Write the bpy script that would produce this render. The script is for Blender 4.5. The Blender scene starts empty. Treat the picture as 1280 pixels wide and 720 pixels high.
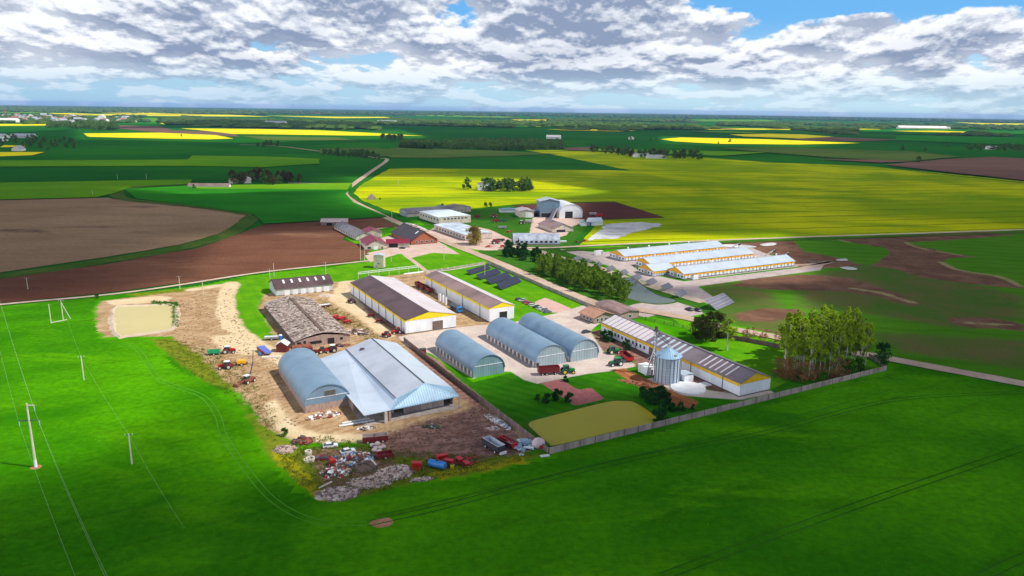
import bpy, bmesh, math, random
import numpy as np
from mathutils import Vector, Matrix
random.seed(7); RNG = np.random.default_rng(11)
R = math.radians
scene = bpy.context.scene
COL = scene.collection
# ------------------------------------------------------------------ camera
FPX, HYP, ROLL, HC = 930.0, 136.0, 0.0141, 100.0
PITCH = math.atan((360-HYP)/FPX)
_F = Vector((0, math.cos(PITCH), -math.sin(PITCH))); _U = Vector((0, math.sin(PITCH), math.cos(PITCH))); _X = Vector((1, 0, 0))
_r = _X*math.cos(ROLL)+_U*math.sin(ROLL); _u = _U*math.cos(ROLL)-_X*math.sin(ROLL)
cam = bpy.data.cameras.new('camera'); camo = bpy.data.objects.new('camera', cam); COL.objects.link(camo)
M = Matrix((( _r.x, _u.x, -_F.x, 0), (_r.y, _u.y, -_F.y, 0), (_r.z, _u.z, -_F.z, HC), (0, 0, 0, 1)))
camo.matrix_world = M
cam.sensor_width = 36; cam.lens = 36*FPX/1280; cam.clip_start = 1; cam.clip_end = 80000
scene.camera = camo
# ------------------------------------------------------------------ light
SUN_EL, SUN_AZ = 49.0, 101.0          # azimuth measured clockwise from +Y (north)
sd = Vector((math.sin(R(SUN_AZ))*math.cos(R(SUN_EL)), math.cos(R(SUN_AZ))*math.cos(R(SUN_EL)), math.sin(R(SUN_EL))))
sun = bpy.data.lights.new('sun', 'SUN'); sun.energy = 5.0; sun.angle = R(0.6); sun.color = (1.0, 0.94, 0.85)
suno = bpy.data.objects.new('sun', sun); COL.objects.link(suno)
suno.rotation_euler = sd.to_track_quat('Z', 'Y').to_euler()
scene.view_settings.view_transform = 'Standard'; scene.view_settings.look = 'None'
scene.view_settings.exposure = 0.12; scene.view_settings.gamma = 1.0
world = bpy.data.worlds.new('World'); scene.world = world; world.use_nodes = True

def nt_tools(nt):
    L = nt.links
    def N(t, **kw):
        n = nt.nodes.new(t)
        ins = kw.pop('ins', {})
        for k, v in kw.items(): setattr(n, k, v)
        for k, v in ins.items():
            if hasattr(v, 'is_output') or isinstance(v, bpy.types.NodeSocket): L.new(v, n.inputs[k])
            else: n.inputs[k].default_value = v
        return n
    def Mth(op, a, b=0.0, c=None, clamp=False):
        n = nt.nodes.new('ShaderNodeMath'); n.operation = op; n.use_clamp = clamp
        for i, v in enumerate((a, b, c)):
            if v is None: continue
            if isinstance(v, bpy.types.NodeSocket): L.new(v, n.inputs[i])
            else: n.inputs[i].default_value = v
        return n.outputs[0]
    def Mix(fac, a, b):
        n = nt.nodes.new('ShaderNodeMix'); n.data_type = 'RGBA'
        for k, v in ((0, fac), (6, a), (7, b)):
            if isinstance(v, bpy.types.NodeSocket): L.new(v, n.inputs[k])
            elif k == 0: n.inputs[0].default_value = v
            else: n.inputs[k].default_value = (*v[:3], 1)
        return n.outputs[2]
    def Ramp(v, lo, hi, a=0.0, b=1.0, smooth=True):
        n = nt.nodes.new('ShaderNodeMapRange'); n.interpolation_type = 'SMOOTHSTEP' if smooth else 'LINEAR'
        L.new(v, n.inputs[0])
        for i, x in enumerate((lo, hi, a, b)):
            if isinstance(x, bpy.types.NodeSocket): L.new(x, n.inputs[i+1])
            else: n.inputs[i+1].default_value = x
        return n.outputs[0]
    def Noise(vec, scale, detail=4, rough=0.55, dist=0.0):
        n = nt.nodes.new('ShaderNodeTexNoise'); n.inputs['Scale'].default_value = scale
        n.inputs['Detail'].default_value = detail; n.inputs['Roughness'].default_value = rough; n.inputs['Distortion'].default_value = dist
        L.new(vec, n.inputs['Vector']); return n.outputs['Fac']
    return N, Mth, Mix, Ramp, Noise, L

# sky: Nishita blue with procedural cumulus deck, laid out by direction
nt = world.node_tree; nt.nodes.clear(); N, Mth, Mix, Ramp, Noise, L = nt_tools(nt)
out = N('ShaderNodeOutputWorld'); bg = N('ShaderNodeBackground')
L.new(bg.outputs[0], out.inputs[0])
sky = N('ShaderNodeTexSky', sky_type='NISHITA', sun_disc=False, sun_elevation=R(SUN_EL), sun_rotation=R(SUN_AZ), altitude=100, air_density=1.0, dust_density=0.6, ozone_density=1.5)
SKY_K = 0.13
tc = N('ShaderNodeTexCoord'); sp = N('ShaderNodeSeparateXYZ', ins={0: tc.outputs['Generated']})
X_, Y_, Z_ = sp.outputs
az = Mth('ARCTAN2', X_, Y_); zc = Mth('MAXIMUM', Z_, 0.0)
def cloud_coord(dz, ox=0.0):
    z2 = Mth('ADD', zc, dz)
    w = Mth('ADD', z2, 0.055)
    uu = Mth('MULTIPLY', Mth('ADD', az, Mth('MULTIPLY', Mth('MULTIPLY', az, z2), -0.8)), 8.0)
    vv = Mth('MULTIPLY', Mth('LOGARITHM', w, math.e), 2.3)
    c = N('ShaderNodeCombineXYZ', ins={0: Mth('ADD', uu, ox), 1: vv, 2: 1.7})
    return c.outputs[0]
def dens(dz):
    c = cloud_coord(dz)
    big = Noise(c, 0.7, 2, 0.5, 0.0); fine = Noise(c, 1.9, 10, 0.56, 0.0)
    d = Mth('ADD', Mth('MULTIPLY', big, 0.5), Mth('MULTIPLY', fine, 0.65))
    return d
d0 = dens(0.0); d1 = dens(0.007); lowf = Noise(cloud_coord(0.0, 5.3), 0.55, 3, 0.5)
hole_c = Mth('ADD', Mth('POWER', Mth('DIVIDE', Mth('SUBTRACT', az, 0.40), 0.15), 2.0), Mth('POWER', Mth('DIVIDE', Mth('SUBTRACT', Z_, 0.130), 0.020), 2.0))
hole = Mth('MULTIPLY', Mth('EXPONENT', Mth('MULTIPLY', hole_c, -1.0)), 0.42)
low = Ramp(Z_, 0.010, 0.05, -0.04, 0.065)
cov = Mth('SUBTRACT', Mth('ADD', d0, low), hole)
mask = Ramp(cov, 0.475, 0.535)
shade = Mth('ADD', Mth('MULTIPLY', Mth('SUBTRACT', d0, d1), 12.0), 0.42, clamp=True)
thick = Ramp(cov, 0.50, 0.75, 0.30, -0.12)
shade = Mth('ADD', Mth('ADD', shade, thick), Mth('MULTIPLY', Mth('SUBTRACT', lowf, 0.52), 1.9), clamp=True)
ccol = Mix(shade, (0.26, 0.33, 0.48), (0.92, 0.95, 1.0))
azr = Ramp(az, -0.6, 0.5)
hor = Mix(azr, (0.36, 0.60, 0.80), (0.52, 0.76, 0.90))
ccol = Mix(Ramp(Z_, 0.008, 0.06, 0.65, 0.0), ccol, hor)
skyc = N('ShaderNodeMix', data_type='RGBA', ins={0: 1.0, 6: sky.outputs[0], 7: (SKY_K, SKY_K, SKY_K*1.05, 1)}); skyc.blend_type = 'MULTIPLY'
base = Mix(Ramp(Z_, 0.0, 0.6, 0.95, 0.05), skyc.outputs[2], Mix(Ramp(Z_, 0.03, 0.12), hor, (0.10, 0.42, 0.85)))
final = Mix(Mth('MULTIPLY', mask, Ramp(Z_, 0.18, 0.5, 1.0, 0.30)), base, Mix(Ramp(Z_, 0.17, 0.35), ccol, (0.30, 0.34, 0.42)))
# bank: bright unseen sky band added opposite the sun to lighten shaded walls
bank = Mth('MULTIPLY', Ramp(az, -1.25, -0.68, 1.9, 0.0), Mth('MULTIPLY', Ramp(Z_, 0.35, 0.6, 1.0, 0.0), Ramp(az, -2.9, -2.2, 0.0, 1.0)))
final = Mix(bank, final, (1.0, 1.0, 1.0)) if False else Mix(Mth('MULTIPLY', Ramp(bank, 0.0, 1.9), 1.0), final, (2.3, 2.35, 2.45))
final = Mix(Ramp(Z_, -0.01, 0.0, 1.0, 0.0), final, (0.06, 0.10, 0.04))
L.new(final, bg.inputs[0]); bg.inputs[1].default_value = 1.0

# ------------------------------------------------------------------ helpers
def G(px, py, z=0.0):
    """ground point (plan position at height z) of a photo coordinate used while surveying the layout"""
    d = _F + _r*((px-640)/FPX) + _u*((360-py)/FPX)
    t = (z-HC)/d.z
    return Vector((d.x*t, d.y*t, z))
def tag(o, label=None, cat=None, group=None, kind=None):
    if label: o['label'] = label
    if cat: o['category'] = cat
    if group: o['group'] = group
    if kind: o['kind'] = kind
    return o
def empty(name, loc, yaw=0.0, label=None, cat=None, group=None):
    o = bpy.data.objects.new(name, None); COL.objects.link(o); o.location = loc; o.rotation_euler = (0, 0, yaw)
    o.empty_display_size = 0.5
    return tag(o, label, cat, group)
def copy_tree(o, parent=None):
    c = o.copy(); COL.objects.link(c); c.parent = parent
    for ch in list(o.children): copy_tree(ch, c)
    return c
_mats = {}
def mat(name, col, rough=0.7, metal=0.0, var=0.12, scale=0.6, col2=None, bump=0.0, corr=0.0, spec=0.5, streak=0.0):
    """painted / metal / masonry surface with grime; corr = spacing of vertical ribs in metres (object space)"""
    if name in _mats: return _mats[name]
    m = bpy.data.materials.new(name); m.use_nodes = True; nt = m.node_tree; nt.nodes.clear()
    N, Mth, Mix, Ramp, Noise, L = nt_tools(nt)
    o = N('ShaderNodeOutputMaterial'); b = N('ShaderNodeBsdfPrincipled'); L.new(b.outputs[0], o.inputs[0])
    tc = N('ShaderNodeTexCoord'); oc = tc.outputs['Object']
    geo = N('ShaderNodeNewGeometry')
    mp = N('ShaderNodeMapping', ins={0: geo.outputs['Position'], 3: (1.0, 1.0, 0.35)})
    n = Noise(mp.outputs[0], scale, 6, 0.6)
    c2 = col2 or tuple(c*(1-3.0*var) for c in col)
    c = Mix(Ramp(n, 0.35, 0.72), tuple(min(1, x*(1+var*0.4)) for x in col), c2) if var > 0 else Mix(0.0, col, col)
    if streak:
        mp2 = N('ShaderNodeMapping', ins={0: oc, 3: (2.2, 2.2, 0.12)})
        c = Mix(Mth('MULTIPLY', Ramp(Noise(mp2.outputs[0], 1.0, 4, 0.7), 0.5, 0.75), streak), c, tuple(x*0.45 for x in col))
    L.new(c, b.inputs['Base Color']); b.inputs['Roughness'].default_value = rough; b.inputs['Metallic'].default_value = metal
    b.inputs['Specular IOR Level'].default_value = spec
    if bump:
        bp = N('ShaderNodeBump', ins={'Height': Noise(oc, scale*6, 5, 0.7), 'Strength': min(1, bump), 'Distance': 0.15})
        L.new(bp.outputs[0], b.inputs['Normal'])
    _mats[name] = m; return m

class MB:
    """collects shapes and links them as ONE mesh object"""
    def __init__(s): s.v = []; s.f = []; s.mi = []; s.cur = 0
    def add(s, vs, fs):
        k = len(s.v); s.v += [tuple(v) for v in vs]; s.f += [tuple(i+k for i in f) for f in fs]; s.mi += [s.cur]*len(fs)
        return s
    def box(s, c, d, yaw=0.0, rot=None):
        hx, hy, hz = d[0]/2, d[1]/2, d[2]/2
        m = rot if rot is not None else Matrix.Rotation(yaw, 3, 'Z')
        vs = [Vector(c)+m @ Vector((x*hx, y*hy, z*hz)) for z in (-1, 1) for y in (-1, 1) for x in (-1, 1)]
        return s.add(vs, [(0, 2, 3, 1), (4, 5, 7, 6), (0, 1, 5, 4), (2, 6, 7, 3), (0, 4, 6, 2), (1, 3, 7, 5)])
    def bar(s, a, b, w, h=None):
        a, b = Vector(a), Vector(b); h = h or w; d = b-a
        q = d.to_track_quat('Z', 'Y').to_matrix()
        return s.box((a+b)/2, (w, h, d.length), rot=q)
    def cyl(s, a, b, r, r2=None, n=12, caps=True):
        a, b = Vector(a), Vector(b); r2 = r if r2 is None else r2
        q = (b-a).to_track_quat('Z', 'Y').to_matrix()
        vs = []
        for P, rr in ((a, r), (b, r2)):
            for i in range(n):
                t = 2*math.pi*i/n; vs.append(P+q @ Vector((rr*math.cos(t), rr*math.sin(t), 0)))
        fs = [(i, (i+1) % n, n+(i+1) % n, n+i) for i in range(n)]
        if caps: fs += [tuple(range(n))[::-1], tuple(range(n, 2*n))]
        return s.add(vs, fs)
    def prism(s, prof, axis, t0, t1, org=(0, 0, 0)):
        """prof: list of (a,z); axis 'x': extruded along x with a=y ; axis 'y': extruded along y with a=x"""
        n = len(prof); vs = []
        for t in (t0, t1):
            for a, z in prof: vs.append((org[0]+(t if axis == 'x' else a), org[1]+(a if axis == 'x' else t), org[2]+z))
        fs = [(i, (i+1) % n, n+(i+1) % n, n+i) for i in range(n)]+[tuple(range(n))[::-1], tuple(range(n, 2*n))]
        return s.add(vs, fs)
    def ell(s, c, r, n=8, m=6, jit=0.0):
        vs = [(c[0], c[1], c[2]-r[2])]
        for j in range(1, m):
            ph = -math.pi/2+math.pi*j/m
            for i in range(n):
                t = 2*math.pi*i/n; k = 1+jit*(random.random()-0.5)
                vs.append((c[0]+k*r[0]*math.cos(ph)*math.cos(t), c[1]+k*r[1]*math.cos(ph)*math.sin(t), c[2]+k*r[2]*math.sin(ph)))
        vs.append((c[0], c[1], c[2]+r[2])); fs = []
        for i in range(n): fs.append((0, 1+(i+1) % n, 1+i))
        for j in range(m-2):
            for i in range(n):
                a = 1+j*n+i; b = 1+j*n+(i+1) % n; fs.append((a, b, b+n, a+n))
        top = len(vs)-1; k = 1+(m-2)*n
        for i in range(n): fs.append((k+i, k+(i+1) % n, top))
        return s.add(vs, fs)
    def build(s, name, m, parent=None, smooth=False, kind=None):
        me = bpy.data.meshes.new(name); me.from_pydata(s.v, [], s.f)
        ms = m if isinstance(m, (list, tuple)) else [m]
        for x in ms: me.materials.append(x)
        if len(ms) > 1:
            me.polygons.foreach_set('material_index', s.mi)
        bm = bmesh.new(); bm.from_mesh(me); bmesh.ops.recalc_face_normals(bm, faces=bm.faces); bm.to_mesh(me); bm.free()
        if smooth:
            me.polygons.foreach_set('use_smooth', [True]*len(me.polygons))
            try: me.set_sharp_from_angle(angle=R(35))
            except Exception: pass
        me.update()
        o = bpy.data.objects.new(name, me); COL.objects.link(o)
        if parent is not None: o.parent = parent
        if kind: o['kind'] = kind
        return o

# ------------------------------------------------------------------ ground cover materials (world-space)
def field_mat(name, a, b, s1=0.004, s2=0.06, rows=None, rowdir=0.0, rowamp=0.25, c3=None, t3=(0.62, 0.75), fine=0.9, finea=0.25, rough=0.95, stretch=0.35, bump=0.3, speck=None):
    if name in _mats: return _mats[name]
    m = bpy.data.materials.new(name); m.use_nodes = True; nt = m.node_tree; nt.nodes.clear()
    N, Mth, Mix, Ramp, Noise, L = nt_tools(nt)
    o = N('ShaderNodeOutputMaterial'); bs = N('ShaderNodeBsdfPrincipled'); L.new(bs.outputs[0], o.inputs[0])
    geo = N('ShaderNodeNewGeometry'); P = geo.outputs['Position']
    rt = N('ShaderNodeMapping', ins={0: P, 2: (0, 0, R(rowdir)), 3: (stretch, 1, 1)}); Q = rt.outputs[0]
    c = Mix(Ramp(Noise(P, s1, 5, 0.6, 0.6), 0.38, 0.64), a, b)
    c = Mix(Ramp(Noise(Q, s2, 6, 0.65), 0.42, 0.7, 0, 0.55), c, tuple((x+y)*0.32 for x, y in zip(a, b)))
    if c3: c = Mix(Ramp(Noise(Q, s1*3.3, 6, 0.65, 0.4), t3[0], t3[1], 0, 0.9), c, c3)
    fn = Noise(P, fine, 3, 0.7)
    c = Mix(Ramp(fn, 0.3, 0.7, 0, finea), c, tuple(x*0.35 for x in a))
    if speck:
        c = Mix(Ramp(Noise(P, speck[0], 4, 0.75), speck[1], speck[1]+0.09, 0, speck[2]), c, speck[3])
    if rows:
        r0 = N('ShaderNodeMapping', ins={0: P, 2: (0, 0, R(rowdir))}); s_ = N('ShaderNodeSeparateXYZ', ins={0: r0.outputs[0]})
        wob = Mth('MULTIPLY', Noise(P, 0.01, 2), 6.0)
        ph = Mth('MULTIPLY', Mth('ADD', s_.outputs[1], wob), 2*math.pi/rows)
        w = Ramp(Mth('COSINE', ph), 0.93, 1.0, 0, rowamp)
        w = Mth('MULTIPLY', w, Ramp(Noise(Q, 0.02, 3), 0.35, 0.6, 0.35, 1.0))
        c = Mix(w, c, tuple(x*0.3 for x in a))
    L.new(c, bs.inputs['Base Color']); bs.inputs['Roughness'].default_value = rough; bs.inputs['Specular IOR Level'].default_value = 0.0
    if bump:
        bp = N('ShaderNodeBump', ins={'Height': fn, 'Strength': bump, 'Distance': 0.4}); L.new(bp.outputs[0], bs.inputs['Normal'])
    _mats[name] = m; return m

def fract(pts, amp, step):
    """closed outline in metres with an uneven edge"""
    res = []; n = len(pts)
    for i in range(n):
        a, b = Vector(pts[i][:2]), Vector(pts[(i+1) % n][:2]); k = max(1, min(60, int((b-a).length/step)))
        nrm = (b-a); nrm = Vector((-nrm.y, nrm.x)).normalized() if nrm.length > 0 else Vector((0, 0))
        for j in range(k):
            q = a.lerp(b, j/k)
            if j and amp: q = q+nrm*random.uniform(-amp, amp)
            res.append((q.x, q.y))
    return res
def smooth_closed(pts, n=8):
    P = [Vector(p[:2]) for p in pts]; k = len(P); res = []
    for i in range(k):
        a, b, c, d = P[i-1], P[i], P[(i+1) % k], P[(i+2) % k]
        for j in range(n):
            t = j/n
            res.append(0.5*((2*b)+(c-a)*t+(2*a-5*b+4*c-d)*t*t+(3*b-3*c+d-a)*t**3))
    return res
def smooth_open(P, n=8):
    P = [Vector(p[:2]) for p in P]; P = [2*P[0]-P[1]]+P+[2*P[-1]-P[-2]]; res = []
    for i in range(1, len(P)-2):
        a, b, c, d = P[i-1:i+3]
        for j in range(n):
            t = j/n; res.append(0.5*((2*b)+(c-a)*t+(2*a-5*b+4*c-d)*t*t+(3*b-3*c+d-a)*t**3))
    res.append(P[-2]); return res
def sheet(name, pts, z, m, amp=0.0, step=8.0, smooth=False, kind='structure'):
    W = [G(*p) for p in pts]
    if smooth: W = smooth_closed(W, 6)
    W = fract([(w[0], w[1]) for w in W], amp, step) if (amp or step < 1e4) and not smooth else [(w[0], w[1]) for w in W]
    mb = MB(); mb.add([(x, y, z) for x, y in W], [tuple(range(len(W)))])
    o = mb.build(name, m, kind=kind)
    me = o.data
    if me.polygons[0].normal.z < 0: me.flip_normals()
    return o
def strip(name, pts, w, z, m, smooth=True, kind='structure', w2=None):
    W = [G(*p) for p in pts]; W = smooth_open(W, 8) if smooth else [Vector(p[:2]) for p in W]
    vs = []; n = len(W)
    for i, p in enumerate(W):
        d = (W[min(i+1, n-1)]-W[max(i-1, 0)]).normalized(); nr = Vector((-d.y, d.x))
        ww = (w if w2 is None else w+(w2-w)*i/(n-1))/2*random.uniform(0.93, 1.07)
        vs += [(p.x+nr.x*ww, p.y+nr.y*ww, z), (p.x-nr.x*ww, p.y-nr.y*ww, z)]
    mb = MB(); mb.add(vs, [(2*i, 2*i+1, 2*i+3, 2*i+2) for i in range(n-1)])
    o = mb.build(name, m, kind=kind)
    if o.data.polygons[0].normal.z < 0: o.data.flip_normals()
    return o
# ------------------------------------------------------------------ terrain
m_crop = field_mat('winter_crop', (0.030, 0.185, 0.001), (0.085, 0.34, 0.001), 0.012, 0.08, rows=18, rowdir=-32, rowamp=0.16, fine=0.45, finea=0.38, c3=(0.11, 0.37, 0.001), t3=(0.52, 0.72), speck=(0.55, 0.60, 0.45, (0.13, 0.30, 0.004)))
m_dark = field_mat('dark_crop', (0.013, 0.110, 0.012), (0.024, 0.15, 0.010), 0.002, 0.01, rows=26, rowdir=30, rowamp=0.12, fine=0.12, finea=0.15, bump=0)
m_mid = field_mat('green_crop', (0.09, 0.26, 0.006), (0.14, 0.32, 0.008), 0.003, 0.015, fine=0.12, finea=0.15, bump=0, rows=30, rowdir=5, rowamp=0.1)
m_vivid = field_mat('vivid_crop', (0.018, 0.17, 0.010), (0.028, 0.21, 0.010), 0.004, 0.02, fine=0.2, finea=0.15, bump=0)
m_dull = field_mat('dull_pasture', (0.075, 0.14, 0.025), (0.11, 0.17, 0.035), 0.004, 0.02, fine=0.15, finea=0.15, bump=0)
m_rape = field_mat('rape_bloom', (0.22, 0.34, 0.001), (0.52, 0.55, 0.001), 0.0045, 0.03, rows=34, rowdir=-14, rowamp=0.95, c3=(0.13, 0.27, 0.002), t3=(0.46, 0.70), fine=0.25, finea=0.2, bump=0.2)
m_rapeb = field_mat('rape_full_bloom', (0.55, 0.53, 0.003), (0.66, 0.62, 0.003), 0.006, 0.04, rows=24, rowdir=-17, rowamp=0.35, c3=(0.30, 0.40, 0.006), t3=(0.60, 0.78), fine=0.25, finea=0.18, bump=0.2)
m_rapef = field_mat('rape_far', (0.72, 0.62, 0.01), (0.80, 0.70, 0.01), 0.002, 0.01, fine=0.1, finea=0.1, bump=0)
m_soil = field_mat('ploughed_soil', (0.135, 0.058, 0.036), (0.19, 0.088, 0.052), 0.006, 0.05, rows=9, rowdir=-10, rowamp=0.16, c3=(0.26, 0.14, 0.085), t3=(0.55, 0.7), fine=0.5, finea=0.3)
m_soild = field_mat('dark_ploughed_soil', (0.10, 0.040, 0.034), (0.13, 0.055, 0.042), 0.006, 0.05, rows=12, rowdir=-17, rowamp=0.2, fine=0.5, finea=0.2)
m_soilt = field_mat('dry_tilled_soil', (0.28, 0.18, 0.10), (0.36, 0.24, 0.14), 0.005, 0.025, rows=14, rowdir=-4, rowamp=0.22, c3=(0.10, 0.058, 0.04), t3=(0.60, 0.70), fine=0.3, finea=0.3)
m_soilr = field_mat('far_tilled_soil', (0.17, 0.10, 0.075), (0.20, 0.12, 0.09), 0.003, 0.02, c3=(0.09, 0.05, 0.04), fine=0.1, bump=0)
m_track = field_mat('gravel_track', (0.52, 0.42, 0.31), (0.62, 0.52, 0.40), 0.03, 0.2, c3=(0.40, 0.28, 0.19), t3=(0.6, 0.8), fine=2.0, finea=0.2, stretch=1)
m_road = field_mat('dirt_road', (0.47, 0.34, 0.26), (0.56, 0.43, 0.34), 0.02, 0.2, c3=(0.36, 0.25, 0.18), t3=(0.6, 0.8), fine=2.0, finea=0.2, stretch=1)
m_conc = field_mat('yard_concrete', (0.44, 0.37, 0.34), (0.55, 0.47, 0.43), 0.04, 0.25, c3=(0.32, 0.25, 0.22), t3=(0.62, 0.8), fine=1.5, finea=0.15, stretch=1, bump=0.1)
m_pave = field_mat('pink_paving', (0.55, 0.34, 0.29), (0.62, 0.42, 0.36), 0.06, 0.4, fine=2.0, finea=0.15, stretch=1, bump=0.1)
m_redslab = field_mat('red_paving', (0.36, 0.11, 0.12), (0.44, 0.16, 0.16), 0.1, 0.5, fine=2.0, finea=0.25, stretch=1, bump=0.1)
m_clay = field_mat('orange_clay', (0.42, 0.20, 0.10), (0.50, 0.27, 0.15), 0.1, 0.5, c3=(0.25, 0.1, 0.06), fine=2.0, finea=0.35, stretch=1)

ground = MB(); RG = 26000
rings = [0, 300, 800, 2000, 5000, 12000, RG]; vs = []
for rr in rings:
    for i in range(72):
        t = 2*math.pi*i/72; vs.append((rr*math.cos(t), rr*math.sin(t), -0.03))
ground.add(vs, [(k*72+i, k*72+(i+1) % 72, (k+1)*72+(i+1) % 72, (k+1)*72+i) for k in range(len(rings)-1) for i in range(72)])
g = ground.build('ground', m_dark, kind='structure')
if g.data.polygons[100].normal.z < 0: g.data.flip_normals()

E4 = 1e9
far = [
 ('rapeseed_field', m_rapef, [(90, 142.6), (180, 142.3), (290, 143.5), (340, 146), (200, 145), (100, 144)]),
 ('crop_field', m_mid, [(0, 138), (60, 138), (110, 140), (80, 142), (0, 141)]),
 ('crop_field', m_mid, [(110, 147), (250, 148), (230, 152), (175, 152.5), (110, 151)]),
 ('rapeseed_field', m_rapef, [(-60, 155), (60, 155), (58, 157), (-60, 158)]),
 ('crop_field', m_vivid, [(110, 152), (200, 152.5), (195, 155), (120, 155)]),
 ('tilled_field', m_soilr, [(118, 156), (200, 158), (215, 163), (290, 165), (300, 171), (200, 166), (140, 160)]),
 ('rapeseed_field', m_rapef, [(193, 152.6), (320, 154), (322, 158), (250, 157), (205, 155.5)]),
 ('rapeseed_field', m_rapef, [(225, 160.6), (320, 161.3), (400, 163), (470, 166.6), (530, 170), (440, 169.7), (320, 168), (290, 167.6), (250, 163)]),
 ('rapeseed_field', m_rapef, [(104, 167), (200, 166), (270, 169), (292, 173.5), (260, 174.5), (180, 173), (112, 171.4)]),
 ('crop_field', m_dull, [(300, 170), (420, 172), (450, 176), (330, 175.5)]),
 ('rapeseed_field', m_rapef, [(5, 181.8), (32, 182.5), (30, 184), (0, 184.5)]),
 ('rapeseed_field', m_rapef, [(-120, 190.5), (56, 190.6), (40, 194.5), (0, 196), (-120, 197)]),
 ('crop_field', m_mid, [(-300, 206), (0, 201), (235, 200), (240, 195), (330, 196), (400, 199), (400, 205), (330, 209.5), (240, 208), (0, 209), (-300, 214)]),
 ('crop_field', m_mid, [(-400, 242), (0, 229.3), (240, 225), (238, 230.5), (165, 234), (145, 242), (120, 247.5), (0, 250.5), (-400, 262)]),
 ('crop_field', m_vivid, [(155, 237), (240, 232.5), (330, 232), (440, 230), (432, 243), (442, 254), (484, 272), (420, 276), (330, 281), (316, 268), (250, 259), (170, 249)]),
 ('crop_field', m_mid, [(230, 233), (330, 231.4), (440, 229.6), (434, 238), (330, 236.8), (250, 237)]),
 ('crop_field', m_dull, [(470, 190.5), (500, 183.5), (560, 187), (600, 188), (700, 193), (560, 198), (490, 197.5)]),
 ('crop_field', m_dull, [(400, 186), (470, 185), (500, 190), (480, 196), (400, 192)]),
 ('rapeseed_field', m_rapef, [(50, 144.5), (90, 144), (90, 145), (50, 145.4)]),
 ('rapeseed_field', m_rapef, [(330, 144.6), (420, 146), (480, 146.2), (490, 147.4), (420, 148), (380, 146.5)]),
 ('crop_field', m_mid, [(520, 143), (640, 146), (640, 147.5), (520, 145)]),
 ('rapeseed_field', m_rapef, [(640, 149.5), (690, 149.8), (690, 151), (640, 151)]),
 ('rapeseed_field', m_rapef, [(680, 153), (745, 153.5), (745, 155), (690, 154.8)]),
 ('rapeseed_field', m_rapef, [(775, 160), (860, 159.8), (955, 161), (1000, 162.4), (900, 162.4), (790, 162)]),
 ('crop_field', m_mid, [(860, 149.5), (960, 150), (980, 152), (880, 152)]),
 ('rapeseed_field', m_rapef, [(825, 174.6), (850, 172.2), (960, 174.6), (1075, 179.4), (1000, 181.2), (900, 180.4), (845, 177.5)]),
 ('rapeseed_field', m_rapef, [(912, 168.5), (960, 167.5), (1006, 168.6), (1042, 171.5), (1000, 173.6), (930, 171)]),
 ('tilled_field', m_soilr, [(985, 174.5), (1042, 171.8), (1130, 175.4), (1070, 177), (1010, 176)]),
 ('crop_field', m_vivid, [(1068, 160), (1190, 163), (1280, 165), (1280, 168), (1180, 166), (1068, 164)]),
 ('rapeseed_field', m_rapef, [(1055, 160.4), (1100, 161), (1100, 162.2), (1060, 162)]),
 ('rapeseed_field', m_rapef, [(1190, 152.5), (1225, 154), (1280, 154.5), (1280, 158), (1240, 157)]),
 ('crop_field', m_vivid, [(1120, 169), (1280, 172), (1500, 178), (1500, 190), (1280, 182), (1120, 176)]),
 ('crop_field', m_dull, [(900, 186), (960, 184), (1140, 190), (1200, 197), (1130, 203), (1040, 198), (960, 191.5)]),
 ('crop_field', m_mid, [(700, 188), (740, 186.5), (960, 191), (900, 196), (790, 191)]),
 ('tilled_field', m_soilr, [(1105, 207), (1180, 200), (1240, 197), (1280, 199), (1700, 216), (1700, 256), (1280, 227), (1190, 217)]),
 ('tilled_field', m_soilr, [(700, 186), (740, 184.5), (742, 188), (715, 189)]),
 ('tilled_field', m_soilr, [(1020, 200), (1100, 201), (1140, 203), (1100, 204.5)]),
]
zf = 0.3
for nm, m_, pts in far:
    zf += 0.05
    sheet(nm, pts, zf, m_, amp=4.0, step=60.0)
for i in range(26):      # far patchwork towards the horizon
    px = random.uniform(-100, 1400); hy = 131+0.0141*px; d = random.choice([6, 8, 10, 12, 15, 18, 21])+random.uniform(-1, 1); zf += 0.04
    w = random.uniform(40, 150); t = random.uniform(0.5, 1.3)
    sheet('crop_field', [(px, hy+d), (px+w*.5, hy+d-.3), (px+w, hy+d+.014*w), (px+w*.8, hy+d+t+.012*w), (px+w*.2, hy+d+t)], zf, random.choice([m_rapef, m_rapef, m_mid, m_vivid, m_dull, m_soilr]), amp=8, step=200)
sheet('dry_tilled_field', [(-500, 268), (0, 250.5), (135, 247.5), (170, 252.5), (300, 266), (314, 269), (290, 288), (225, 306), (130, 322), (60, 332), (0, 341), (-500, 392)], 0.25, m_soilt, amp=1.2, step=12)
sheet('ploughed_field', [(-500, 418), (0, 348), (130, 331), (245, 311), (300, 292), (332, 281), (395, 277.5), (480, 272), (505, 281.5), (500, 284), (440, 287), (428, 300), (450, 306), (463, 312), (452, 325), (320, 342), (120, 368), (0, 379), (-500, 448)], 0.27, m_soil, amp=0.8, step=12)
sheet('rapeseed_field', [(640, 256), (710, 253), (768, 252), (832, 272.5), (748, 275.5), (738, 290), (724, 306.5), (762, 305.5), (845, 302.5), (1000, 297), (1280, 287.5), (1800, 267), (1800, 262), (1280, 227), (1180, 217), (1090, 208), (960, 203), (880, 197), (790, 192), (700, 187.5), (655, 187.5), (700, 195), (755, 206.5), (788, 213.3), (720, 212.5), (640, 212), (520, 210.5), (487, 211), (450, 232), (442, 242), (455, 252), (480, 262), (506, 269)], 0.25, m_rape, amp=1.0, step=15)

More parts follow.
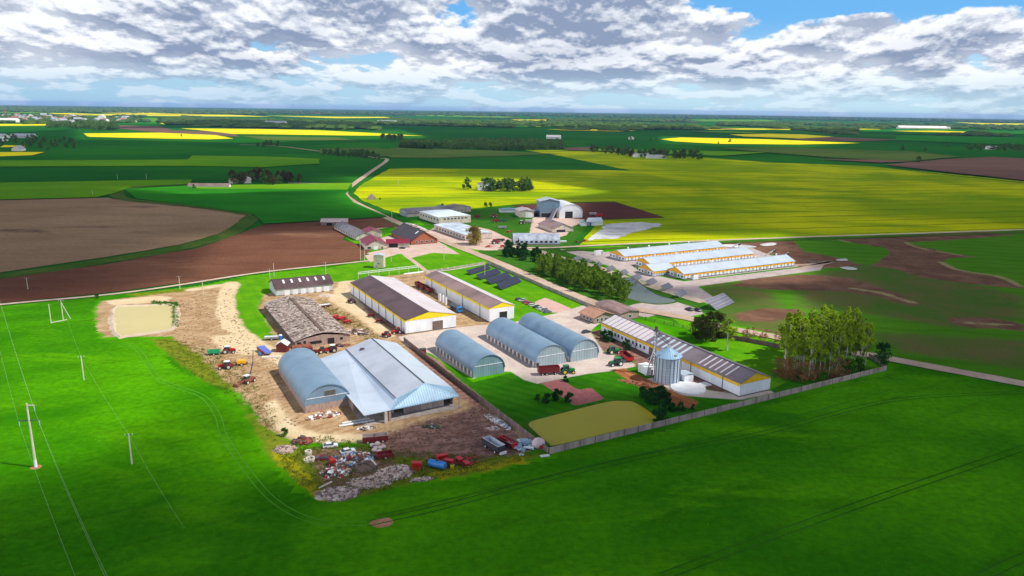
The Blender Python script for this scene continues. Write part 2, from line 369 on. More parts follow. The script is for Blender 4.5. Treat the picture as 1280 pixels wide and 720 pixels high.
sheet('ploughed_field', [(640, 257), (705, 254.5), (768, 253), (800, 262), (829, 272.5), (740, 275), (700, 272)], 0.33, m_soild, amp=0.3, step=12)
sheet('front_crop_field', [(-900, 500), (0, 383), (262, 356), (600, 420), (1110, 452), (1280, 481), (2300, 650), (2300, 4000), (-1200, 4000)], 0.02, m_crop, amp=0, step=30)

# sheets whose surface cover is blended from signed-distance masks
def sdf(P, poly):
    poly = np.array(poly); n = len(poly); d = np.full(len(P), 1e9); ins = np.zeros(len(P), bool)
    for i in range(n):
        a = poly[i]; b = poly[(i+1) % n]; e = b-a; w = P-a
        t = np.clip((w@e)/(e@e+1e-9), 0, 1); q = w-t[:, None]*e; d = np.minimum(d, (q**2).sum(1))
        c1 = (P[:, 1] >= a[1]); c2 = (P[:, 1] < b[1]); cr = e[0]*w[:, 1]-e[1]*w[:, 0]
        ins ^= (c1 & c2 & (cr > 0)) | (~c1 & ~c2 & (cr < 0))
    d = np.sqrt(d); return np.where(ins, d, -d)
def cover_sheet(name, bbox, cell, keep, base, classes, z, label=None):
    x0, x1, y0, y1 = bbox; xs = np.arange(x0, x1+cell, cell); ys = np.arange(y0, y1+cell, cell)
    XX, YY = np.meshgrid(xs, ys); P = np.stack([XX.ravel(), YY.ravel()], 1); nx, ny = len(xs), len(ys)
    W = lambda pts: [(G(*p)[0], G(*p)[1]) for p in pts]
    vals = []
    for cname, polys, *_ in classes:
        d = np.full(len(P), -1e9)
        for pl in polys:
            if isinstance(pl, tuple) and pl[0] == 'line':      # ('line', pts, width)
                q = smooth_open([G(*p) for p in pl[1]], 6); q = [(a.x, a.y) for a in q]; dd = np.full(len(P), 1e9)
                for a, b in zip(q[:-1], q[1:]):
                    a = np.array(a); e = np.array(b)-a; w = P-a; t = np.clip((w@e)/(e@e+1e-9), 0, 1); dd = np.minimum(dd, np.hypot(*(w-t[:, None]*e).T))
                d = np.maximum(d, pl[2]/2-dd)
            else: d = np.maximum(d, sdf(P, W(pl)))
        vals.append(d)
    kd = sdf(P, W(keep)).reshape(ny, nx)
    kk = (kd[:-1, :-1] > 0) | (kd[1:, 1:] > 0) | (kd[:-1, 1:] > 0) | (kd[1:, :-1] > 0)
    jj, ii = np.nonzero(kk); v0 = jj*nx+ii
    F = np.stack([v0, v0+1, v0+nx+1, v0+nx], 1)
    used, inv = np.unique(F, return_inverse=True); F = inv.reshape(F.shape)
    me = bpy.data.meshes.new(name); co = np.zeros((len(used), 3)); co[:, :2] = P[used]; co[:, 2] = z
    me.from_pydata(co.tolist(), [], F.tolist())
    for (cname, *_), d in zip(classes, vals):
        at = me.attributes.new('cover_'+cname, 'FLOAT', 'POINT'); at.data.foreach_set('value', np.clip(d[used], -30, 30).astype(np.float32))
    m = bpy.data.materials.new(name+'_cover'); m.use_nodes = True; nt = m.node_tree; nt.nodes.clear()
    N, Mth, Mix, Ramp, Noise, L = nt_tools(nt)
    o = N('ShaderNodeOutputMaterial'); bs = N('ShaderNodeBsdfPrincipled'); L.new(bs.outputs[0], o.inputs[0])
    geo = N('ShaderNodeNewGeometry'); Pn = geo.outputs['Position']
    n1 = Noise(Pn, 0.12, 6, 0.68, 0.3); n2 = Noise(Pn, 0.9, 4, 0.7); n3 = Noise(Pn, 0.035, 4, 0.6)
    nn = Mth('ADD', Mth('MULTIPLY', n1, 0.7), Mth('MULTIPLY', n2, 0.3)); nn = Mth('SUBTRACT', nn, 0.5)
    c = Mix(Ramp(n3, 0.38, 0.64), *base); c = Mix(Ramp(n2, 0.3, 0.7, 0, 0.25), c, tuple(x*0.4 for x in base[0]))
    h = None
    for k, (cname, polys, ca, cb, soft, amp, *ex) in enumerate(classes):
        at = N('ShaderNodeAttribute', attribute_name='cover_'+cname)
        v = Mth('ADD', at.outputs['Fac'], Mth('MULTIPLY', nn, amp*4))
        w = Ramp(v, -soft, soft)
        off = N('ShaderNodeMapping', ins={0: Pn, 1: (k*37.0, k*11.0, 0), 3: (1, 1, 1)})
        cc = Mix(Ramp(Noise(off.outputs[0], ex[0] if ex else 0.15, 6, 0.7, 0.4), 0.36, 0.66), ca, cb)
        cc = Mix(Ramp(n2, 0.35, 0.72, 0, 0.35), cc, tuple(x*0.5 for x in ca))
        if len(ex) > 1 and ex[1]:     # wheel ruts / mowing stripes along a direction
            r0 = N('ShaderNodeMapping', ins={0: Pn, 2: (0, 0, R(ex[1][0]))}); s_ = N('ShaderNodeSeparateXYZ', ins={0: r0.outputs[0]})
            ph = Mth('MULTIPLY', Mth('ADD', s_.outputs[1], Mth('MULTIPLY', n3, ex[1][3])), 2*math.pi/ex[1][1])
            cc = Mix(Mth('MULTIPLY', Ramp(Mth('COSINE', ph), 0.0, 1.0), ex[1][2]), cc, tuple(x*0.45 for x in ca))
        c = Mix(w, c, cc)
    L.new(c, bs.inputs['Base Color']); bs.inputs['Roughness'].default_value = 0.95; bs.inputs['Specular IOR Level'].default_value = 0.0
    bp = N('ShaderNodeBump', ins={'Height': nn, 'Strength': 0.5, 'Distance': 0.8}); L.new(bp.outputs[0], bs.inputs['Normal'])
    me.materials.append(m); ob = bpy.data.objects.new(name, me); COL.objects.link(ob); ob['kind'] = 'structure'
    return ob

KEEP = [(118, 386), (126, 372), (186, 366), (262, 356), (300, 347), (440, 328), (463, 318), (425, 290), (395, 284), (398, 277), (440, 280), (505, 281), (555, 258), (640, 257.5), (702, 252), (760, 262), (738, 276), (712, 306), (760, 308), (845, 303.5), (1000, 297.2), (1280, 288), (1500, 280), (1900, 420), (1500, 515), (1280, 478), (1118, 455), (1110, 466), (684, 572), (640, 582), (590, 596), (520, 604), (450, 628), (408, 632), (375, 612), (335, 572), (305, 520), (262, 482), (222, 458), (195, 425), (128, 424)]
crop2 = ((0.030, 0.185, 0.001), (0.085, 0.34, 0.001))
classes = [
 ('pasture', [[(985, 300), (1280, 288), (1900, 270), (1900, 600), (1280, 478), (1120, 452), (1085, 443), (980, 416), (905, 402), (880, 372), (905, 352), (990, 342)]], (0.060, 0.20, 0.008), (0.085, 0.23, 0.012), 2.0, 1.0, 0.012, (12, 16, 0.25, 20)),
 ('sparse', [[(1000, 345), (1100, 330), (1200, 350), (1280, 372), (1280, 400), (1200, 412), (1080, 392), (1000, 385)], [(870, 345), (960, 362), (1000, 420), (905, 403)], [(1080, 415), (1280, 425), (1400, 450), (1280, 462), (1130, 440)]], (0.065, 0.14, 0.02), (0.13, 0.12, 0.04), 6.0, 6.0, 0.03),
 ('bare', [[(1045, 300), (1150, 293), (1240, 290), (1268, 294), (1190, 300), (1132, 303), (1146, 307), (1200, 319), (1222, 321), (1185, 323), (1178, 328), (1200, 337), (1240, 345), (1290, 362), (1240, 358), (1150, 347), (1132, 340), (1116, 336), (1090, 332), (1112, 318), (1108, 310), (1070, 304)],
           [(930, 349), (1000, 343), (1060, 347), (1105, 360), (1152, 380), (1140, 383), (1095, 370), (1050, 364), (960, 362), (915, 357)], [(918, 392), (950, 386), (1000, 386), (1008, 395), (965, 402), (925, 401)],
           [(895, 304), (990, 300), (1005, 314), (1060, 325), (1080, 333), (1000, 337), (985, 322), (930, 312)], [(1180, 398), (1230, 396), (1280, 405), (1280, 414), (1200, 408)], [(900, 408), (960, 412), (1000, 425), (985, 432), (930, 424), (900, 418)]], (0.13, 0.068, 0.045), (0.21, 0.12, 0.075), 1.5, 2.5, 0.06),
 ('drybank', [('line', [(1132, 303), (1150, 310), (1200, 319)], 3), ('line', [(1176, 328), (1200, 338), (1250, 346), (1275, 358)], 4), ('line', [(1065, 361), (1100, 366), (1140, 378)], 4), ('line', [(1062, 303), (1050, 300)], 3), ('line', [(1210, 404), (1265, 406)], 3)], (0.26, 0.24, 0.10), (0.36, 0.29, 0.14), 1.5, 3.0),
 ('verge', [[(598, 306), (662, 306), (720, 316), (790, 350), (872, 376), (905, 392), (880, 412), (800, 392), (700, 362), (600, 320)], [(498, 260), (590, 262), (650, 257), (700, 252), (745, 275), (722, 312), (640, 320), (560, 300)]], (0.030, 0.125, 0.010), (0.055, 0.165, 0.012), 1.5, 1.0),
 ('lawn', [[(297, 350), (330, 345), (400, 337), (463, 325), (505, 320), (538, 330), (531, 340), (430, 352), (400, 353), (330, 368), (322, 385), (346, 424), (320, 424), (303, 408), (292, 385)],
           [(512, 323), (530, 316.5), (578, 315), (622, 328), (600, 333), (545, 338), (528, 335)], [(556, 338), (600, 333), (628, 331), (740, 379), (700, 391), (644, 404), (636, 380), (570, 345)],
           [(430, 300), (500, 290), (545, 297), (560, 308), (540, 312), (480, 316), (455, 312)], [(985, 418), (1085, 447), (1106, 461), (960, 500), (940, 440)], [(832, 392), (905, 404), (985, 420), (990, 440), (964, 480), (900, 440)], [(805, 388), (850, 398), (880, 392), (900, 404), (860, 400)]], (0.070, 0.27, 0.004), (0.13, 0.34, 0.006), 0.6, 0.5, 0.08, (62, 7, 0.12, 3)),
 ('mown', [[(524, 438), (592, 478), (640, 466), (672, 479), (790, 455), (812, 450), (930, 500), (962, 488), (1000, 470), (1106, 462), (686, 567), (640, 540), (590, 500)]], (0.025, 0.155, 0.004), (0.045, 0.20, 0.005), 0.6, 0.5, 0.08, (33, 5, 0.3, 2)),
 ('weeds', [[(185, 425), (240, 420), (300, 440), (330, 470), (300, 490), (262, 480), (225, 455)], [(300, 505), (350, 545), (385, 565), (520, 560), (600, 570), (690, 566), (640, 582), (590, 594), (520, 602), (450, 622), (408, 628), (375, 605), (335, 566)], [(160, 368), (262, 357), (300, 350), (285, 372), (230, 378), (180, 372)], [(395, 278), (440, 282), (432, 300), (462, 313), (452, 318), (425, 296)], [(500, 440), (560, 470), (600, 500), (560, 510), (520, 470)], [(440, 395), (480, 425), (470, 440), (420, 420)]], (0.12, 0.19, 0.010), (0.22, 0.24, 0.02), 1.5, 2.5, 0.25),
 ('dandelion', [[(342, 566), (352, 560), (405, 615), (415, 628), (400, 628), (375, 605)], [(540, 592), (575, 583), (650, 573), (662, 578), (600, 590), (550, 598)]], (0.42, 0.36, 0.01), (0.30, 0.32, 0.01), 1.0, 3.5, 0.5),
 ('dirt', [[(120, 388), (127, 376), (180, 370), (240, 363), (285, 354), (298, 352), (293, 378), (303, 408), (322, 424), (347, 425), (324, 386), (330, 368), (400, 354), (430, 352), (445, 350), (528, 340), (560, 345), (640, 402), (566, 414), (500, 422), (540, 446), (600, 498), (625, 520), (685, 562), (640, 566), (600, 575), (500, 560), (440, 552), (380, 555), (330, 535), (315, 510), (285, 478), (250, 445), (215, 420), (128, 422), (121, 410)]], (0.36, 0.225, 0.115), (0.54, 0.39, 0.23), 1.2, 3.2, 0.16, (-52, 3.2, 0.30, 14)),
 ('sand', [('line', [(240, 362), (285, 357), (285, 372), (284, 395), (300, 418), (330, 438), (360, 455)], 7), ('line', [(290, 354), (283, 372), (286, 400), (304, 420), (335, 440)], 9), [(262, 420), (300, 418), (330, 434), (318, 445), (280, 440)], [(425, 352), (445, 350), (480, 385), (502, 418), (482, 424), (445, 395), (410, 375)],
           [(130, 376), (200, 370), (215, 372), (210, 377), (140, 382)], [(330, 505), (345, 500), (372, 535), (395, 548), (380, 556), (345, 535)], ('line', [(345, 520), (380, 545), (440, 548), (520, 552)], 6)], (0.60, 0.47, 0.28), (0.68, 0.55, 0.36), 1.2, 2.2),
 ('mud', [[(378, 560), (480, 562), (508, 588), (475, 606), (430, 624), (402, 618), (398, 590)], [(752, 413), (738, 414), (752, 438), (790, 452), (812, 470), (835, 470), (905, 492), (925, 496), (930, 490), (850, 450)], [(470, 550), (510, 532), (560, 520), (600, 506), (640, 536), (665, 562), (600, 576), (540, 576), (480, 568)], [(345, 478), (352, 500), (375, 520), (360, 505)], [(508, 420), (530, 440), (600, 495), (612, 515), (585, 505), (520, 450)], [(436, 356), (470, 385), (508, 418), (500, 424), (455, 385)]], (0.20, 0.105, 0.08), (0.34, 0.20, 0.16), 1.5, 3.0, 0.22, (-20, 4, 0.35, 8)),
 ('paving', [[(668, 377.5), (682, 372), (715, 386), (700, 391), (676, 390)]], (0.56, 0.36, 0.31), (0.62, 0.42, 0.37), 0.3, 0.1),
 ('pinkyard', [[(516, 297), (545, 284), (574, 290), (580, 287), (598, 284), (612, 287), (640, 300), (650, 310), (625, 313), (600, 312.5), (560, 302)], [(660, 300), (666, 272), (702, 266), (735, 268), (728, 278), (716, 283), (708, 294), (690, 300)], [(464, 300), (500, 292), (496, 284), (520, 292), (545, 300), (575, 318), (540, 316), (512, 323), (500, 317), (462, 328), (455, 317), (480, 312)]], (0.52, 0.38, 0.32), (0.62, 0.48, 0.41), 0.8, 1.0, 0.1),
 ('concrete', [[(497, 421), (566, 410), (640, 403), (695, 392), (742, 378), (766, 385), (800, 396), (752, 402), (738, 414), (754, 440), (786, 450), (796, 458), (770, 463), (730, 468), (672, 480), (655, 475), (637, 464), (600, 468), (592, 474), (540, 443), (508, 432)], [(800, 475), (830, 470), (885, 488), (925, 493), (964, 488), (968, 491), (925, 500), (880, 497), (850, 494), (812, 486)]], (0.50, 0.41, 0.365), (0.62, 0.53, 0.47), 0.5, 0.35, 0.09),
 ('gravel', [[(760, 318), (800, 316), (930, 306), (955, 316), (1000, 333), (860, 350), (815, 342)], [(698, 311), (720, 313), (750, 316), (768, 314), (800, 340), (855, 352), (997, 335), (1030, 331), (1025, 338), (930, 350), (872, 358), (905, 380), (900, 386), (880, 378), (800, 350), (760, 332), (728, 322)], [(790, 381), (832, 373), (872, 386), (880, 392), (855, 397), (830, 391), (808, 397), (788, 392)], [(798, 381), (760, 385), (770, 392), (808, 396)]], (0.40, 0.33, 0.32), (0.50, 0.43, 0.41), 0.6, 0.5),
 ('trench', [[(764, 462), (780, 460), (830, 484), (872, 502), (868, 510), (845, 508), (800, 485)]], (0.42, 0.16, 0.065), (0.30, 0.10, 0.045), 0.8, 1.2, 0.3, (45, 5, 0.4, 3)),
 ('redslab', [[(676, 479), (700, 474), (724, 488), (738, 484), (756, 499), (719, 507.5)]], (0.37, 0.13, 0.13), (0.46, 0.18, 0.17), 0.2, 0.05, 0.4, (28, 1.5, 0.3, 0)),
]
cover_sheet('farm_ground', (-260, 620, 175, 1060), 2.0, KEEP, crop2, classes, 0.06)

# tracks and roads
strip('farm_track', [(-500, 452), (-200, 404), (0, 381.5), (120, 370.5), (200, 360.5), (320, 342), (400, 333), (462, 326.5)], 3.2, 0.40, m_track)
strip('country_road', [(472, 198), (484, 200), (462, 216), (440, 232), (431, 242), (442, 252), (468, 265), (495, 277.5), (560, 304), (620, 327.5), (690, 358), (752, 382), (800, 388), (862, 399), (905, 410), (975, 423), (1060, 440), (1110, 449), (1200, 466), (1280, 481), (1500, 524), (1900, 610)], 7.5, 0.42, m_road)
strip('country_road', [(300, 181), (352, 183.5), (400, 189.5), (440, 193), (474, 198.5)], 6, 0.9, m_road, w2=7)
strip('field_road', [(640, 310), (690, 310), (760, 306.5), (845, 303), (1000, 297), (1280, 287.5), (1700, 271)], 5, 0.44, m_track)
strip('field_track', [(360, 229.5), (400, 230), (444, 229.6)], 4, 0.9, m_track)
strip('field_track', [(648, 309), (670, 313), (700, 322), (740, 332), (790, 350), (840, 366), (880, 378)], 7, 0.14, m_track)
strip('farm_lane', [(560, 302.5), (600, 312), (648, 310.5)], 5, 0.15, m_track)
strip('farm_lane', [(470, 286), (495, 284), (520, 291)], 4, 0.15, m_track)
strip('farm_lane', [(507, 320), (516, 326), (530, 337), (540, 345)], 3.2, 0.16, m_road)
strip('farm_lane', [(1000, 336), (1040, 327), (1010, 331), (985, 331)], 5, 0.16, m_road)
strip('concrete_path', [(520, 341), (560, 338), (606, 330)], 2.2, 0.17, m_conc)
# wheel tracks left in the crop
m_tram = field_mat('tramline', (0.075, 0.30, 0.02), (0.10, 0.33, 0.03), 0.02, 0.3, fine=1.5)
m_tramd = field_mat('tramline_dark', (0.02, 0.10, 0.008), (0.04, 0.13, 0.015), 0.02, 0.3, fine=1.5)
def tram(pts, m_, gap=1.8, w=0.35, off=(1, -1)):
    W = smooth_open([G(*p) for p in pts], 8)
    for s in off:
        mb = MB(); vs = []
        for i, p in enumerate(W):
            d = (W[min(i+1, len(W)-1)]-W[max(i-1, 0)]).normalized(); nr = Vector((-d.y, d.x)); c = p+nr*s*gap/2
            vs += [(c.x+nr.x*w/2, c.y+nr.y*w/2, 0.10), (c.x-nr.x*w/2, c.y-nr.y*w/2, 0.10)]
        mb.add(vs, [(2*i, 2*i+1, 2*i+3, 2*i+2) for i in range(len(W)-1)]); o = mb.build('wheel_track', m_, kind='structure')
        if o.data.polygons[0].normal.z < 0: o.data.flip_normals()
tram([(150, 431), (172, 437), (186, 458), (200, 475), (225, 485), (255, 497), (272, 520), (280, 545), (310, 590), (345, 628), (395, 652), (460, 655)], m_tram)
#tram([(5, 405), (20, 440), (40, 500), (65, 570), (90, 640), (120, 720), (150, 800)], m_tram, gap=2.4, w=0.3)
#tram([(60, 400), (100, 470), (150, 540), (200, 610), (260, 700), (310, 780)], m_tram, gap=2.4, w=0.18, off=(1,))
tram([(460, 655), (560, 632), (680, 600), (800, 572), (960, 540), (1120, 500), (1300, 490)], m_tramd, gap=2.2, w=0.35)
tram([(470, 648), (600, 618), (760, 580), (900, 548), (1060, 505), (1120, 488)], m_tramd, gap=2.2, w=0.25, off=(1,))
tram([(830, 720), (960, 672), (1100, 622), (1280, 560)], m_tramd, gap=2.4, w=0.3)
tram([(1230, 720), (1280, 697), (1400, 650)], m_tramd, gap=2.4, w=0.3)
# bare spot in the front crop
sheet('bare_soil_patch', [(462, 655), (470, 649), (484, 647.5), (492, 652), (486, 658), (472, 660)], 0.09, m_clay, smooth=True)
# ditches and grass margins
m_margin = field_mat('rough_margin', (0.05, 0.12, 0.015), (0.10, 0.16, 0.03), 0.03, 0.2, fine=0.8, finea=0.35, stretch=1)
strip('grass_margin', [(-300, 386), (0, 346), (130, 327), (235, 308), (290, 290), (318, 270)], 16, 0.35, m_margin)
strip('grass_margin', [(145, 243), (160, 250), (250, 259), (318, 269)], 14, 0.6, m_margin)
strip('grass_margin', [(145, 245), (150, 238), (175, 234), (235, 231)], 14, 0.62, m_margin)
strip('grass_margin', [(432, 246), (452, 259), (500, 283)], 5, 0.36, m_margin)
strip('grass_margin', [(1280, 229), (1180, 218.5), (1100, 209)], 8, 0.6, m_dark)
strip('grass_margin', [(700, 314), (845, 306.5), (1000, 300), (1280, 291)], 6, 0.38, m_margin)

# ponds
def water_mat(name, col, rough=0.08, ripple=0.15):
    m = mat(name, col, rough, 0, var=0.03, scale=0.02, bump=0, spec=0.5 if 'grey' in name else 0.12)
    nt = m.node_tree; b = next(n for n in nt.nodes if n.type == 'BSDF_PRINCIPLED'); N, Mth, Mix, Ramp, Noise, L = nt_tools(nt)
    geo = N('ShaderNodeNewGeometry'); bp = N('ShaderNodeBump', ins={'Height': Noise(geo.outputs['Position'], 1.6, 3), 'Strength': ripple, 'Distance': 0.1}); L.new(bp.outputs[0], b.inputs['Normal'])
    return m
m_wy = water_mat('silty_water', (0.54, 0.46, 0.19), 0.25); m_wo = water_mat('ochre_water', (0.37, 0.325, 0.008), 0.25); m_wg = water_mat('grey_water', (0.10, 0.14, 0.13), 0.12)
def pond(name, pts, m_w, m_bank, z, bw, smooth=True, depth=0.0):
    W = [G(*p) for p in pts]; W = smooth_closed(W, 6) if smooth else [Vector(p) for p in fract([(w.x, w.y) for w in W], 0.4, 3)]
    mb = MB(); mb.add([(p.x, p.y, z) for p in W], [tuple(range(len(W)))]); o = mb.build(name, m_w, kind='structure')
    if o.data.polygons[0].normal.z < 0: o.data.flip_normals()
    c = sum((Vector(p[:2]) for p in W), Vector((0, 0)))/len(W); vs = []; n = len(W)
    for p in W:
        d = (Vector(p[:2])-c).normalized(); k = random.uniform(0.7, 1.3)*bw
        vs += [(p[0]-d.x*0.3, p[1]-d.y*0.3, z-0.02), (p[0]+d.x*bw*0.45, p[1]+d.y*bw*0.45, z+bw*0.16), (p[0]+d.x*(bw*0.6+k*0.5), p[1]+d.y*(bw*0.6+k*0.5), 0.05)]
    fs = []
    for i in range(n):
        j = (i+1) % n; fs += [(3*i, 3*j, 3*j+1, 3*i+1), (3*i+1, 3*j+1, 3*j+2, 3*i+2)]
    b = MB().add(vs, fs).build('pond_bank', m_bank, kind='structure')
pond('silt_pond', [(143, 388), (148, 384), (212, 382), (217, 385), (216, 408), (210, 412), (152, 421), (146, 416)], m_wy, m_track, 0.22, 3.0, smooth=False)
pond('ochre_pond', [(661, 529), (690, 520), (720, 512), (760, 502.5), (778, 501.5), (795, 504), (820, 521), (822, 527), (760, 542), (695, 557), (686, 555), (668, 540)], m_wo, m_margin, 0.16, 0.9)
pond('reed_pond', [(762, 352), (790, 348), (802, 356), (820, 368), (845, 376), (822, 380), (795, 376), (775, 368)], m_wg, m_margin, 0.16, 1.5)
# white lime stain spread over the rape field
m_lime = field_mat('lime_slurry', (0.60, 0.60, 0.60), (0.74, 0.74, 0.76), 0.03, 0.1, c3=(0.33, 0.38, 0.42), t3=(0.5, 0.62), fine=0.6, finea=0.4, stretch=0.4)
sheet('lime_slurry_patch', [(744, 299.5), (750, 289), (757, 281), (775, 279), (800, 278), (825, 280), (826, 283), (806, 288), (790, 291), (775, 297), (765, 299)], 0.36, m_lime, amp=2.2, step=3)
for q in ([(742, 300), (735, 300), (748, 290), (752, 293)], [(905, 306), (930, 306.5), (946, 309), (930, 310.5), (908, 309)], [(950, 306), (962, 304), (970, 304.5), (968, 307), (955, 308)], [(1045, 325), (1056, 323.8), (1060, 326), (1050, 326.6)], [(1050, 335), (1062, 334), (1072, 337), (1062, 338)]):
    sheet('lime_slurry_patch', q, 0.37, m_lime, smooth=True)

# haze: even air over the whole plain
hz = MB(); hz.box((0, 0, 62), (56000, 56000, 128)); hm = bpy.data.materials.new('haze_air'); hm.use_nodes = True; nt = hm.node_tree; nt.nodes.clear()
N, Mth, Mix, Ramp, Noise, L = nt_tools(nt); o = N('ShaderNodeOutputMaterial'); pv = N('ShaderNodeVolumePrincipled'); L.new(pv.outputs[0], o.inputs['Volume'])
pv.inputs['Color'].default_value = (0.30, 0.50, 0.95, 1); pv.inputs['Density'].default_value = 3.0e-5; pv.inputs['Anisotropy'].default_value = 0.0
hz.build('haze', hm, kind='stuff')

# unseen cloud decks overhead: even density, thickness shaped to shade all but lit areas
ALT = 900.0; offx, offy = sd.x/sd.z*ALT, sd.y/sd.z*ALT
lit = [[(-400, 470), (0, 386), (100, 388), (262, 348), (330, 330), (440, 318), (500, 290), (560, 268), (640, 280), (655, 312), (760, 368), (900, 385), (1010, 375), (1090, 400), (1090, 445), (975, 485), (925, 498), (860, 498), (800, 480), (755, 462), (700, 458), (640, 464), (640, 520), (560, 560), (470, 595), (390, 590), (330, 545), (285, 510), (245, 560), (170, 605), (0, 640), (-400, 700)],
       [(440, 222), (640, 222), (760, 240), (640, 258), (500, 268), (430, 245)], [(660, 255), (740, 255), (760, 300), (700, 306), (650, 280)], [(765, 300), (1000, 297), (1010, 345), (860, 358), (760, 330)],
       [(150, 236), (440, 229), (430, 238), (240, 242)], [(290, 300), (450, 290), (455, 325), (270, 345)], [(830, 170), (1080, 178), (1000, 184), (840, 180)], [(100, 160), (500, 162), (540, 172), (300, 178), (100, 174)]]
cell = 14.0; xs = np.arange(-1700, 3300, cell); ys = np.arange(60, 4300, cell); XX, YY = np.meshgrid(xs, ys); P = np.stack([XX.ravel(), YY.ravel()], 1)
dmax = np.full(len(P), -1e9)
for pl in lit: dmax = np.maximum(dmax, sdf(P, [(G(*q)[0], G(*q)[1]) for q in pl]))
def vnoise(P, s, seed):
    g_ = np.random.default_rng(seed).random((256, 256)); q = P/s+1000; i = np.floor(q).astype(int); f_ = q-i; f_ = f_*f_*(3-2*f_); a = lambda dx, dy: g_[(i[:, 0]+dx) % 256, (i[:, 1]+dy) % 256]
    return (a(0, 0)*(1-f_[:, 0])+a(1, 0)*f_[:, 0])*(1-f_[:, 1])+(a(0, 1)*(1-f_[:, 0])+a(1, 1)*f_[:, 0])*f_[:, 1]
nz = vnoise(P, 260, 1)*0.5+vnoise(P, 110, 2)*0.3+vnoise(P, 45, 3)*0.2
dd = -dmax+(nz-0.5)*50
th = np.clip((dd+2)/38, 0, 1); th = th*th*(3-2*th)*(0.75+0.6*nz)
th *= np.clip((P[:, 1]-60)/60, 0, 1)*(1+0.5*np.clip((290-P[:, 1])/80, 0, 1))*(1-0.45*np.clip((P[:, 1]-650)/900, 0, 1))
TH = (th*75).reshape(len(ys), len(xs)); KD = TH > 1.0
cb = MB(); idx = -np.ones(TH.shape, int); vs = []; fs = []
kc = KD[:-1, :-1] & KD[1:, :-1] & KD[:-1, 1:] & KD[1:, 1:]
vk = np.zeros(TH.shape, bool)
for a in (0, 1):
    for b in (0, 1): vk[a:a+kc.shape[0], b:b+kc.shape[1]] |= kc
idx[vk] = np.arange(vk.sum()); jj, ii = np.nonzero(vk); nv = len(jj); T_ = TH[jj, ii]
xx = xs[ii]+offx; yy = ys[jj]+offy
top = np.stack([xx, yy, ALT+T_*0.75], 1); bot = np.stack([xx, yy, ALT-T_*0.25], 1)
fj, fi = np.nonzero(kc); A, B, C_, D_ = idx[fj, fi], idx[fj, fi+1], idx[fj+1, fi+1], idx[fj+1, fi]
ft = np.stack([A, B, C_, D_], 1); fb = np.stack([A, D_, C_, B], 1)+nv; faces = ft.tolist()+fb.tolist()
kp = np.pad(kc, 1)
for dj, di, (pa, pb) in ((-1, 0, (0, 1)), (1, 0, (2, 3)), (0, -1, (3, 0)), (0, 1, (1, 2))):
    nb = kp[1+dj:kp.shape[0]-1+dj, 1+di:kp.shape[1]-1+di]; e = kc & ~nb; ej, ei = np.nonzero(e)
    cs = [idx[ej, ei], idx[ej, ei+1], idx[ej+1, ei+1], idx[ej+1, ei]]; a, b = cs[pa], cs[pb]
    faces += np.stack([b, a, a+nv, b+nv], 1).tolist()
me = bpy.data.meshes.new('cloud'); me.from_pydata(np.concatenate([top, bot]).tolist(), [], faces)
cm = bpy.data.materials.new('cloud_vapour'); cm.use_nodes = True; nt = cm.node_tree; nt.nodes.clear()
N, Mth, Mix, Ramp, Noise, L = nt_tools(nt); o = N('ShaderNodeOutputMaterial'); pv = N('ShaderNodeVolumePrincipled'); L.new(pv.outputs[0], o.inputs['Volume'])
pv.inputs['Color'].default_value = (0.95, 0.96, 1, 1); pv.inputs['Density'].default_value = 0.023; pv.inputs['Anisotropy'].default_value = 0.3
me.materials.append(cm); co_ = bpy.data.objects.new('cloud', me); COL.objects.link(co_); co_['kind'] = 'structure'
# ------------------------------------------------------------------ building materials
def rib(m, axis, spacing, amp=0.25, bump=0.6):
    """adds ribs (sheet-metal profile) along an object axis"""
    nt = m.node_tree; b = next(n for n in nt.nodes if n.type == 'BSDF_PRINCIPLED'); N, Mth, Mix, Ramp, Noise, L = nt_tools(nt)
    tc = N('ShaderNodeTexCoord'); s_ = N('ShaderNodeSeparateXYZ', ins={0: tc.outputs['Object']})
    w = Mth('COSINE', Mth('MULTIPLY', s_.outputs[axis], 2*math.pi/spacing)); w = Ramp(w, 0.55, 1.0)
    src = b.inputs['Base Color'].links[0].from_socket
    dk = N('ShaderNodeMix', data_type='RGBA', ins={0: 1.0, 6: src, 7: (0.45, 0.45, 0.45, 1)}); dk.blend_type = 'MULTIPLY'
    # panel-to-panel tone change
    pn = N('ShaderNodeTexWhiteNoise', noise_dimensions='1D', ins={'W': Mth('FLOOR', Mth('DIVIDE', s_.outputs[axis], spacing*3))})
    c = Mix(Mth('MULTIPLY', w, amp), src, dk.outputs[2]); c = Mix(Mth('MULTIPLY', pn.outputs[0], amp*0.5), c, dk.outputs[2])
    L.new(c, b.inputs['Base Color'])
    bp = N('ShaderNodeBump', ins={'Height': w, 'Strength': bump, 'Distance': 0.08}); L.new(bp.outputs[0], b.inputs['Normal']); return m
def panelgrid(m, ax, ay, sx, sy, line=(0.55, 0.57, 0.6), w=0.06):
    nt = m.node_tree; b = next(n for n in nt.nodes if n.type == 'BSDF_PRINCIPLED'); N, Mth, Mix, Ramp, Noise, L = nt_tools(nt)
    tc = N('ShaderNodeTexCoord'); s_ = N('ShaderNodeSeparateXYZ', ins={0: tc.outputs['UV']})
    src = b.inputs['Base Color'].links[0].from_socket; f_ = None
    for a, s in ((ax, sx), (ay, sy)):
        fr = Mth('FRACT', Mth('DIVIDE', s_.outputs[a], s)); g1 = Mth('LESS_THAN', fr, w); f_ = g1 if f_ is None else Mth('MAXIMUM', f_, g1)
    L.new(Mix(f_, src, line), b.inputs['Base Color']); return m
m_white = rib(mat('white_cladding', (0.80, 0.83, 0.88), 0.5, var=0.05, scale=0.25, streak=0.25), 1, 1.2, 0.12, 0.3)
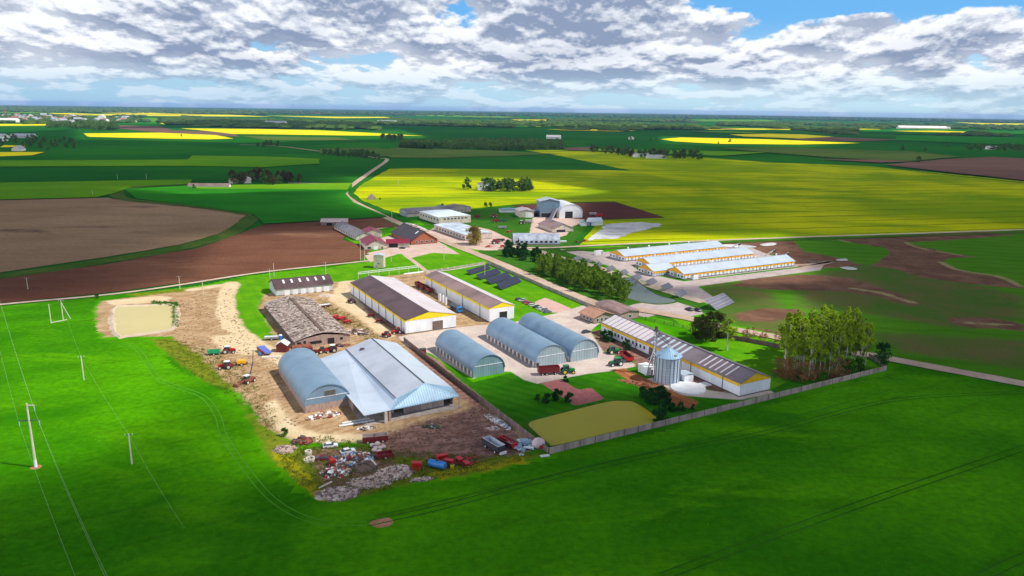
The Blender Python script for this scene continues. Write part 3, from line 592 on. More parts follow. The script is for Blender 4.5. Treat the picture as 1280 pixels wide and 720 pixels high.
m_whitef = rib(mat('white_cladding_end', (0.80, 0.83, 0.87), 0.5, var=0.05, scale=0.25, streak=0.2), 0, 1.2, 0.12, 0.3)
m_yel = mat('yellow_trim', (0.88, 0.52, 0.006), 0.5, var=0.06)
m_yelb = mat('bright_yellow_trim', (0.90, 0.68, 0.004), 0.5, var=0.05)
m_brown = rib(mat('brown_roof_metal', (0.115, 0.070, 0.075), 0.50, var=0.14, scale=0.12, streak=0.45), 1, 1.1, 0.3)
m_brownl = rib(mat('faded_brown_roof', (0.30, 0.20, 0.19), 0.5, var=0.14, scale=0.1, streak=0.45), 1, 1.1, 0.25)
m_rooflil = rib(mat('pale_and_glare_roof_metal', (0.66, 0.60, 0.62), 0.40, var=0.05, scale=0.08, streak=0.08), 1, 1.1, 0.15)  # real pale sheets, plus sun glare coloured onto the sheds' right slopes
m_roofgl = rib(mat('grey_lilac_roof', (0.20, 0.165, 0.19), 0.45, var=0.14, scale=0.1, streak=0.45), 1, 1.1, 0.3)
m_roofwh = rib(mat('white_roof_metal', (0.46, 0.54, 0.63), 0.45, var=0.04, scale=0.1, streak=0.1), 1, 1.1, 0.15)
m_silver = rib(mat('silver_roof_metal', (0.56, 0.62, 0.72), 0.38, 0.25, var=0.06, scale=0.08, streak=0.15), 1, 0.9, 0.2)
m_silver2 = rib(mat('silver_blue_roof', (0.24, 0.40, 0.55), 0.5, 0.1, var=0.10, scale=0.15, streak=0.1), 0, 0.9, 0.3)
m_arch = rib(mat('blue_grey_arch_metal', (0.235, 0.36, 0.49), 0.45, 0.25, var=0.07, scale=0.15, streak=0.2), 1, 1.0, 0.25)
m_archend = rib(mat('teal_grey_sheet', (0.20, 0.33, 0.38), 0.5, 0.1, var=0.06, scale=0.3, streak=0.2), 0, 1.1, 0.2)
m_archend2 = rib(mat('pale_blue_sheet', (0.33, 0.43, 0.48), 0.5, 0.1, var=0.06, scale=0.3, streak=0.25), 0, 1.3, 0.45)
m_brick = mat('pink_brick_wall', (0.42, 0.29, 0.24), 0.9, var=0.14, scale=1.5, bump=0.3, streak=0.2)
m_redbrick = mat('red_brick_wall', (0.40, 0.12, 0.06), 0.9, var=0.12, scale=1.2, bump=0.3, streak=0.2)
m_plaster = mat('cream_plaster', (0.58, 0.50, 0.42), 0.9, var=0.10, scale=0.5, streak=0.35)
m_concrete = mat('grey_concrete_panel', (0.42, 0.36, 0.33), 0.9, var=0.12, scale=0.6, bump=0.3, streak=0.5)
m_ruin = mat('weathered_slate_sheet', (0.42, 0.33, 0.29), 0.95, var=0.22, scale=0.9, bump=0.8)
m_dark = m_dark
m_blk = mat('dark_opening', (0.012, 0.012, 0.014), 0.8, var=0)
m_glass = mat('window_glass', (0.04, 0.06, 0.08), 0.12, var=0)
m_dgrey = mat('dark_grey_metal', (0.06, 0.06, 0.07), 0.6, var=0.1)
m_lgrey = mat('galvanised_steel', (0.45, 0.47, 0.50), 0.4, 0.5, var=0.08, scale=1)
m_gate = mat('brown_sliding_door', (0.16, 0.11, 0.09), 0.7, var=0.1, streak=0.3)
m_crim = rib(mat('crimson_roof_metal', (0.24, 0.012, 0.035), 0.4, var=0.05), 1, 1.0, 0.3)
m_slate = rib(mat('dark_slate_roof', (0.07, 0.058, 0.075), 0.75, var=0.15, scale=0.6), 1, 1.0, 0.3)
m_slateg = rib(mat('grey_fibre_roof', (0.20, 0.19, 0.215), 0.8, var=0.14, scale=0.4), 1, 1.1, 0.3)
m_wood = mat('weathered_timber', (0.36, 0.27, 0.20), 0.9, var=0.15, scale=1.5, streak=0.5)
m_pole = mat('pole_concrete', (0.62, 0.56, 0.46), 0.9, var=0.06)
m_paintw = mat('white_paint', (0.78, 0.80, 0.82), 0.5, var=0.05)
m_orange = mat('orange_trim', (0.88, 0.42, 0.006), 0.5, var=0.05)
m_red = mat('red_machine_paint', (0.55, 0.015, 0.015), 0.35, var=0.08, scale=2)
m_dred = mat('dark_red_paint', (0.20, 0.018, 0.022), 0.5, var=0.12, scale=2, streak=0.2)
m_green = mat('green_machine_paint', (0.02, 0.28, 0.06), 0.35, var=0.08, scale=2)
m_dgreen = mat('dark_green_paint', (0.03, 0.16, 0.07), 0.4, var=0.08, scale=2)
m_blue = mat('blue_paint', (0.03, 0.22, 0.60), 0.4, var=0.06, scale=2)
m_bluel = mat('blue_violet_tarp', (0.12, 0.17, 0.55), 0.5, var=0.06, scale=1)
m_tyre = mat('tyre_rubber', (0.02, 0.02, 0.022), 0.9, var=0.05)
m_rust = mat('rusty_steel', (0.26, 0.085, 0.045), 0.85, var=0.15, scale=2)
m_hub = mat('wheel_hub', (0.70, 0.66, 0.55), 0.5, var=0.0)
m_huby = mat('yellow_hub', (0.75, 0.55, 0.02), 0.5, var=0.0)

YAW = 28.5
def front(px, py, W, L, yaw=YAW, z=0.0):
    """world centre of a footprint whose front-left corner stands at the surveyed point"""
    c = G(px, py, z); a = R(yaw); return Vector((c.x+math.cos(a)*W/2-math.sin(a)*L/2, c.y+math.sin(a)*W/2+math.cos(a)*L/2, 0))
def slope(xa, za, xb, zb, y0, y1, t=0.14):
    """roof slab from eave (xa,za) to ridge (xb,zb)"""
    mb = MB(); vs = []
    for y in (y0, y1): vs += [(xa, y, za), (xb, y, zb), (xb, y, zb+t), (xa, y, za+t)]
    return mb.add(vs, [(0, 1, 2, 3), (7, 6, 5, 4), (0, 4, 5, 1), (3, 2, 6, 7), (0, 3, 7, 4), (1, 5, 6, 2)])
def gabled(label, cat, name, loc, yaw, W, L, he, hr, roofm=(None, None), wallm=None, endm=None, trim=None, over=0.6, rx=0.0, doors=(), windows=(), seams=0, skylights=(), vents=0, plinth=True, group=None):
    """doors/windows: (side, pos, width, z0, height, material); side in 'f','b','l','r'; rx = ridge offset"""
    t = empty(name, loc, R(yaw), label, cat, group); w, l = W/2, L/2; over = 0.35 if trim else over
    wall = MB()
    wall.prism([(-w, 0), (w, 0), (w, he), (rx, hr-0.05), (-w, he)], 'y', -l, l).build('wall', wallm or m_white, t)
    if endm:
        for s in (-1, 1):
            MB().prism([(-w, 0), (w, 0), (w, he-0.02), (rx, hr-0.08), (-w, he-0.02)], 'y', s*l, s*(l+0.03)).build('end_wall', endm, t)
    k = (hr-he)/(w+rx); k2 = (hr-he)/(w-rx)
    rl = slope(-w-over, he-over*k+0.02, rx, hr+0.02, -l-over, l+over).build('roof', roofm[0], t); tag(rl, None)
    slope(w+over, he-over*k2+0.02, rx, hr+0.02, -l-over, l+over).build('roof', roofm[1], t)
    MB().box((rx, 0, hr+0.2), (0.5, 2*l+2*over, 0.1)).build('ridge_cap', m_dgrey if roofm[1] is m_roofgl else roofm[1], t)
    if trim:
        hb = 1.25
        for s in (-1, 1):
            MB().prism([(-w-0.02, he-0.45), (w+0.02, he-0.45), (w+0.02, he), (rx, hr-0.08), (-w-0.02, he)], 'y', s*(l+0.04), s*(l+0.12)).build('gable_trim', trim, t)
            MB().box((s*(w+0.06), 0, he-hb/2-0.12), (0.1, 2*l+0.1, hb)).build('eave_trim', trim, t)
    if plinth: MB().box((0, 0, 0.2), (W+0.12, L+0.18, 0.4)).build('plinth', m_dgrey, t)
    for i in range(seams):
        y = -l+L*(i+0.5 if seams > 0 else 0)/seams
        for s in (-1, 1): MB().cyl((s*(w+0.14), y, 0.3), (s*(w+0.14), y, he), 0.13, n=6).build('downpipe', m_dgrey, t)
    def opening(kind, side, pos, ww, z0, hh, m, fr=m_paintw):
        d = 0.05; y0 = l+(0.06 if endm else 0.0)
        if side in 'fb':
            s = -1 if side == 'f' else 1; c = (pos, s*(y0+d), z0+hh/2); dim = (ww, 0.1, hh); fd = (ww+0.25, 0.06, hh+0.25)
        else:
            s = -1 if side == 'l' else 1; c = (s*(w+d), pos, z0+hh/2); dim = (0.1, ww, hh); fd = (0.06, ww+0.25, hh+0.25)
        o = MB().box(c, dim).build(kind, m, t)
        fb = MB().box((c[0]-(s*0.02 if side in 'lr' else 0), c[1]-(s*0.02 if side in 'fb' else 0), c[2]), fd).build('frame', fr, o)
    for dd in doors: opening('door', *dd)
    for dd in windows: opening('window', *dd)
    for (sd_, pos, x0, x1, ww, ms) in skylights:       # x fraction from eave(0) to ridge(1)
        s = -1 if sd_ == 'l' else 1; xe, xr = s*(w+over), rx; kk = k if s < 0 else k2
        xa, xb = xe+(xr-xe)*x0, xe+(xr-xe)*x1; zf = lambda x: hr-(abs(x-rx))*kk+0.02
        slope(xa, zf(xa)+0.15, xb, zf(xb)+0.15, pos-ww/2, pos+ww/2, 0.06).build('skylight', ms, t)
    for i in range(vents):
        y = -l+L*(i+0.5)/vents; v = MB(); v.cyl((rx, y, hr), (rx, y, hr+1.2), 0.45, n=8); v.cyl((rx, y, hr+1.2), (rx, y, hr+1.5), 0.7, 0.3, n=8); v.build('roof_vent', m_paintw, t)
    return t
def arch_hall(label, name, loc, yaw, W, L, hs, ht, roofm, endm, wallm, over=0.3, doors=(), group=None, piers=0, cat='hangar', n=20, endlow=None):
    t = empty(name, loc, R(yaw), label, cat, group); w, l = W/2, L/2
    arc = [(-w*math.cos(math.pi*i/n), hs+(ht-hs)*math.sin(math.pi*i/n)) for i in range(n+1)]
    arc_o = [(-(w+0.18)*math.cos(math.pi*i/n), hs-0.05+(ht-hs+0.2)*math.sin(math.pi*i/n)) for i in range(n+1)]
    shell = MB(); m_ = n+1; vs = []
    for y in (-l-over, l+over):
        vs += [(a, y, z) for a, z in arc]+[(a, y, z) for a, z in arc_o]
    fs = []
    for i in range(n):
        fs += [(i, i+1, 2*m_+i+1, 2*m_+i), (m_+i, 3*m_+i, 3*m_+i+1, m_+i+1), (i, m_+i, m_+i+1, i+1), (2*m_+i, 2*m_+i+1, 3*m_+i+1, 3*m_+i)]
    fs += [(0, 2*m_, 3*m_, m_), (n, m_+n, 3*m_+n, 2*m_+n)]
    shell.add(vs, fs).build('arched_roof', roofm, t, smooth=True)
    for s in (-1, 1):
        MB().prism([(w-0.05, hs)]+[(a, z) for a, z in arc[::-1]]+[(-w+0.05, hs)], 'y', s*(l-0.3), s*(l-0.1)).build('end_wall', endm, t)
        MB().prism([(-w, 0), (w, 0), (w, hs), (-w, hs)], 'y', s*(l-0.35), s*(l-0.12)).build('end_wall', endlow or endm, t)
        MB().box((s*(w-0.12), 0, hs/2), (0.3, L-0.75, hs)).build('side_wall', wallm, t)
        for i in range(piers):
            y = -l+L*(i+0.5)/piers
            MB().box((s*(w+0.12), y, hs/2), (0.35, L/piers*0.28, hs-0.1)).build('pier', m_paintw, t)
            MB().box((s*(w+0.04), y+L/piers*0.5*0.99 if i < piers-1 else y, hs*0.6), (0.1, L/piers*0.40, hs*0.42)).build('window', m_gate, t)
    MB().box((0, -l+0.02, hs+0.35*(ht-hs)), (W*0.93, 0.12, 0.18)).build('door_rail', m_paintw, t)
    for (pos, ww, hh, m2) in doors:
        o = MB().box((pos, -l+0.0, hh/2), (ww, 0.14, hh)).build('door', m2, t); MB().box((pos, -l+0.03, hh/2+0.08), (ww+0.3, 0.08, hh+0.16)).build('frame', m_lgrey, o)
    return t

# --- main farm
W1, L1 = 25, 83
loc = front(506, 418, W1, L1)
wm = [('f', 3.2, 5.2, 0.1, 4.4, m_gate)]
gabled('long white shed with yellow gable, dark brown roof, right slope near-white with painted sun glare', 'barn', 'barn', loc, YAW+0.5, W1, L1, 6.6, 9.4, (m_brown, m_rooflil), m_white, m_whitef, m_yelb, doors=wm, seams=8, rx=-1.0)  # right slope: sun glare on the brown roof put into its colour
t = bpy.data.objects[-1] if False else None
W2, L2 = 13.5, 79
loc = front(610, 403.3, W2, L2)
gabled('narrow white shed with faded brown roof and a black square doorway in its yellow-topped gable', 'barn', 'barn', loc, YAW+1.0, W2, L2, 7.2, 9.3, (m_brownl, m_rooflil), m_white, m_whitef, m_yelb, doors=[('f', 0.8, 4.2, 0.1, 4.5, m_blk)], seams=4, rx=0.3)  # pale right slope is sun glare painted over a brown roof
# low maroon-roofed shed
loc = front(345.9, 371, 30.5, 19, YAW)
gabled('low white shed with maroon roof and six pale skylights', 'shed', 'shed', loc, YAW+90, 17, 31, 4.2, 7.4, (m_brown, m_brown), rib(mat('pale_green_cladding', (0.55, 0.62, 0.60), 0.6, var=0.06, streak=0.3), 1, 2.5, 0.3), None, None,
       skylights=[('l', -12+4.4*i, 0.50, 0.86, 1.0, m_paintw) for i in range(6)], doors=[('l', -12+4.3*i, 2.6, 0.1, 2.6, m_paintw) for i in range(6)], seams=0)
# long production building with roof stripes
W3, L3 = 15.2, 86.5
loc = front(924, 496.2, W3, L3)
sk = [('l', -L3/2+8+i*2.9, 0.12, 0.94, 0.7, m_rooflil) for i in range(6)]+[('l', -L3/2+34+i*3.4, 0.10, 0.96, 1.3, m_roofwh) for i in range(6)]+[('l', -L3/2+56+i*3.2, 0.05, 0.97, 2.7, m_rooflil) for i in range(10)]
win = [('l', L3/2-3-2.6*i, 1.1, 1.8, 1.4, m_glass) for i in range(12)]
gabled('very long white production building with grey roof striped by pale sheets, beside the silo', 'building', 'production_building', loc, YAW, W3, L3, 5.2, 8.0, (m_roofgl, m_roofgl), m_white, m_whitef, m_yel, skylights=sk, windows=win, doors=[('l', L3/2-37, 4.6, 0.1, 4.4, m_gate)], seams=5)
# small brick gatehouse at its back end
loc = front(748, 412, 12, 16, YAW)
gabled('small pink brick house with orange-brown roof at the far end of the production building', 'house', 'gatehouse', front(737, 405, 16, 9, YAW+5), YAW+5, 12, 11, 3.2, 5.2, (mat('terracotta_roof', (0.42, 0.22, 0.15), 0.8, var=0.08), mat('terracotta_roof2', (0.42, 0.22, 0.15), 0.8, var=0.08)), m_brick,
       windows=[('f', -4+2.6*i, 1.3, 1.0, 1.3, m_glass) for i in range(4)]+[('l', -3+2.6*i, 1.3, 1.0, 1.3, m_glass) for i in range(3)], doors=[('f', 5, 1.0, 0.1, 2.1, m_gate)], over=0.9)
gabled('flat brown-pink annex roof behind the striped production building', 'annex', 'annex', front(778, 402.5, 12, 26, YAW), YAW, 11, 22, 3.8, 4.6, (m_brownl, m_brownl), m_brick, windows=[('f', 0, 1.5, 1.2, 1.3, m_glass)])

# arch hangars
h = arch_hall('blue-grey arched hangar with a teal front, nearest the lawn', 'arched_hangar', front(591.7, 472.8, 13.4, 37), YAW, 13.4, 37, 2.4, 8.3, m_arch, m_archend, m_brick, piers=11, group='blue-grey arched hangars in the yard')
h = arch_hall('middle blue-grey arched hangar with a ribbed pale front and small dark side door', 'arched_hangar', front(669.6, 460.2, 14.4, 44), YAW, 14.4, 44, 2.2, 8.6, m_arch, m_archend2, m_brick, piers=13, doors=[(-6.3, 1.0, 2.1, m_blk)], group='blue-grey arched hangars in the yard')
h = arch_hall('rear blue-grey arched hangar with a plain teal front, beside the brick gatehouse', 'arched_hangar', front(713.3, 453, 13.6, 45), YAW, 13.6, 45, 2.2, 8.8, m_arch, m_archend2, m_brick, piers=13, group='blue-grey arched hangars in the yard')
h = arch_hall('blue-grey arched hangar joined to the big silver barn, with a small window in its front', 'arched_hangar', front(382, 517, 15.3, 43), YAW, 15.3, 43, 2.7, 9.0, m_arch, m_arch, m_brick, endlow=m_brick, cat='hangar')
w_ = MB().box((0.9, -21.5, 6.0), (3.6, 0.2, 1.8)).build('window', mat('dusty_glass', (0.12, 0.12, 0.10), 0.4, var=0.2, scale=3), h); MB().box((0.9, -21.45, 6.0), (3.9, 0.14, 2.1)).build('frame', m_lgrey, w_)

# big silver barn (main gable, lean-to, front hip canopy)
o = G(455, 519.3, 4.3); big = empty('cattle_barn', (o.x, o.y, 0), R(YAW), 'big silver barn with stepped left roof, wide front canopy and open bays', 'barn')
def slabpoly(name, pts, m, t=0.16, parent=big):
    n = len(pts); return MB().add(list(pts)+[(x, y, z-t) for x, y, z in pts], [tuple(range(n)), tuple(range(n, 2*n))[::-1]]+[(i, (i+1) % n, n+(i+1) % n, n+i) for i in range(n)]).build(name, m, parent)
slabpoly('lean_to_roof', [(0, 0, 4.3), (9.2, 0.8, 4.15), (12.4, 4.4, 6.3), (12.0, 62, 6.3), (0, 60, 4.3)], rib(mat('silver_roof_bright', (0.58, 0.68, 0.80), 0.38, 0.2, var=0.05, scale=0.08, streak=0.12), 1, 0.9, 0.15))
slabpoly('roof', [(12.3, 4.5, 6.42), (23.3, 6.5, 9.2), (23.0, 63, 9.2), (12.0, 62, 6.42)], m_silver)
slabpoly('roof', [(23.32, 6.5, 9.2), (34.3, 9.0, 5.0), (34.3, 65, 5.0), (23.02, 63, 9.2)], m_roofwh)
slabpoly('canopy_roof', [(9.2, 0.78, 4.13), (34.5, 2.6, 3.8), (34.3, 8.95, 4.98), (23.3, 6.45, 9.15), (12.4, 4.38, 6.38)], m_silver2)
MB().bar((23.2, 6.4, 9.3), (23.0, 63, 9.3), 0.35, 0.12).build('ridge_cap', m_dgrey, big)
MB().bar((12.2, 4.5, 6.5), (12.0, 62, 6.5), 0.3, 0.12).build('gutter', m_dgrey, big)
MB().box((16.6, 55, 7.7), (1.6, 1.2, 0.9)).build('roof_vent', m_dgrey, big)
MB().box((33.2, 34, 2.4), (0.3, 58, 4.8)).build('wall', m_concrete, big); MB().box((17, 59, 2.1), (32, 0.3, 4.2)).build('wall', m_concrete, big); MB().box((0.9, 37, 2.1), (0.3, 44, 4.2)).build('wall', m_concrete, big)
MB().box((12.2, 33, 2.9), (0.25, 52, 5.8)).build('wall', m_plaster, big)
MB().box((22.5, 5.4, 1.8), (14.5, 0.3, 3.6)).build('front_wall', m_plaster, big); MB().box((18.6, 5.2, 1.5), (5.6, 0.15, 2.4)).build('door', m_concrete, big)
MB().box((25.8, 5.2, 1.7), (0.15, 0.12, 3.3)).build('door_post', m_wood, big)
MB().box((7.4, 0.6, 1.9), (0.9, 0.9, 3.9)).build('column', m_plaster, big); MB().box((9.0, 1.4, 1.9), (0.7, 0.7, 3.9)).build('column', m_brick, big)
for x in (1.2, 33.8): MB().cyl((x, 1.6, 0), (x, 1.6, 4.0), 0.14, n=8).build('column', m_lgrey, big)
MB().box((17, 8.5, 0.08), (33, 15, 0.16)).build('floor_slab', m_concrete, big)
MB().box((4.0, 14, 2.0), (7, 0.3, 4.0)).build('inner_wall', m_brick, big)

# ruined barn with collapsing roof sheets
o = G(369.4, 436); ru = empty('derelict_barn', (o.x, o.y, 0), R(YAW), 'derelict brick barn with a crumbling grey patched roof', 'barn')
RW, RL = 23.5, 70
MB().prism([(0, 0), (RW, 0), (RW, 3.4), (RW/2, 4.8), (0, 3.4)], 'y', 0, 0.4).build('front_wall', m_brick, ru)
MB().prism([(0, 0), (RW, 0), (RW, 3.4), (RW/2, 4.8), (0, 3.4)], 'y', RL-0.4, RL).build('end_wall', m_brick, ru)
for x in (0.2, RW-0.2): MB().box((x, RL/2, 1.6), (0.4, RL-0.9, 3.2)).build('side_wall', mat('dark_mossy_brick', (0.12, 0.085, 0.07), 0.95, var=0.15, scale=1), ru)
MB().box((RW/2, RL/2, 0.1), (RW-1, RL-1, 0.2)).build('floor_slab', m_dgrey, ru)
m_ruin2 = mat('broken_slate_sheet', (0.56, 0.47, 0.41), 0.95, var=0.2, scale=1.5, bump=0.6); m_ruin3 = mat('rotten_sheathing', (0.20, 0.15, 0.12), 0.95, var=0.2, scale=1.5)
for s in (0, 1):      # curved roof: three facets per side, thick, with holes' darkness from real gaps
    prof = [(-0.6, 3.3), (3.5, 4.5), (7.8, 5.4), (RW/2, 5.9)]; rb = MB(); rp = []
    for j in range(46):
        y0, y1 = RL*j/46-0.5, RL*(j+1)/46-0.5
        for (xa, za), (xb, zb) in zip(prof[:-1], prof[1:]):
            if random.random() < 0.035 and 3 < j < 44: continue
            e = random.uniform(-0.06, 0.10); f2 = lambda x: x if s == 0 else RW-x
            q = [(f2(xa), y0, za+e), (f2(xb), y0, zb+e*0.3), (f2(xb), y1+0.05, zb+e*0.3), (f2(xa), y1+0.05, za+e)]
            rb.cur = random.choices([0, 1, 2], [6, 2, 0.7])[0]
            rb.add(q+[(x, y, z-0.12) for x, y, z in q], [(0, 1, 2, 3), (7, 6, 5, 4), (0, 4, 5, 1), (1, 5, 6, 2), (2, 6, 7, 3), (3, 7, 4, 0)])
    for _ in range(620):      # loose and slipped sheets
        i = random.random(); x = random.uniform(0, RW/2-0.5); y = random.uniform(0.5, RL-1.5)
        for (xa, za), (xb, zb) in zip(prof[:-1], prof[1:]):
            if xa <= x <= xb: z = za+(zb-za)*(x-xa)/(xb-xa)
        rb.cur = random.choices([0, 1, 2], [1.2, 2.0, 1.6])[0]
        rb.box((x if s == 0 else RW-x, y, z+0.16), (random.uniform(.5, 1.7), random.uniform(.3, 1.1), 0.07), rot=Matrix.Rotation(random.uniform(-.5, .5), 3, 'Z') @ Matrix.Rotation(random.uniform(-.25, .25)-(0.22 if s == 0 else -0.22), 3, 'Y'))
    rb.build('roof', [m_ruin, m_ruin2, m_ruin3], ru)
rc = MB(); rc.box((RW/2, RL/2-2, 6.2), (0.5, RL-6, 0.35)); rc.box((RW/2+1.0, RL/2-2, 6.02), (0.7, RL-6, 0.15)); rc.build('ridge_vent', mat('rotten_ridge_board', (0.2, 0.13, 0.1), 0.9, var=0.2), ru)
for (x, w_, z0, hh) in ((1.6, 1.6, 0.1, 2.6), (4.0, 1.0, 0.1, 2.8), (8.6, 5.0, 1.1, 1.2), (15.2, 2.9, 0.3, 2.5), (19.8, 1.2, 1.4, 1.1)):
    MB().box((x, -0.03, z0+hh/2), (w_, 0.14, hh)).build('opening', m_blk, ru)

# --- silo group
m_silo = rib(mat('galvanised_silo_sheet', (0.50, 0.60, 0.70), 0.5, 0.15, var=0.05, scale=0.5), 2, 1.1, 0.25, 0.4)
def silo(label, px, py, r, h, ht, ribs=20):
    c = G(px, py); t = empty('grain_silo', (c.x, c.y, 0), 0, label, 'silo', 'galvanised grain silos')
    MB().cyl((0, 0, 0), (0, 0, 0.4), r+0.35, n=40).build('base', m_concrete, t)
    MB().cyl((0, 0, 0.4), (0, 0, h), r, n=40, caps=False).build('wall', m_silo, t, smooth=True)
    MB().cyl((0, 0, h-0.05), (0, 0, h+ht), r+0.35, 0.7, n=24).build('roof', m_silver2, t)
    MB().cyl((0, 0, h+ht), (0, 0, h+ht+0.7), 0.8, 0.6, n=12).build('cap', m_lgrey, t)
    st = MB()
    for i in range(ribs):
        a = 2*math.pi*i/ribs; st.box(((r+0.1)*math.cos(a), (r+0.1)*math.sin(a), h/2+0.2), (0.22, 0.16, h-0.4), yaw=a)
    st.build('stiffener', mat('silo_stiffener', (0.16, 0.2, 0.25), 0.5, 0.3, var=0.05), t)
    ld = MB()
    for s in (-.25, .25): ld.bar(((r+.35)*math.cos(-1.9)+s*.9, (r+.35)*math.sin(-1.9)-s*.3, 0.5), ((r+.35)*math.cos(-1.9)+s*.9, (r+.35)*math.sin(-1.9)-s*.3, h), 0.08)
    ld.build('ladder', m_paintw, t)
    for k in range(4):
        a = k*math.pi/2+0.5; MB().box(((r*0.8)*math.cos(a), (r*0.8)*math.sin(a), h+ht*0.27), (0.9, 0.9, 0.7), yaw=a).build('roof_hatch', m_lgrey, t)
    return c
cs = silo('ribbed grey silo with a shallow cone roof', 833.5, 476, 4.8, 10.3, 3.1)
#
ev = G(817, 467); t = empty('grain_elevator', (ev.x, ev.y, 0), R(YAW), 'tall slim grain elevator tower with a conveyor bridge to the silo roof', 'elevator')
HE = 17.6; tw = MB()
for sx in (-.5, .5):
    for sy in (-.5, .5): tw.bar((sx, sy, 0), (sx, sy, HE), 0.14)
for k in range(15): tw.bar((-.5, -.5, k*1.17), (.5, -.5, (k+1)*1.17), 0.08); tw.bar((-.5, .5, (k+1)*1.17), (-.5, -.5, k*1.17), 0.08)
tw.build('lattice_tower', m_lgrey, t); MB().box((0, 0, HE/2), (0.5, 0.5, HE)).build('elevator_leg', m_lgrey, t); MB().box((0, 0, HE), (2.2, 1.8, 0.2)).build('platform', m_dgrey, t)
MB().box((0, 0, HE+0.9), (0.9, 0.7, 1.5)).build('head', m_dgrey, t)
top = Vector((cs.x, cs.y, 17.8)); la = Vector((ev.x, ev.y, 0)); rm = Matrix.Rotation(-R(YAW), 3, 'Z'); e2 = rm @ (top-la); br = MB(); st_ = Vector((0.5, 0, 15.6)); e2 = Vector((e2.x, e2.y, 14.3))
for dz in (0, 1.1):
    for s in (-.4, .4): br.bar(st_+Vector((0, s, dz)), e2+Vector((0, s, dz)), 0.1)
for k in range(9):
    a = st_.lerp(e2, k/9); b = st_.lerp(e2, (k+1)/9); br.bar(a+Vector((0, -.4, 0)), b+Vector((0, -.4, 1.1)), 0.06); br.bar(a+Vector((0, -.4, 0)), a+Vector((0, -.4, 1.1)), 0.06)
br.build('conveyor_bridge', m_dgrey, t)
MB().bar((-0.5, -0.3, 11), (-5.5, -2.0, 0.8), 0.35).build('spout', m_lgrey, t); MB().bar((-0.5, 0.3, 8), (-4, 1.2, 5), 0.2).build('brace', m_lgrey, t)
p = G(808, 466); t = empty('dust_cabin', (p.x, p.y, 0), R(YAW), 'small white cabin left of the silo', 'cabin'); MB().box((0, 0, 1.5), (4, 5.5, 3)).build('wall', m_white, t); MB().box((0, 0, 3.1), (4.3, 5.8, 0.2)).build('roof', m_paintw, t); MB().box((0.5, -2.78, 1.1), (1, 0.08, 2)).build('door', m_dgrey, t)
p = G(856, 475.5); t = empty('fan_housing', (p.x, p.y, 0), R(YAW), 'small white box housing right of the silo', 'housing'); MB().box((0, 0, 1.4), (4.4, 4.4, 2.8)).build('wall', m_whitef, t); slope(-2.4, 2.85, 0, 3.4, -2.4, 2.4).build('roof', m_roofwh, t); slope(2.4, 2.85, 0, 3.4, -2.4, 2.4).build('roof', m_roofwh, t)
p = G(860, 486); t = empty('round_slab', (p.x, p.y, 0), R(YAW), 'round white concrete foundation slab in front of the silo', 'slab'); MB().cyl((0, 0, 0.05), (0, 0, 0.6), 6.4, n=48).build('disc', mat('fresh_white_concrete', (0.78, 0.79, 0.80), 0.8, var=0.05, scale=0.4), t, smooth=True); MB().box((7.6, 0.3, 0.22), (5.5, 3.6, 0.35)).build('ramp', _mats['fresh_white_concrete'], t)

# --- cattle sheds on the right (three long, one annex)
def long_shed(label, px, py, W, L, x0vents, annex=False, z=3.6):
    yaw = YAW-90; c = G(px, py, z); a = R(yaw)       # near (+x,-y) corner
    ct = Vector((c.x-math.cos(a)*W/2-math.sin(a)*L/2, c.y-math.sin(a)*W/2+math.cos(a)*L/2, 0))
    n = 0 if annex else 15; wins = [('r', -L/2+L*(i+0.5)/n, L/n*0.66, 0.9, 1.9, m_paintw) for i in range(n)]
    wins += [('f', -W/2+W*(i+0.5)/5, 1.3, 1.1, 1.2, m_glass) for i in range(5) if i != 2]
    return gabled(label, 'cattle shed', 'cattle_shed', ct, yaw, W, L, z, z+2.9, (m_roofwh, m_roofwh), rib(mat('shed_cladding_grey', (0.50, 0.56, 0.62), 0.6, var=0.08, streak=0.2), 1, 2.0, 0.3), m_whitef, m_orange, windows=wins, doors=[('f', 0, 3.0, 0.1, 3.0, m_lgrey)], seams=n, vents=0 if annex else 5, group=None if annex else 'three long white cattle sheds')
long_shed('long white cattle shed with orange eaves, farthest of the three, next to the field road', 781, 320.6, 17.5, 91, 5)
long_shed('long white cattle shed with orange eaves, middle one of the three', 814, 330.5, 16, 91, 5)
long_shed('long white cattle shed with orange eaves, nearest of the three', 855, 342.5, 15.5, 96, 5)
long_shed('short white annex with an orange gable joined to the nearest cattle shed', 817, 339.2, 15, 17, 0, True, 3.4)
for k, (px, py, qx, qy) in enumerate([(912, 312, 924, 305), (955.5, 321.5, 968, 313.5), (979, 323, 985, 317)]):
    a, b = G(px, py), G(qx, qy, 5.5); b = Vector((b.x, b.y, 0)); t = empty('inclined_conveyor', a, 0, 'inclined white conveyor rising behind the %s cattle shed' % ('farthest', 'middle', 'nearest')[k], 'conveyor', 'inclined conveyors at the shed ends')
    d = b-a; d.z = 6.0; MB().bar((0, 0, 1), d, 1.0, 0.7).build('conveyor_trough', m_paintw, t); MB().bar((d.x, d.y, 5.7), (d.x, d.y, 0), 0.3).build('support', m_dgrey, t); MB().box((d.x, d.y, 5.4), (1.6, 1.6, 1.4)).build('head', m_dgrey, t)
p = G(773, 320.5); t = empty('feed_container', (p.x-10, p.y, 0), R(YAW), 'white box container at the end of the farthest cattle shed', 'container'); p = G(748, 318.3); t.location = (p.x, p.y, 0)
MB().box((0, 0, 1.5), (6, 2.6, 2.8)).build('body', m_paintw, t); MB().box((2.2, -1.33, 1.4), (1.2, 0.06, 2.2)).build('door', m_lgrey, t)
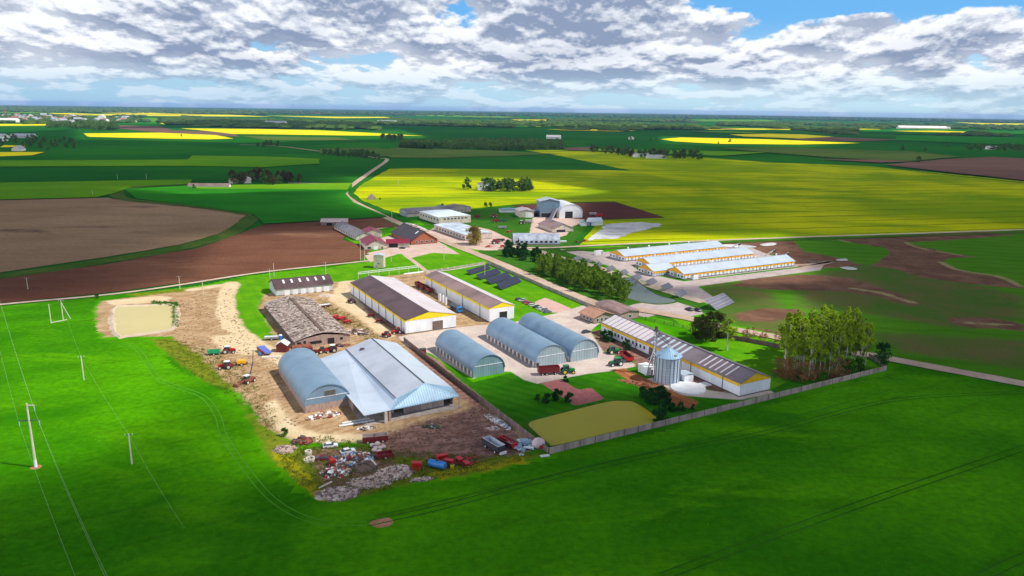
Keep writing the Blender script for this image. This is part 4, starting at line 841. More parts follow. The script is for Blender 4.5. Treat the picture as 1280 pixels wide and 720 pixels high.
p = G(868, 349.5); t = empty('feed_bin', (p.x, p.y, 0), R(YAW), 'small white box bin at the near corner of the nearest cattle shed', 'bin'); MB().box((0, 0, 1.3), (4, 2.4, 2.0)).build('body', m_whitef, t); MB().cyl((-1.4, 0, 2.3), (-1.4, 0, 3.6), 0.7, n=12).build('hatch', m_lgrey, t)
p = G(829, 327.5); t = empty('holding_tank', (p.x, p.y, 0), R(YAW-90), 'low grey-green open pen linking the farthest and middle cattle sheds', 'pen'); t.location = (*G(833, 327.5)[:2], 0)
MB().box((0, 0, 1.0), (9, 14, 2.0)).build('wall', mat('pen_panel', (0.36, 0.42, 0.42), 0.7, var=0.15, streak=0.4), t); MB().box((0, 0, 2.1), (9.4, 14.4, 0.2)).build('roof', m_roofwh, t)

# --- upper farm
def ang(a, b): A, B = G(*a), G(*b); return math.degrees(math.atan2(B.y-A.y, B.x-A.x))
def place_c(px, py): p = G(px, py); return Vector((p.x, p.y, 0))
# long grey arched hall, blue joint and pink end block
al = 31
ct = front(506, 271.5, 50, 17, al)
arch_hall('long weathered grey arched hall at the edge of the yellow field', 'arched_hall', ct, al-90, 17, 46, 2.6, 7.0, m_slateg, mat('grey_blue_end', (0.22, 0.26, 0.30), 0.7, var=0.1), m_plaster, cat='hall')
def blk(label, name, cat, px, py, W, L, yaw, h, wallm, roofm, rise=0.8, wins=(), doors=(), over=0.3):
    return gabled(label, cat, name, front(px, py, W, L, yaw), yaw, W, L, h, h+rise, (roofm, roofm), wallm, windows=wins, doors=doors, over=over)
blk('dark blue link block between the grey hall and the pink store', 'link_block', 'building', 553, 267.5, 9, 15, al, 5.6, mat('blue_sheet', (0.07, 0.13, 0.20), 0.5, var=0.1), mat('blue_roof_sheet', (0.10, 0.18, 0.26), 0.5, var=0.1), 1.4)
blk('pink-walled store with faded roof at the right end of the grey hall', 'store', 'building', 561.5, 266.8, 24, 15, al, 5.2, m_plaster, m_brownl, 1.8, wins=[('f', -6+4*i, 1.2, 2, 1.2, m_glass) for i in range(4)])
# flat white-roofed workshop in two steps
blk('white flat-roofed workshop with a row of dark windows, back half', 'workshop', 'workshop', 549, 281.2, 31, 44, 30, 6.5, m_plaster, mat('white_felt_roof', (0.62, 0.72, 0.78), 0.6, var=0.06, scale=0.2), 0.5, wins=[('f', -10+3.4*i, 2.2, 4.2, 1.4, m_glass) for i in range(7)]+[('l', -18+6*i, 2.6, 3.2, 1.6, m_glass) for i in range(7)])
blk('long white and blue low-roofed workshop wing behind the olive round tree', 'workshop_wing', 'workshop', 581, 301, 24, 58, 30, 4.6, m_plaster, rib(mat('white_blue_roof', (0.56, 0.66, 0.78), 0.5, var=0.12, scale=0.12), 0, 6, 0.4), 0.7, wins=[('l', -26+5.4*i, 2.4, 1.6, 1.6, m_glass) for i in range(10)])
# red brick barn with dark roof
gabled('red brick barn with a large dark slate roof', 'barn', 'brick_barn', front(513.5, 306.5, 22, 46, 28), 28, 21, 45, 3.2, 9.6, (m_slate, m_slate), m_redbrick, skylights=[('l', -15, 0.62, 0.86, 2.0, m_paintw)], windows=[('f', -6+4*i, 1.8, 1.2, 1.4, m_glass) for i in range(4)], over=0.8)
# crimson roofed dairy + grey shed behind
gabled('long low shed with grey fibre roof behind the crimson-roofed house', 'shed', 'long_shed', front(446, 301, 13, 62, 29), 29, 13, 60, 3.2, 6.0, (m_slateg, m_slateg), m_plaster, windows=[('l', -27+4.5*i, 1.6, 1.2, 1.4, m_glass) for i in range(13)])
gabled('cream house with crimson roof and a white gable facing the yard', 'house', 'farmhouse', front(457.5, 312.8, 15, 26, 20), 20, 15.5, 25, 3.6, 7.0, (m_crim, m_crim), m_plaster, windows=[('f', -5, 2.6, 0.8, 1.6, m_glass)], doors=[('f', -0.5, 3.0, 0.1, 2.4, m_paintw), ('f', 4.3, 1.2, 0.1, 2.2, m_gate)])
gabled('crimson-roofed garage wing with a dark open bay', 'garage', 'garage_wing', front(484, 309.8, 16, 12, 10), 10-90, 12, 16.5, 3.4, 5.2, (m_crim, m_crim), m_plaster, doors=[('r', -3.5, 6.5, 0.1, 3.0, m_blk)])
gabled('small block with crimson roof between the grey shed and the cream house', 'house', 'dairy', front(455, 297.5, 14, 12, 22), 22, 14, 14, 4.2, 6.8, (m_crim, m_crim), m_plaster)
gabled('lone open shed with pink-white roof at the edge of the ploughed field', 'shed', 'field_shed', front(400, 282.2, 24, 9, 6), 6-90, 10, 22, 3.4, 5.6, (mat('pink_white_roof', (0.58, 0.45, 0.43), 0.6, var=0.08), _mats['pink_white_roof']), m_wood, doors=[('r', -4, 5, 0.1, 2.6, m_blk), ('r', 5, 6, 0.1, 2.2, m_paintw)])
# substation tower
gabled('square cream transformer tower with a flat white roof on the lawn', 'tower', 'transformer_tower', front(467, 335.5, 6.6, 5.2, -2), -2, 6.4, 5.4, 8.4, 8.9, (m_roofwh, m_roofwh), mat('tower_plaster', (0.62, 0.56, 0.42), 0.9, var=0.08, streak=0.3), windows=[('f', 0, 1.2, 3.0, 0.6, m_glass)], doors=[('f', -1.2, 1.2, 0.1, 2.2, m_lgrey)], over=0.25)
# right part of the upper farm
gabled('pink-white garage with a pale roller door', 'garage', 'garage', front(648, 272.3, 16, 20, 12), 12, 14, 20, 6.2, 7.8, (mat('pale_garage_roof', (0.60, 0.50, 0.52), 0.6, var=0.08), _mats['pale_garage_roof']), m_plaster, doors=[('f', 2, 6.5, 0.1, 4.8, m_paintw)])
gabled('small pale blue flat shed left of the pink garage', 'shed', 'flat_shed', front(624, 266.2, 20, 8, 10), 10, 18, 8, 3.2, 3.9, (m_silver2, m_silver2), m_white)
tl = gabled('tall blue-grey sheet-metal grain hall on an open base', 'grain hall', 'grain_hall', front(674.5, 272, 20, 18, 10), 10, 19, 17, 15.2, 17.6, (m_silver, m_silver), rib(mat('slate_blue_sheet', (0.16, 0.25, 0.34), 0.5, 0.1, var=0.06), 0, 1.4, 0.2), doors=[('f', 0, 17, 0.1, 4.2, m_blk)])
gabled('low blue lean-to between the pink garage and the tall grain hall', 'lean-to', 'lean_to', front(662, 270.5, 13, 12, 10), 10, 12, 12, 3.9, 5.4, (m_silver2, m_silver2), m_dgrey, doors=[('f', 0, 9, 0.1, 3.2, m_blk)])
arch_hall('white arched hall with a black square doorway', 'arched_hall', front(698.5, 273.2, 24, 34, 15), 15, 23, 34, 5.0, 13.2, rib(mat('white_arch_metal', (0.75, 0.80, 0.86), 0.45, 0.1, var=0.05), 1, 1.6, 0.15), m_whitef, m_plaster, doors=[(-2, 7.4, 6.4, m_blk)], cat='hall')
gabled('low building with half pink half light blue roof beside the inclined conveyor', 'shed', 'intake_shed', front(689, 290.5, 20, 26, 22), 22, 19, 30, 3.4, 7.2, (m_brownl, m_silver2), m_plaster, doors=[('f', -2, 8, 0.1, 2.2, m_blk)])
a = G(683, 285.5); b = G(697, 268); t = empty('inclined_conveyor', a, 0, 'long dark inclined conveyor gallery leaning up to the tall grain hall', 'conveyor'); d = b-a; MB().bar((0, 0, 1), (d.x, d.y, 10), 3.0, 1.6).build('gallery', mat('dark_gallery', (0.10, 0.09, 0.12), 0.7, var=0.1), t); MB().bar((1.6, 0, 1.2), (d.x+1.6, d.y, 10.2), 0.4, 1.8).build('side_rail', m_lgrey, t)
for f_ in (0.4, 0.75): MB().bar((d.x*f_, d.y*f_, 0), (d.x*f_, d.y*f_, 9*f_), 0.4).build('support', m_dgrey, t)
ht = arch_hall('arched hall with grey patched sheets and a row of black square vents', 'arched_hall', front(642, 307, 35, 16, 5), 5-90, 16, 35, 1.2, 8.0, rib(mat('patchy_grey_arch', (0.40, 0.45, 0.55), 0.5, 0.1, var=0.14, scale=0.35), 1, 1.2, 0.35), m_slateg, m_brick, cat='hall')
for i in range(9): MB().box((7.5, -15+3.7*i, 2.9), (1.4, 1.6, 1.3)).build('vent', m_blk, ht)
gabled('white house with grey roof standing among trees in the yellow field', 'house', 'farmhouse', front(598, 238.6, 16, 12, 12), 12, 15, 12, 8.5, 10.0, (m_slateg, m_slateg), m_white, windows=[('f', -5+3.3*i, 1.4, 4.6, 1.8, m_glass) for i in range(4)])
p = place_c(465, 249.5)
t = empty('ruined_shed', p, R(20), 'small ruined brick shed in the yellow field beside the road', 'shed'); MB().prism([(-4, 0), (4, 0), (4, 2.4), (0, 6.0), (-4, 3.0)], 'y', -3, 3.6).build('wall', m_brick, t); slope(-4.6, 2.6, 0.2, 6.2, -3.6, 4).build('roof', m_ruin, t); slope(4.6, 1.6, 0.2, 6.2, 0, 4).build('roof', m_ruin, t)
# ------------------------------------------------------------------ vegetation
def leaf_mat(name, a, b, c):
    m = bpy.data.materials.new(name); m.use_nodes = True; nt = m.node_tree; nt.nodes.clear(); N, Mth, Mix, Ramp, Noise, L = nt_tools(nt)
    o = N('ShaderNodeOutputMaterial'); d = N('ShaderNodeBsdfDiffuse'); tr = N('ShaderNodeBsdfTranslucent'); mx = N('ShaderNodeMixShader', ins={0: 0.4}); L.new(d.outputs[0], mx.inputs[1]); L.new(tr.outputs[0], mx.inputs[2]); L.new(mx.outputs[0], o.inputs[0])
    geo = N('ShaderNodeNewGeometry'); oi = N('ShaderNodeObjectInfo')
    c_ = Mix(geo.outputs['Random Per Island'], a, b); c_ = Mix(Ramp(Noise(geo.outputs['Position'], 0.35, 2), 0.45, 0.65, 0, 0.7), c_, c); c_ = Mix(Mth('MULTIPLY', oi.outputs['Random'], 0.45), c_, tuple(x*0.55 for x in a))
    L.new(c_, d.inputs[0]); L.new(c_, tr.inputs[0]); return m
ml_birch = leaf_mat('birch_leaves', (0.306, 0.450, 0.022), (0.486, 0.630, 0.036), (0.198, 0.306, 0.022))
ml_olive = leaf_mat('alder_leaves', (0.157, 0.300, 0.028), (0.288, 0.431, 0.034), (0.101, 0.188, 0.028))
ml_willow = leaf_mat('willow_leaves', (0.240, 0.180, 0.024), (0.360, 0.276, 0.036), (0.144, 0.096, 0.024))
ml_dark = leaf_mat('conifer_needles', (0.021, 0.095, 0.021), (0.046, 0.158, 0.029), (0.018, 0.064, 0.021))
ml_red = leaf_mat('bare_brush_twigs', (0.36, 0.15, 0.06), (0.44, 0.24, 0.12), (0.20, 0.12, 0.06))
ml_green = leaf_mat('fresh_bush_leaves', (0.060, 0.192, 0.012), (0.120, 0.300, 0.018), (0.036, 0.108, 0.012))
ml_far = leaf_mat('far_wood_leaves', (0.090, 0.194, 0.044), (0.179, 0.299, 0.053), (0.060, 0.120, 0.044))
m_bark = mat('brown_bark', (0.12, 0.08, 0.055), 0.95, var=0.1, scale=3); m_bbark = mat('birch_bark', (0.62, 0.56, 0.48), 0.9, var=0.2, scale=3)
def quad(mb, c, s, up=None):
    n = Vector((random.gauss(0, 1), random.gauss(0, 1), random.gauss(0, 1)+0.4)).normalized(); a = n.orthogonal().normalized(); b = n.cross(a); t = random.random()*6.28
    a, b = a*math.cos(t)+b*math.sin(t), b*math.cos(t)-a*math.sin(t); s2 = s*random.uniform(.5, .9)
    k = len(mb.v); mb.v += [tuple(c+a*s), tuple(c+b*s2), tuple(c-a*s), tuple(c-b*s2)]; mb.f.append((k, k+1, k+2, k+3)); mb.mi.append(0)
def crown(mb, h0, h1, r, n, size, clumps=14, shape='oval', fill=0.55):
    cl = []
    for _ in range(clumps):
        t = random.random()**0.8; z = h0+(h1-h0)*t
        if shape == 'oval': rr = r*math.sqrt(max(0.05, 1-(2*t-0.85)**2*0.85))
        elif shape == 'cone': rr = r*(1.02-t)
        elif shape == 'spire': rr = r*math.sin(math.pi*min(1, 0.12+t*0.86))**0.7
        else: rr = r*math.sqrt(max(0.05, 1-(t*0.95)**2))
        a = random.random()*6.283; q = rr*random.uniform(0.3, 0.95)
        cl.append((Vector((q*math.cos(a), q*math.sin(a), z)), rr*random.uniform(0.35, 0.6)))
    for i in range(n):
        c, s = random.choice(cl); v = Vector((random.gauss(0, 1), random.gauss(0, 1), random.gauss(0, 0.9))); v = v.normalized()*s*random.random()**0.45
        quad(mb, c+v, size*random.uniform(0.6, 1.3))
    return [c for c, s in cl]
def trunk(h, r, cl, h0, n=7):
    mb = MB(); b = Vector((random.uniform(-.3, .3), random.uniform(-.3, .3), h)); k1 = b*0.5; k1.z = h*0.5
    mb.cyl((0, 0, 0), k1, r, r*0.7, n=7); mb.cyl(k1, b, r*0.7, r*0.25, n=6)
    for c in random.sample(cl, min(n, len(cl))):
        z = min(c.z*0.75, h*0.9); mb.cyl((b.x*z/h, b.y*z/h, z), c, r*0.35, r*0.12, n=5)
    return mb
def tree_proto(name, h, r, kind, leaf, bark, n=900, size=0.45, low=0.25, clumps=18):
    t = empty(name, (0, 0, 0)); cm_ = MB(); cl = crown(cm_, h*low, h, r, n, size, clumps, kind)
    cm_.build('crown', leaf, t); trunk(h*0.93, max(0.1, h*0.014), cl, low).build('trunk', bark, t); return t
pool = {
 'birch': [tree_proto('birch_tree', 20, 2.7, 'spire', ml_birch, m_bbark, 1500, 0.42, 0.33, 26) for _ in range(4)],
 'alder': [tree_proto('alder_tree', 17, 3.9, 'oval', ml_olive, m_bark, 1700, 0.50, 0.16, 28) for _ in range(4)],
 'thick': [tree_proto('broadleaf_tree', 14, 5.0, 'oval', leaf_mat('dark_olive_leaves', (0.07, 0.09, 0.02), (0.12, 0.13, 0.03), (0.04, 0.055, 0.015)), m_bark, 2200, 0.45, 0.03, 34) for _ in range(2)],
 'round': [tree_proto('broadleaf_tree', 14, 6.4, 'oval', ml_willow, m_bark, 2600, 0.50, 0.10, 40)],
 'spruce': [tree_proto('spruce_tree', 12, 2.8, 'cone', ml_dark, m_bark, 1100, 0.5, 0.05, 26)],
 'bush': [tree_proto('conifer_bush', 4.2, 2.0, 'dome', ml_dark, m_bark, 700, 0.32, 0.03, 18) for _ in range(2)],
 'brush': [tree_proto('bare_shrub', 7.5, 2.6, 'oval', ml_red, m_bark, 420, 0.26, 0.02, 16) for _ in range(2)],
 'shrub': [tree_proto('green_shrub', 5, 2.4, 'dome', ml_green, m_bark, 650, 0.36, 0.02, 16)],
 'far': [tree_proto('field_tree', 15, 5.2, 'oval', ml_far, m_bark, 380, 1.1, 0.08, 14) for _ in range(3)],
 'farb': [tree_proto('field_tree', 15, 4.6, 'oval', leaf_mat('budding_leaves', (0.11, 0.085, 0.03), (0.17, 0.13, 0.04), (0.07, 0.08, 0.02)), m_bark, 380, 1.0, 0.08, 14) for _ in range(2)],
 'pine': [tree_proto('pine_tree', 12, 4.6, 'oval', ml_dark, m_bark, 900, 0.5, 0.3, 16)],
}
_used = set()
def plant(kind, p, k, label, cat='tree', group=None, name=None):
    src = random.choice(pool[kind])
    if src.name in _used: o = copy_tree(src)
    else: o = src; _used.add(src.name)
    o.location = (p[0], p[1], 0); o.rotation_euler = (0, 0, random.random()*6.28); kk = k*random.uniform(0.92, 1.08); o.scale = (kk*random.uniform(.9, 1.1), kk*random.uniform(.9, 1.1), kk)
    return tag(o, label, cat, group)
def inpoly(p, poly):
    ins = False; n = len(poly)
    for i in range(n):
        a, b = poly[i], poly[(i+1) % n]
        if (a[1] > p[1]) != (b[1] > p[1]) and p[0] < (b[0]-a[0])*(p[1]-a[1])/(b[1]-a[1])+a[0]: ins = not ins
    return ins
def scatter(pts, n, mind):
    W = [(G(*p)[0], G(*p)[1]) for p in pts]; x0, x1 = min(w[0] for w in W), max(w[0] for w in W); y0, y1 = min(w[1] for w in W), max(w[1] for w in W); res = []
    for _ in range(n*80):
        if len(res) >= n: break
        p = (random.uniform(x0, x1), random.uniform(y0, y1))
        if inpoly(p, W) and all((p[0]-q[0])**2+(p[1]-q[1])**2 > mind**2 for q in res): res.append(p)
    return res
for p in scatter([(975, 468), (1010, 474), (1045, 471), (1082, 461), (1083, 448), (1060, 437), (1010, 433), (980, 443)], 64, 2.8): plant('birch', p, random.uniform(0.80, 1.06), 'tall fresh green birch in the dense grove inside the fence corner', 'tree', 'birches of the grove by the fence corner')
for p in scatter([(970, 474), (1005, 480), (1052, 477), (1050, 470), (1000, 470), (972, 462)], 16, 3.0): plant('brush', p, random.uniform(0.8, 1.15), 'leafless red-brown shrub under the front edge of the birch grove', 'shrub', 'red-brown brush under the birch grove')
for px, py, k, lb in ((1029, 479, 0.8, 'single bright green bush in front of the birch grove'), (1060, 470, 1.3, 'bright green bush at the right foot of the birch grove, left of two'), (1072, 466, 1.2, 'bright green bush at the right foot of the birch grove, right of two')): plant('shrub', G(px, py), k, lb, 'bush')
plant('pine', G(1100, 463), 0.95, 'dark pine standing alone outside the right end of the birch grove')
for k, (px, py, s_) in enumerate([(876, 424, 0.66), (886, 427, 0.76), (895, 422, 0.7), (869, 418, 0.5)]): plant('thick', G(px, py), s_*1.25, ['left dark green tree', 'largest dark green tree', 'back dark green tree', 'small leftmost dark tree'][k]+' of the clump behind the striped building')
lone = plant('birch', G(909, 438), 0.76, 'single pale lime-green birch beside the dark clump behind the striped building'); lone.scale.x *= 1.7; lone.scale.y *= 1.7
for p in scatter([(915, 424), (985, 436), (988, 428), (925, 416)], 9, 4.0): plant('brush', p, random.uniform(0.5, 0.8), 'leafless brown shrub along the back fence left of the birch grove', 'shrub', 'brown shrubs along the back fence')
for p in scatter([(671, 345), (700, 352), (745, 372), (778, 382), (786, 374), (762, 357), (705, 336), (674, 332)], 70, 3.3): plant('alder', p, random.uniform(0.52, 0.72), 'dark olive tree in the dense row between the road and the grey pond', 'tree', 'olive trees between road and pond')
for p in scatter([(628, 322), (672, 328), (676, 319), (634, 312)], 13, 4.5): plant('bush', p, random.uniform(1.3, 1.9), 'very dark conifer bush in the clump before the arched hall with vents', 'bush', 'dark conifer bushes before the vented hall')
plant('spruce', G(648, 318), 0.95, 'pointed dark spruce in front of the arched hall with vents')
plant('round', G(592, 306), 1.0, 'big round olive-brown tree by the road in front of the workshop')
for k, (px, py, s_) in enumerate([(672, 500, .55), (683, 504, .95), (696, 501, 1.05), (711, 503, .9)]): plant('bush', G(px, py), s_, ['smallest', 'second', 'third', 'rightmost'][k]+' dark round conifer in the row left of the red paving', 'bush')
plant('bush', G(707, 477), 0.6, 'lone little dark conifer at the upper end of the red paving', 'bush')
for px, py, s_ in ((804, 498, 1.1), (811, 503, 1.2), (819, 506, 1.2), (827, 500, 1.2), (833, 505, 1.1), (823, 496, 1.0), (829, 512, .9), (839, 514, .75), (850, 513, .7), (866, 512, .45)): plant('bush', G(px, py), s_, 'dark conifer in the cluster between the silo trench and the ochre pond', 'bush', 'dark conifers beside the silo trench')
for k, (px, py) in enumerate(((822, 526), (829, 527))): plant('bush', G(px, py), 1.0, ['left', 'right'][k]+' one of the paired dark conifers at the pond corner by the front fence', 'bush')
for k, (px, py, s_) in enumerate(((755, 424, 1.0), (763, 427, 1.1), (783, 437, 1.0))): plant('bush', G(px, py), s_, ['left', 'middle', 'right'][k]+' dark green bush along the windowed wall of the striped building', 'bush')
for p in scatter([(287, 232), (372, 232), (376, 226), (330, 222), (290, 226)], 26, 8): plant(random.choice(['farb', 'far', 'farb']), p, random.uniform(0.85, 1.1), 'brownish tree of the grove around the farmstead left of the road', 'tree', 'trees of the grove left of the road')
plant('far', G(584, 237), 1.0, 'round green tree left of the white house in the yellow field')
for p in scatter([(604, 240), (664, 240), (664, 234), (606, 235)], 30, 5): plant('far', p, random.uniform(0.8, 1.0), 'dark tree in the row right of the white house in the yellow field', 'tree', 'trees right of the white house')
for p in scatter([(733, 191), (770, 193), (790, 198), (880, 200), (878, 196), (790, 192), (736, 188)], 60, 11): plant(random.choice(['far', 'farb', 'far']), p, random.uniform(0.9, 1.2), 'tree of the long belt behind the yellow field', 'tree', 'trees of the belt behind the yellow field')
for p in scatter([(392, 195), (473, 199), (473, 195), (400, 191)], 34, 10): plant('far', p, random.uniform(0.55, 0.95), 'dark tree in the row above the bend of the road', 'tree', 'trees above the road bend')
for p in scatter([(475, 175.5), (503, 176), (503, 173.5), (475, 173)], 16, 9): plant('far', p, random.uniform(0.9, 1.2), 'dark tree of the small clump near the far yellow field', 'tree', 'small clump near the far yellow field')
for p in scatter([(1205, 188), (1290, 191), (1290, 185), (1215, 183)], 40, 12): plant('far', p, random.uniform(0.8, 1.1), 'dark tree of the farmstead wood at the right edge', 'tree', 'farmstead wood at the right edge')
for p in scatter([(320, 183.5), (350, 184), (350, 181), (322, 181)], 14, 12): plant('far', p, random.uniform(0.6, 0.9), 'dark tree of the clump right of the long yellow strip', 'tree', 'clump below the long yellow strip')
for p in scatter([(0, 184), (95, 187), (100, 178), (30, 172), (0, 174)], 40, 14): plant('far', p, random.uniform(0.6, 1.1), 'tree around the farmstead at the left edge', 'tree', 'trees of the left-edge farmstead')
for p in scatter([(205, 170), (262, 174), (262, 171.5), (208, 168)], 1, 9): plant('far', p, 0.5, 'tiny dark tree at the edge of a far yellow field')
for k, (px, py, s_) in enumerate([(1128, 188, .9), (1157, 189, .7), (1184, 184, .8), (1148, 204, 1.0), (83, 186, .8), (60, 189, .7), (912, 178, .9), (898, 180, .6), (788, 175, .9), (820, 175, .6), (813, 177, .8), (245, 232, .5), (700, 181, .8), (590, 171, .6), (243, 236, 0.4)]):
    plant('far', G(px, py), s_, 'lone field tree, %s' % ['nearest the dull pasture', 'middle of three near the right', 'upper of three near the right', 'by the tilled field at right', 'before the left-edge farmstead', 'below the left-edge farmstead', 'under the bright far yellow field', 'small one under the bright far yellow field', 'above the tree belt, left', 'above the tree belt, small', 'above the tree belt, right', 'beside the farmstead grove', 'right of the central wood', 'above the central wood', 'tiny one beside the farmstead grove'][k])
# woods that read as one mass
def wood(label, polys, n, h, kind=1, leaf=None):
    mb = MB()
    for poly, m_ in zip(polys, [max(1, int(n/len(polys)))]*len(polys)):
        W = [(G(*p)[0], G(*p)[1]) for p in poly]; x0, x1 = min(w[0] for w in W), max(w[0] for w in W); y0, y1 = min(w[1] for w in W), max(w[1] for w in W); c = 0
        for _ in range(m_*60):
            if c >= m_: break
            p = (random.uniform(x0, x1), random.uniform(y0, y1))
            if not inpoly(p, W): continue
            c += 1; hh = h*random.uniform(0.65, 1.15)
            if kind == 1:
                for _2 in range(46):
                    v = Vector((random.gauss(0, 1), random.gauss(0, 1), random.gauss(0, 1))).normalized(); quad(mb, Vector((p[0]+v.x*h*0.30, p[1]+v.y*h*0.30, hh*0.55+v.z*hh*0.42)), h*0.13)
            else: mb.ell((p[0], p[1], hh*0.4), (h*random.uniform(.9, 2.2), h*random.uniform(.9, 2.2), hh*0.6), 7, 4, 0.5)
    o = mb.build('wood', leaf or ml_far, None, kind='stuff'); tag(o, label, 'wood'); return o
wood('dark central wood beyond the yellow field, reading as one mass', [[(537, 183), (560, 187.5), (640, 188.5), (706, 187.5), (702, 181), (600, 178)], [(500, 185), (540, 187), (540, 183), (505, 182)]], 900, 17)
wood('dark belt of woods below the village at the upper left', [[(58, 160), (145, 162.5), (145, 157), (60, 156)], [(100, 158), (120, 163), (150, 163), (140, 158)]], 420, 20)
wood('long far wood along the middle horizon', [[(275, 160), (470, 163), (470, 154), (275, 151)], [(470, 156), (640, 160), (640, 154), (480, 151)], [(205, 154), (330, 157), (330, 153), (205, 150)]], 1500, 20, 2)
wood('far woods beneath the right horizon', [[(640, 158), (800, 163), (900, 162), (800, 155), (640, 153)], [(1000, 156), (1120, 160), (1280, 163), (1280, 158), (1120, 155)], [(960, 160), (1068, 169), (1068, 164), (960, 158)], [(900, 158), (1000, 160), (1000, 155), (900, 154)], [(700, 151), (860, 153), (860, 150), (700, 149)]], 1400, 20, 2)
wood('blue far forest on the left horizon', [[(-200, 137.2), (330, 144), (330, 138.2), (-200, 130)]], 1900, 26, 2)
wood('blue far forest on the right horizon', [[(330, 143), (900, 148.5), (1500, 158), (1500, 154.5), (900, 144.8), (330, 138)]], 1700, 24, 2)
wood('hedgerows and copses scattered over the far plain', [[(x, y+.0141*x), (x+w, y+.0141*(x+w)+.4), (x+w, y+.0141*(x+w)-.6), (x, y+.0141*x-.6)] for x, y, w in [(random.uniform(0, 1280), random.choice([140, 142, 144, 146, 148, 150, 153]), random.uniform(20, 90)) for _ in range(34)]], 1100, 16, 2)
wood('trees scattered through the far village', [[(-80, 155), (120, 156), (175, 154), (140, 147), (-80, 144)]], 340, 15, 2)

# distant buildings
def small_house(name, px, py, w, l, h, yaw, wallm, roofm, label, cat='house', group=None):
    p = G(px, py); t = empty(name, (p.x, p.y, 0), R(yaw), label, cat, group)
    MB().prism([(-w/2, 0), (w/2, 0), (w/2, h), (0, h+w*0.32), (-w/2, h)], 'y', -l/2, l/2).build('wall', wallm, t)
    slope(-w/2-.4, h-.2, 0, h+w*0.32+.1, -l/2-.4, l/2+.4, .2).build('roof', roofm, t); slope(w/2+.4, h-.2, 0, h+w*0.32+.1, -l/2-.4, l/2+.4, .2).build('roof', roofm, t); return t
m_far_w = mat('far_white_wall', (0.80, 0.76, 0.70), 0.8, var=0); m_far_r = mat('far_red_roof', (0.36, 0.13, 0.09), 0.8, var=0); m_far_g = mat('far_grey_roof', (0.35, 0.36, 0.40), 0.7, var=0)
prot = [small_house('village_house', 20, 148, 14, 20, 7, 30, m_far_w, m_far_g, 'tiny pale house of the far village', group='houses of the far village'), small_house('village_house', 60, 149, 13, 18, 7, 80, m_far_w, m_far_r, 'tiny pale house of the far village', group='houses of the far village')]
for p in scatter([(-20, 153.5), (110, 154), (178, 153), (170, 149), (100, 146), (-20, 144.5)], 90, 40):
    o = copy_tree(random.choice(prot)); o.location = (p[0], p[1], 0); o.rotation_euler.z = random.random()*3; k = random.uniform(0.8, 1.9); o.scale = (k, k, k)
p = G(7, 146.5); t = empty('church_tower', (p.x, p.y, 0), 0, 'tall thin brick tower rising over the far village', 'tower'); MB().cyl((0, 0, 0), (0, 0, 48), 5, 3.5, n=10).build('shaft', m_redbrick, t); MB().cyl((0, 0, 48), (0, 0, 54), 4, 1, n=10).build('cap', m_far_r, t)
small_house('silo_block', 128, 151.5, 34, 50, 26, 20, m_far_w, m_far_w, 'large pale block standing out in the far village', 'building')
small_house('long_shed', 10, 152.6, 30, 120, 10, 80, m_far_w, m_far_w, 'long white shed at the left end of the far village', 'shed')
small_house('long_shed', 30, 172.5, 20, 70, 6, 85, m_far_w, m_far_g, 'long pale shed of the left-edge farmstead', 'shed')
small_house('long_shed', 3, 172.8, 20, 40, 6, 60, m_far_w, m_far_g, 'short pale shed of the left-edge farmstead', 'shed')
small_house('farmhouse', 23.5, 188.5, 18, 22, 5, 10, m_far_w, m_far_g, 'white house with grey roof below the left-edge farmstead')
small_house('farmhouse', 6, 176.5, 14, 18, 6, 40, m_far_w, m_far_w, 'small white house in the trees of the left-edge farmstead')
small_house('farmhouse', 308, 228.5, 12, 15, 5, 20, m_far_w, m_far_w, 'bright white house under the grove left of the road')
small_house('farmhouse', 292, 229, 8, 10, 4, 50, m_plaster, m_far_r, 'small cream house at the left edge of the grove')
small_house('long_shed', 262, 234.3, 8, 50, 2.4, 93, m_far_w, m_brownl, 'low long pink-roofed shed left of the grove', 'shed')
small_house('farmhouse', 511, 182.8, 16, 24, 7, 60, m_far_w, m_far_w, 'white house beside the left end of the central wood')
small_house('long_shed', 692, 173.5, 18, 50, 7, 80, m_far_w, m_far_w, 'white farm shed at the right end of the central wood', 'shed')
small_house('farmhouse', 795, 196.5, 12, 16, 6, 10, m_far_w, m_far_g, 'small white gabled house before the tree belt, left')
small_house('farmhouse', 805, 195.8, 15, 18, 7, 30, m_far_w, m_far_g, 'white gabled house with grey roof before the tree belt, middle')
small_house('long_shed', 820, 198, 12, 42, 4, 88, m_far_w, m_far_g, 'low white shed before the tree belt, right', 'shed')
small_house('farmhouse', 789, 174.3, 12, 16, 6, 30, m_far_w, m_far_w, 'tiny white house above the tree belt')
small_house('glasshouse_hall', 1152, 161.3, 45, 330, 8, 86, m_far_w, m_far_w, 'very long white hall near the right horizon', 'hall')
small_house('glasshouse_hall', 1174, 161.6, 40, 140, 7, 86, m_far_w, m_far_g, 'shorter grey-white hall right of the very long white one', 'hall')
small_house('farmhouse', 1240, 187, 14, 34, 6, 80, m_far_w, m_far_g, 'pale house among the trees at the right edge')
small_house('long_shed', 345, 157.5, 40, 110, 12, 80, m_far_w, m_far_g, 'pale sheds before the long far wood', 'shed')
small_house('long_shed', 484, 155.3, 40, 120, 10, 80, m_far_w, m_far_g, 'grey-white shed right of the long far wood', 'shed')

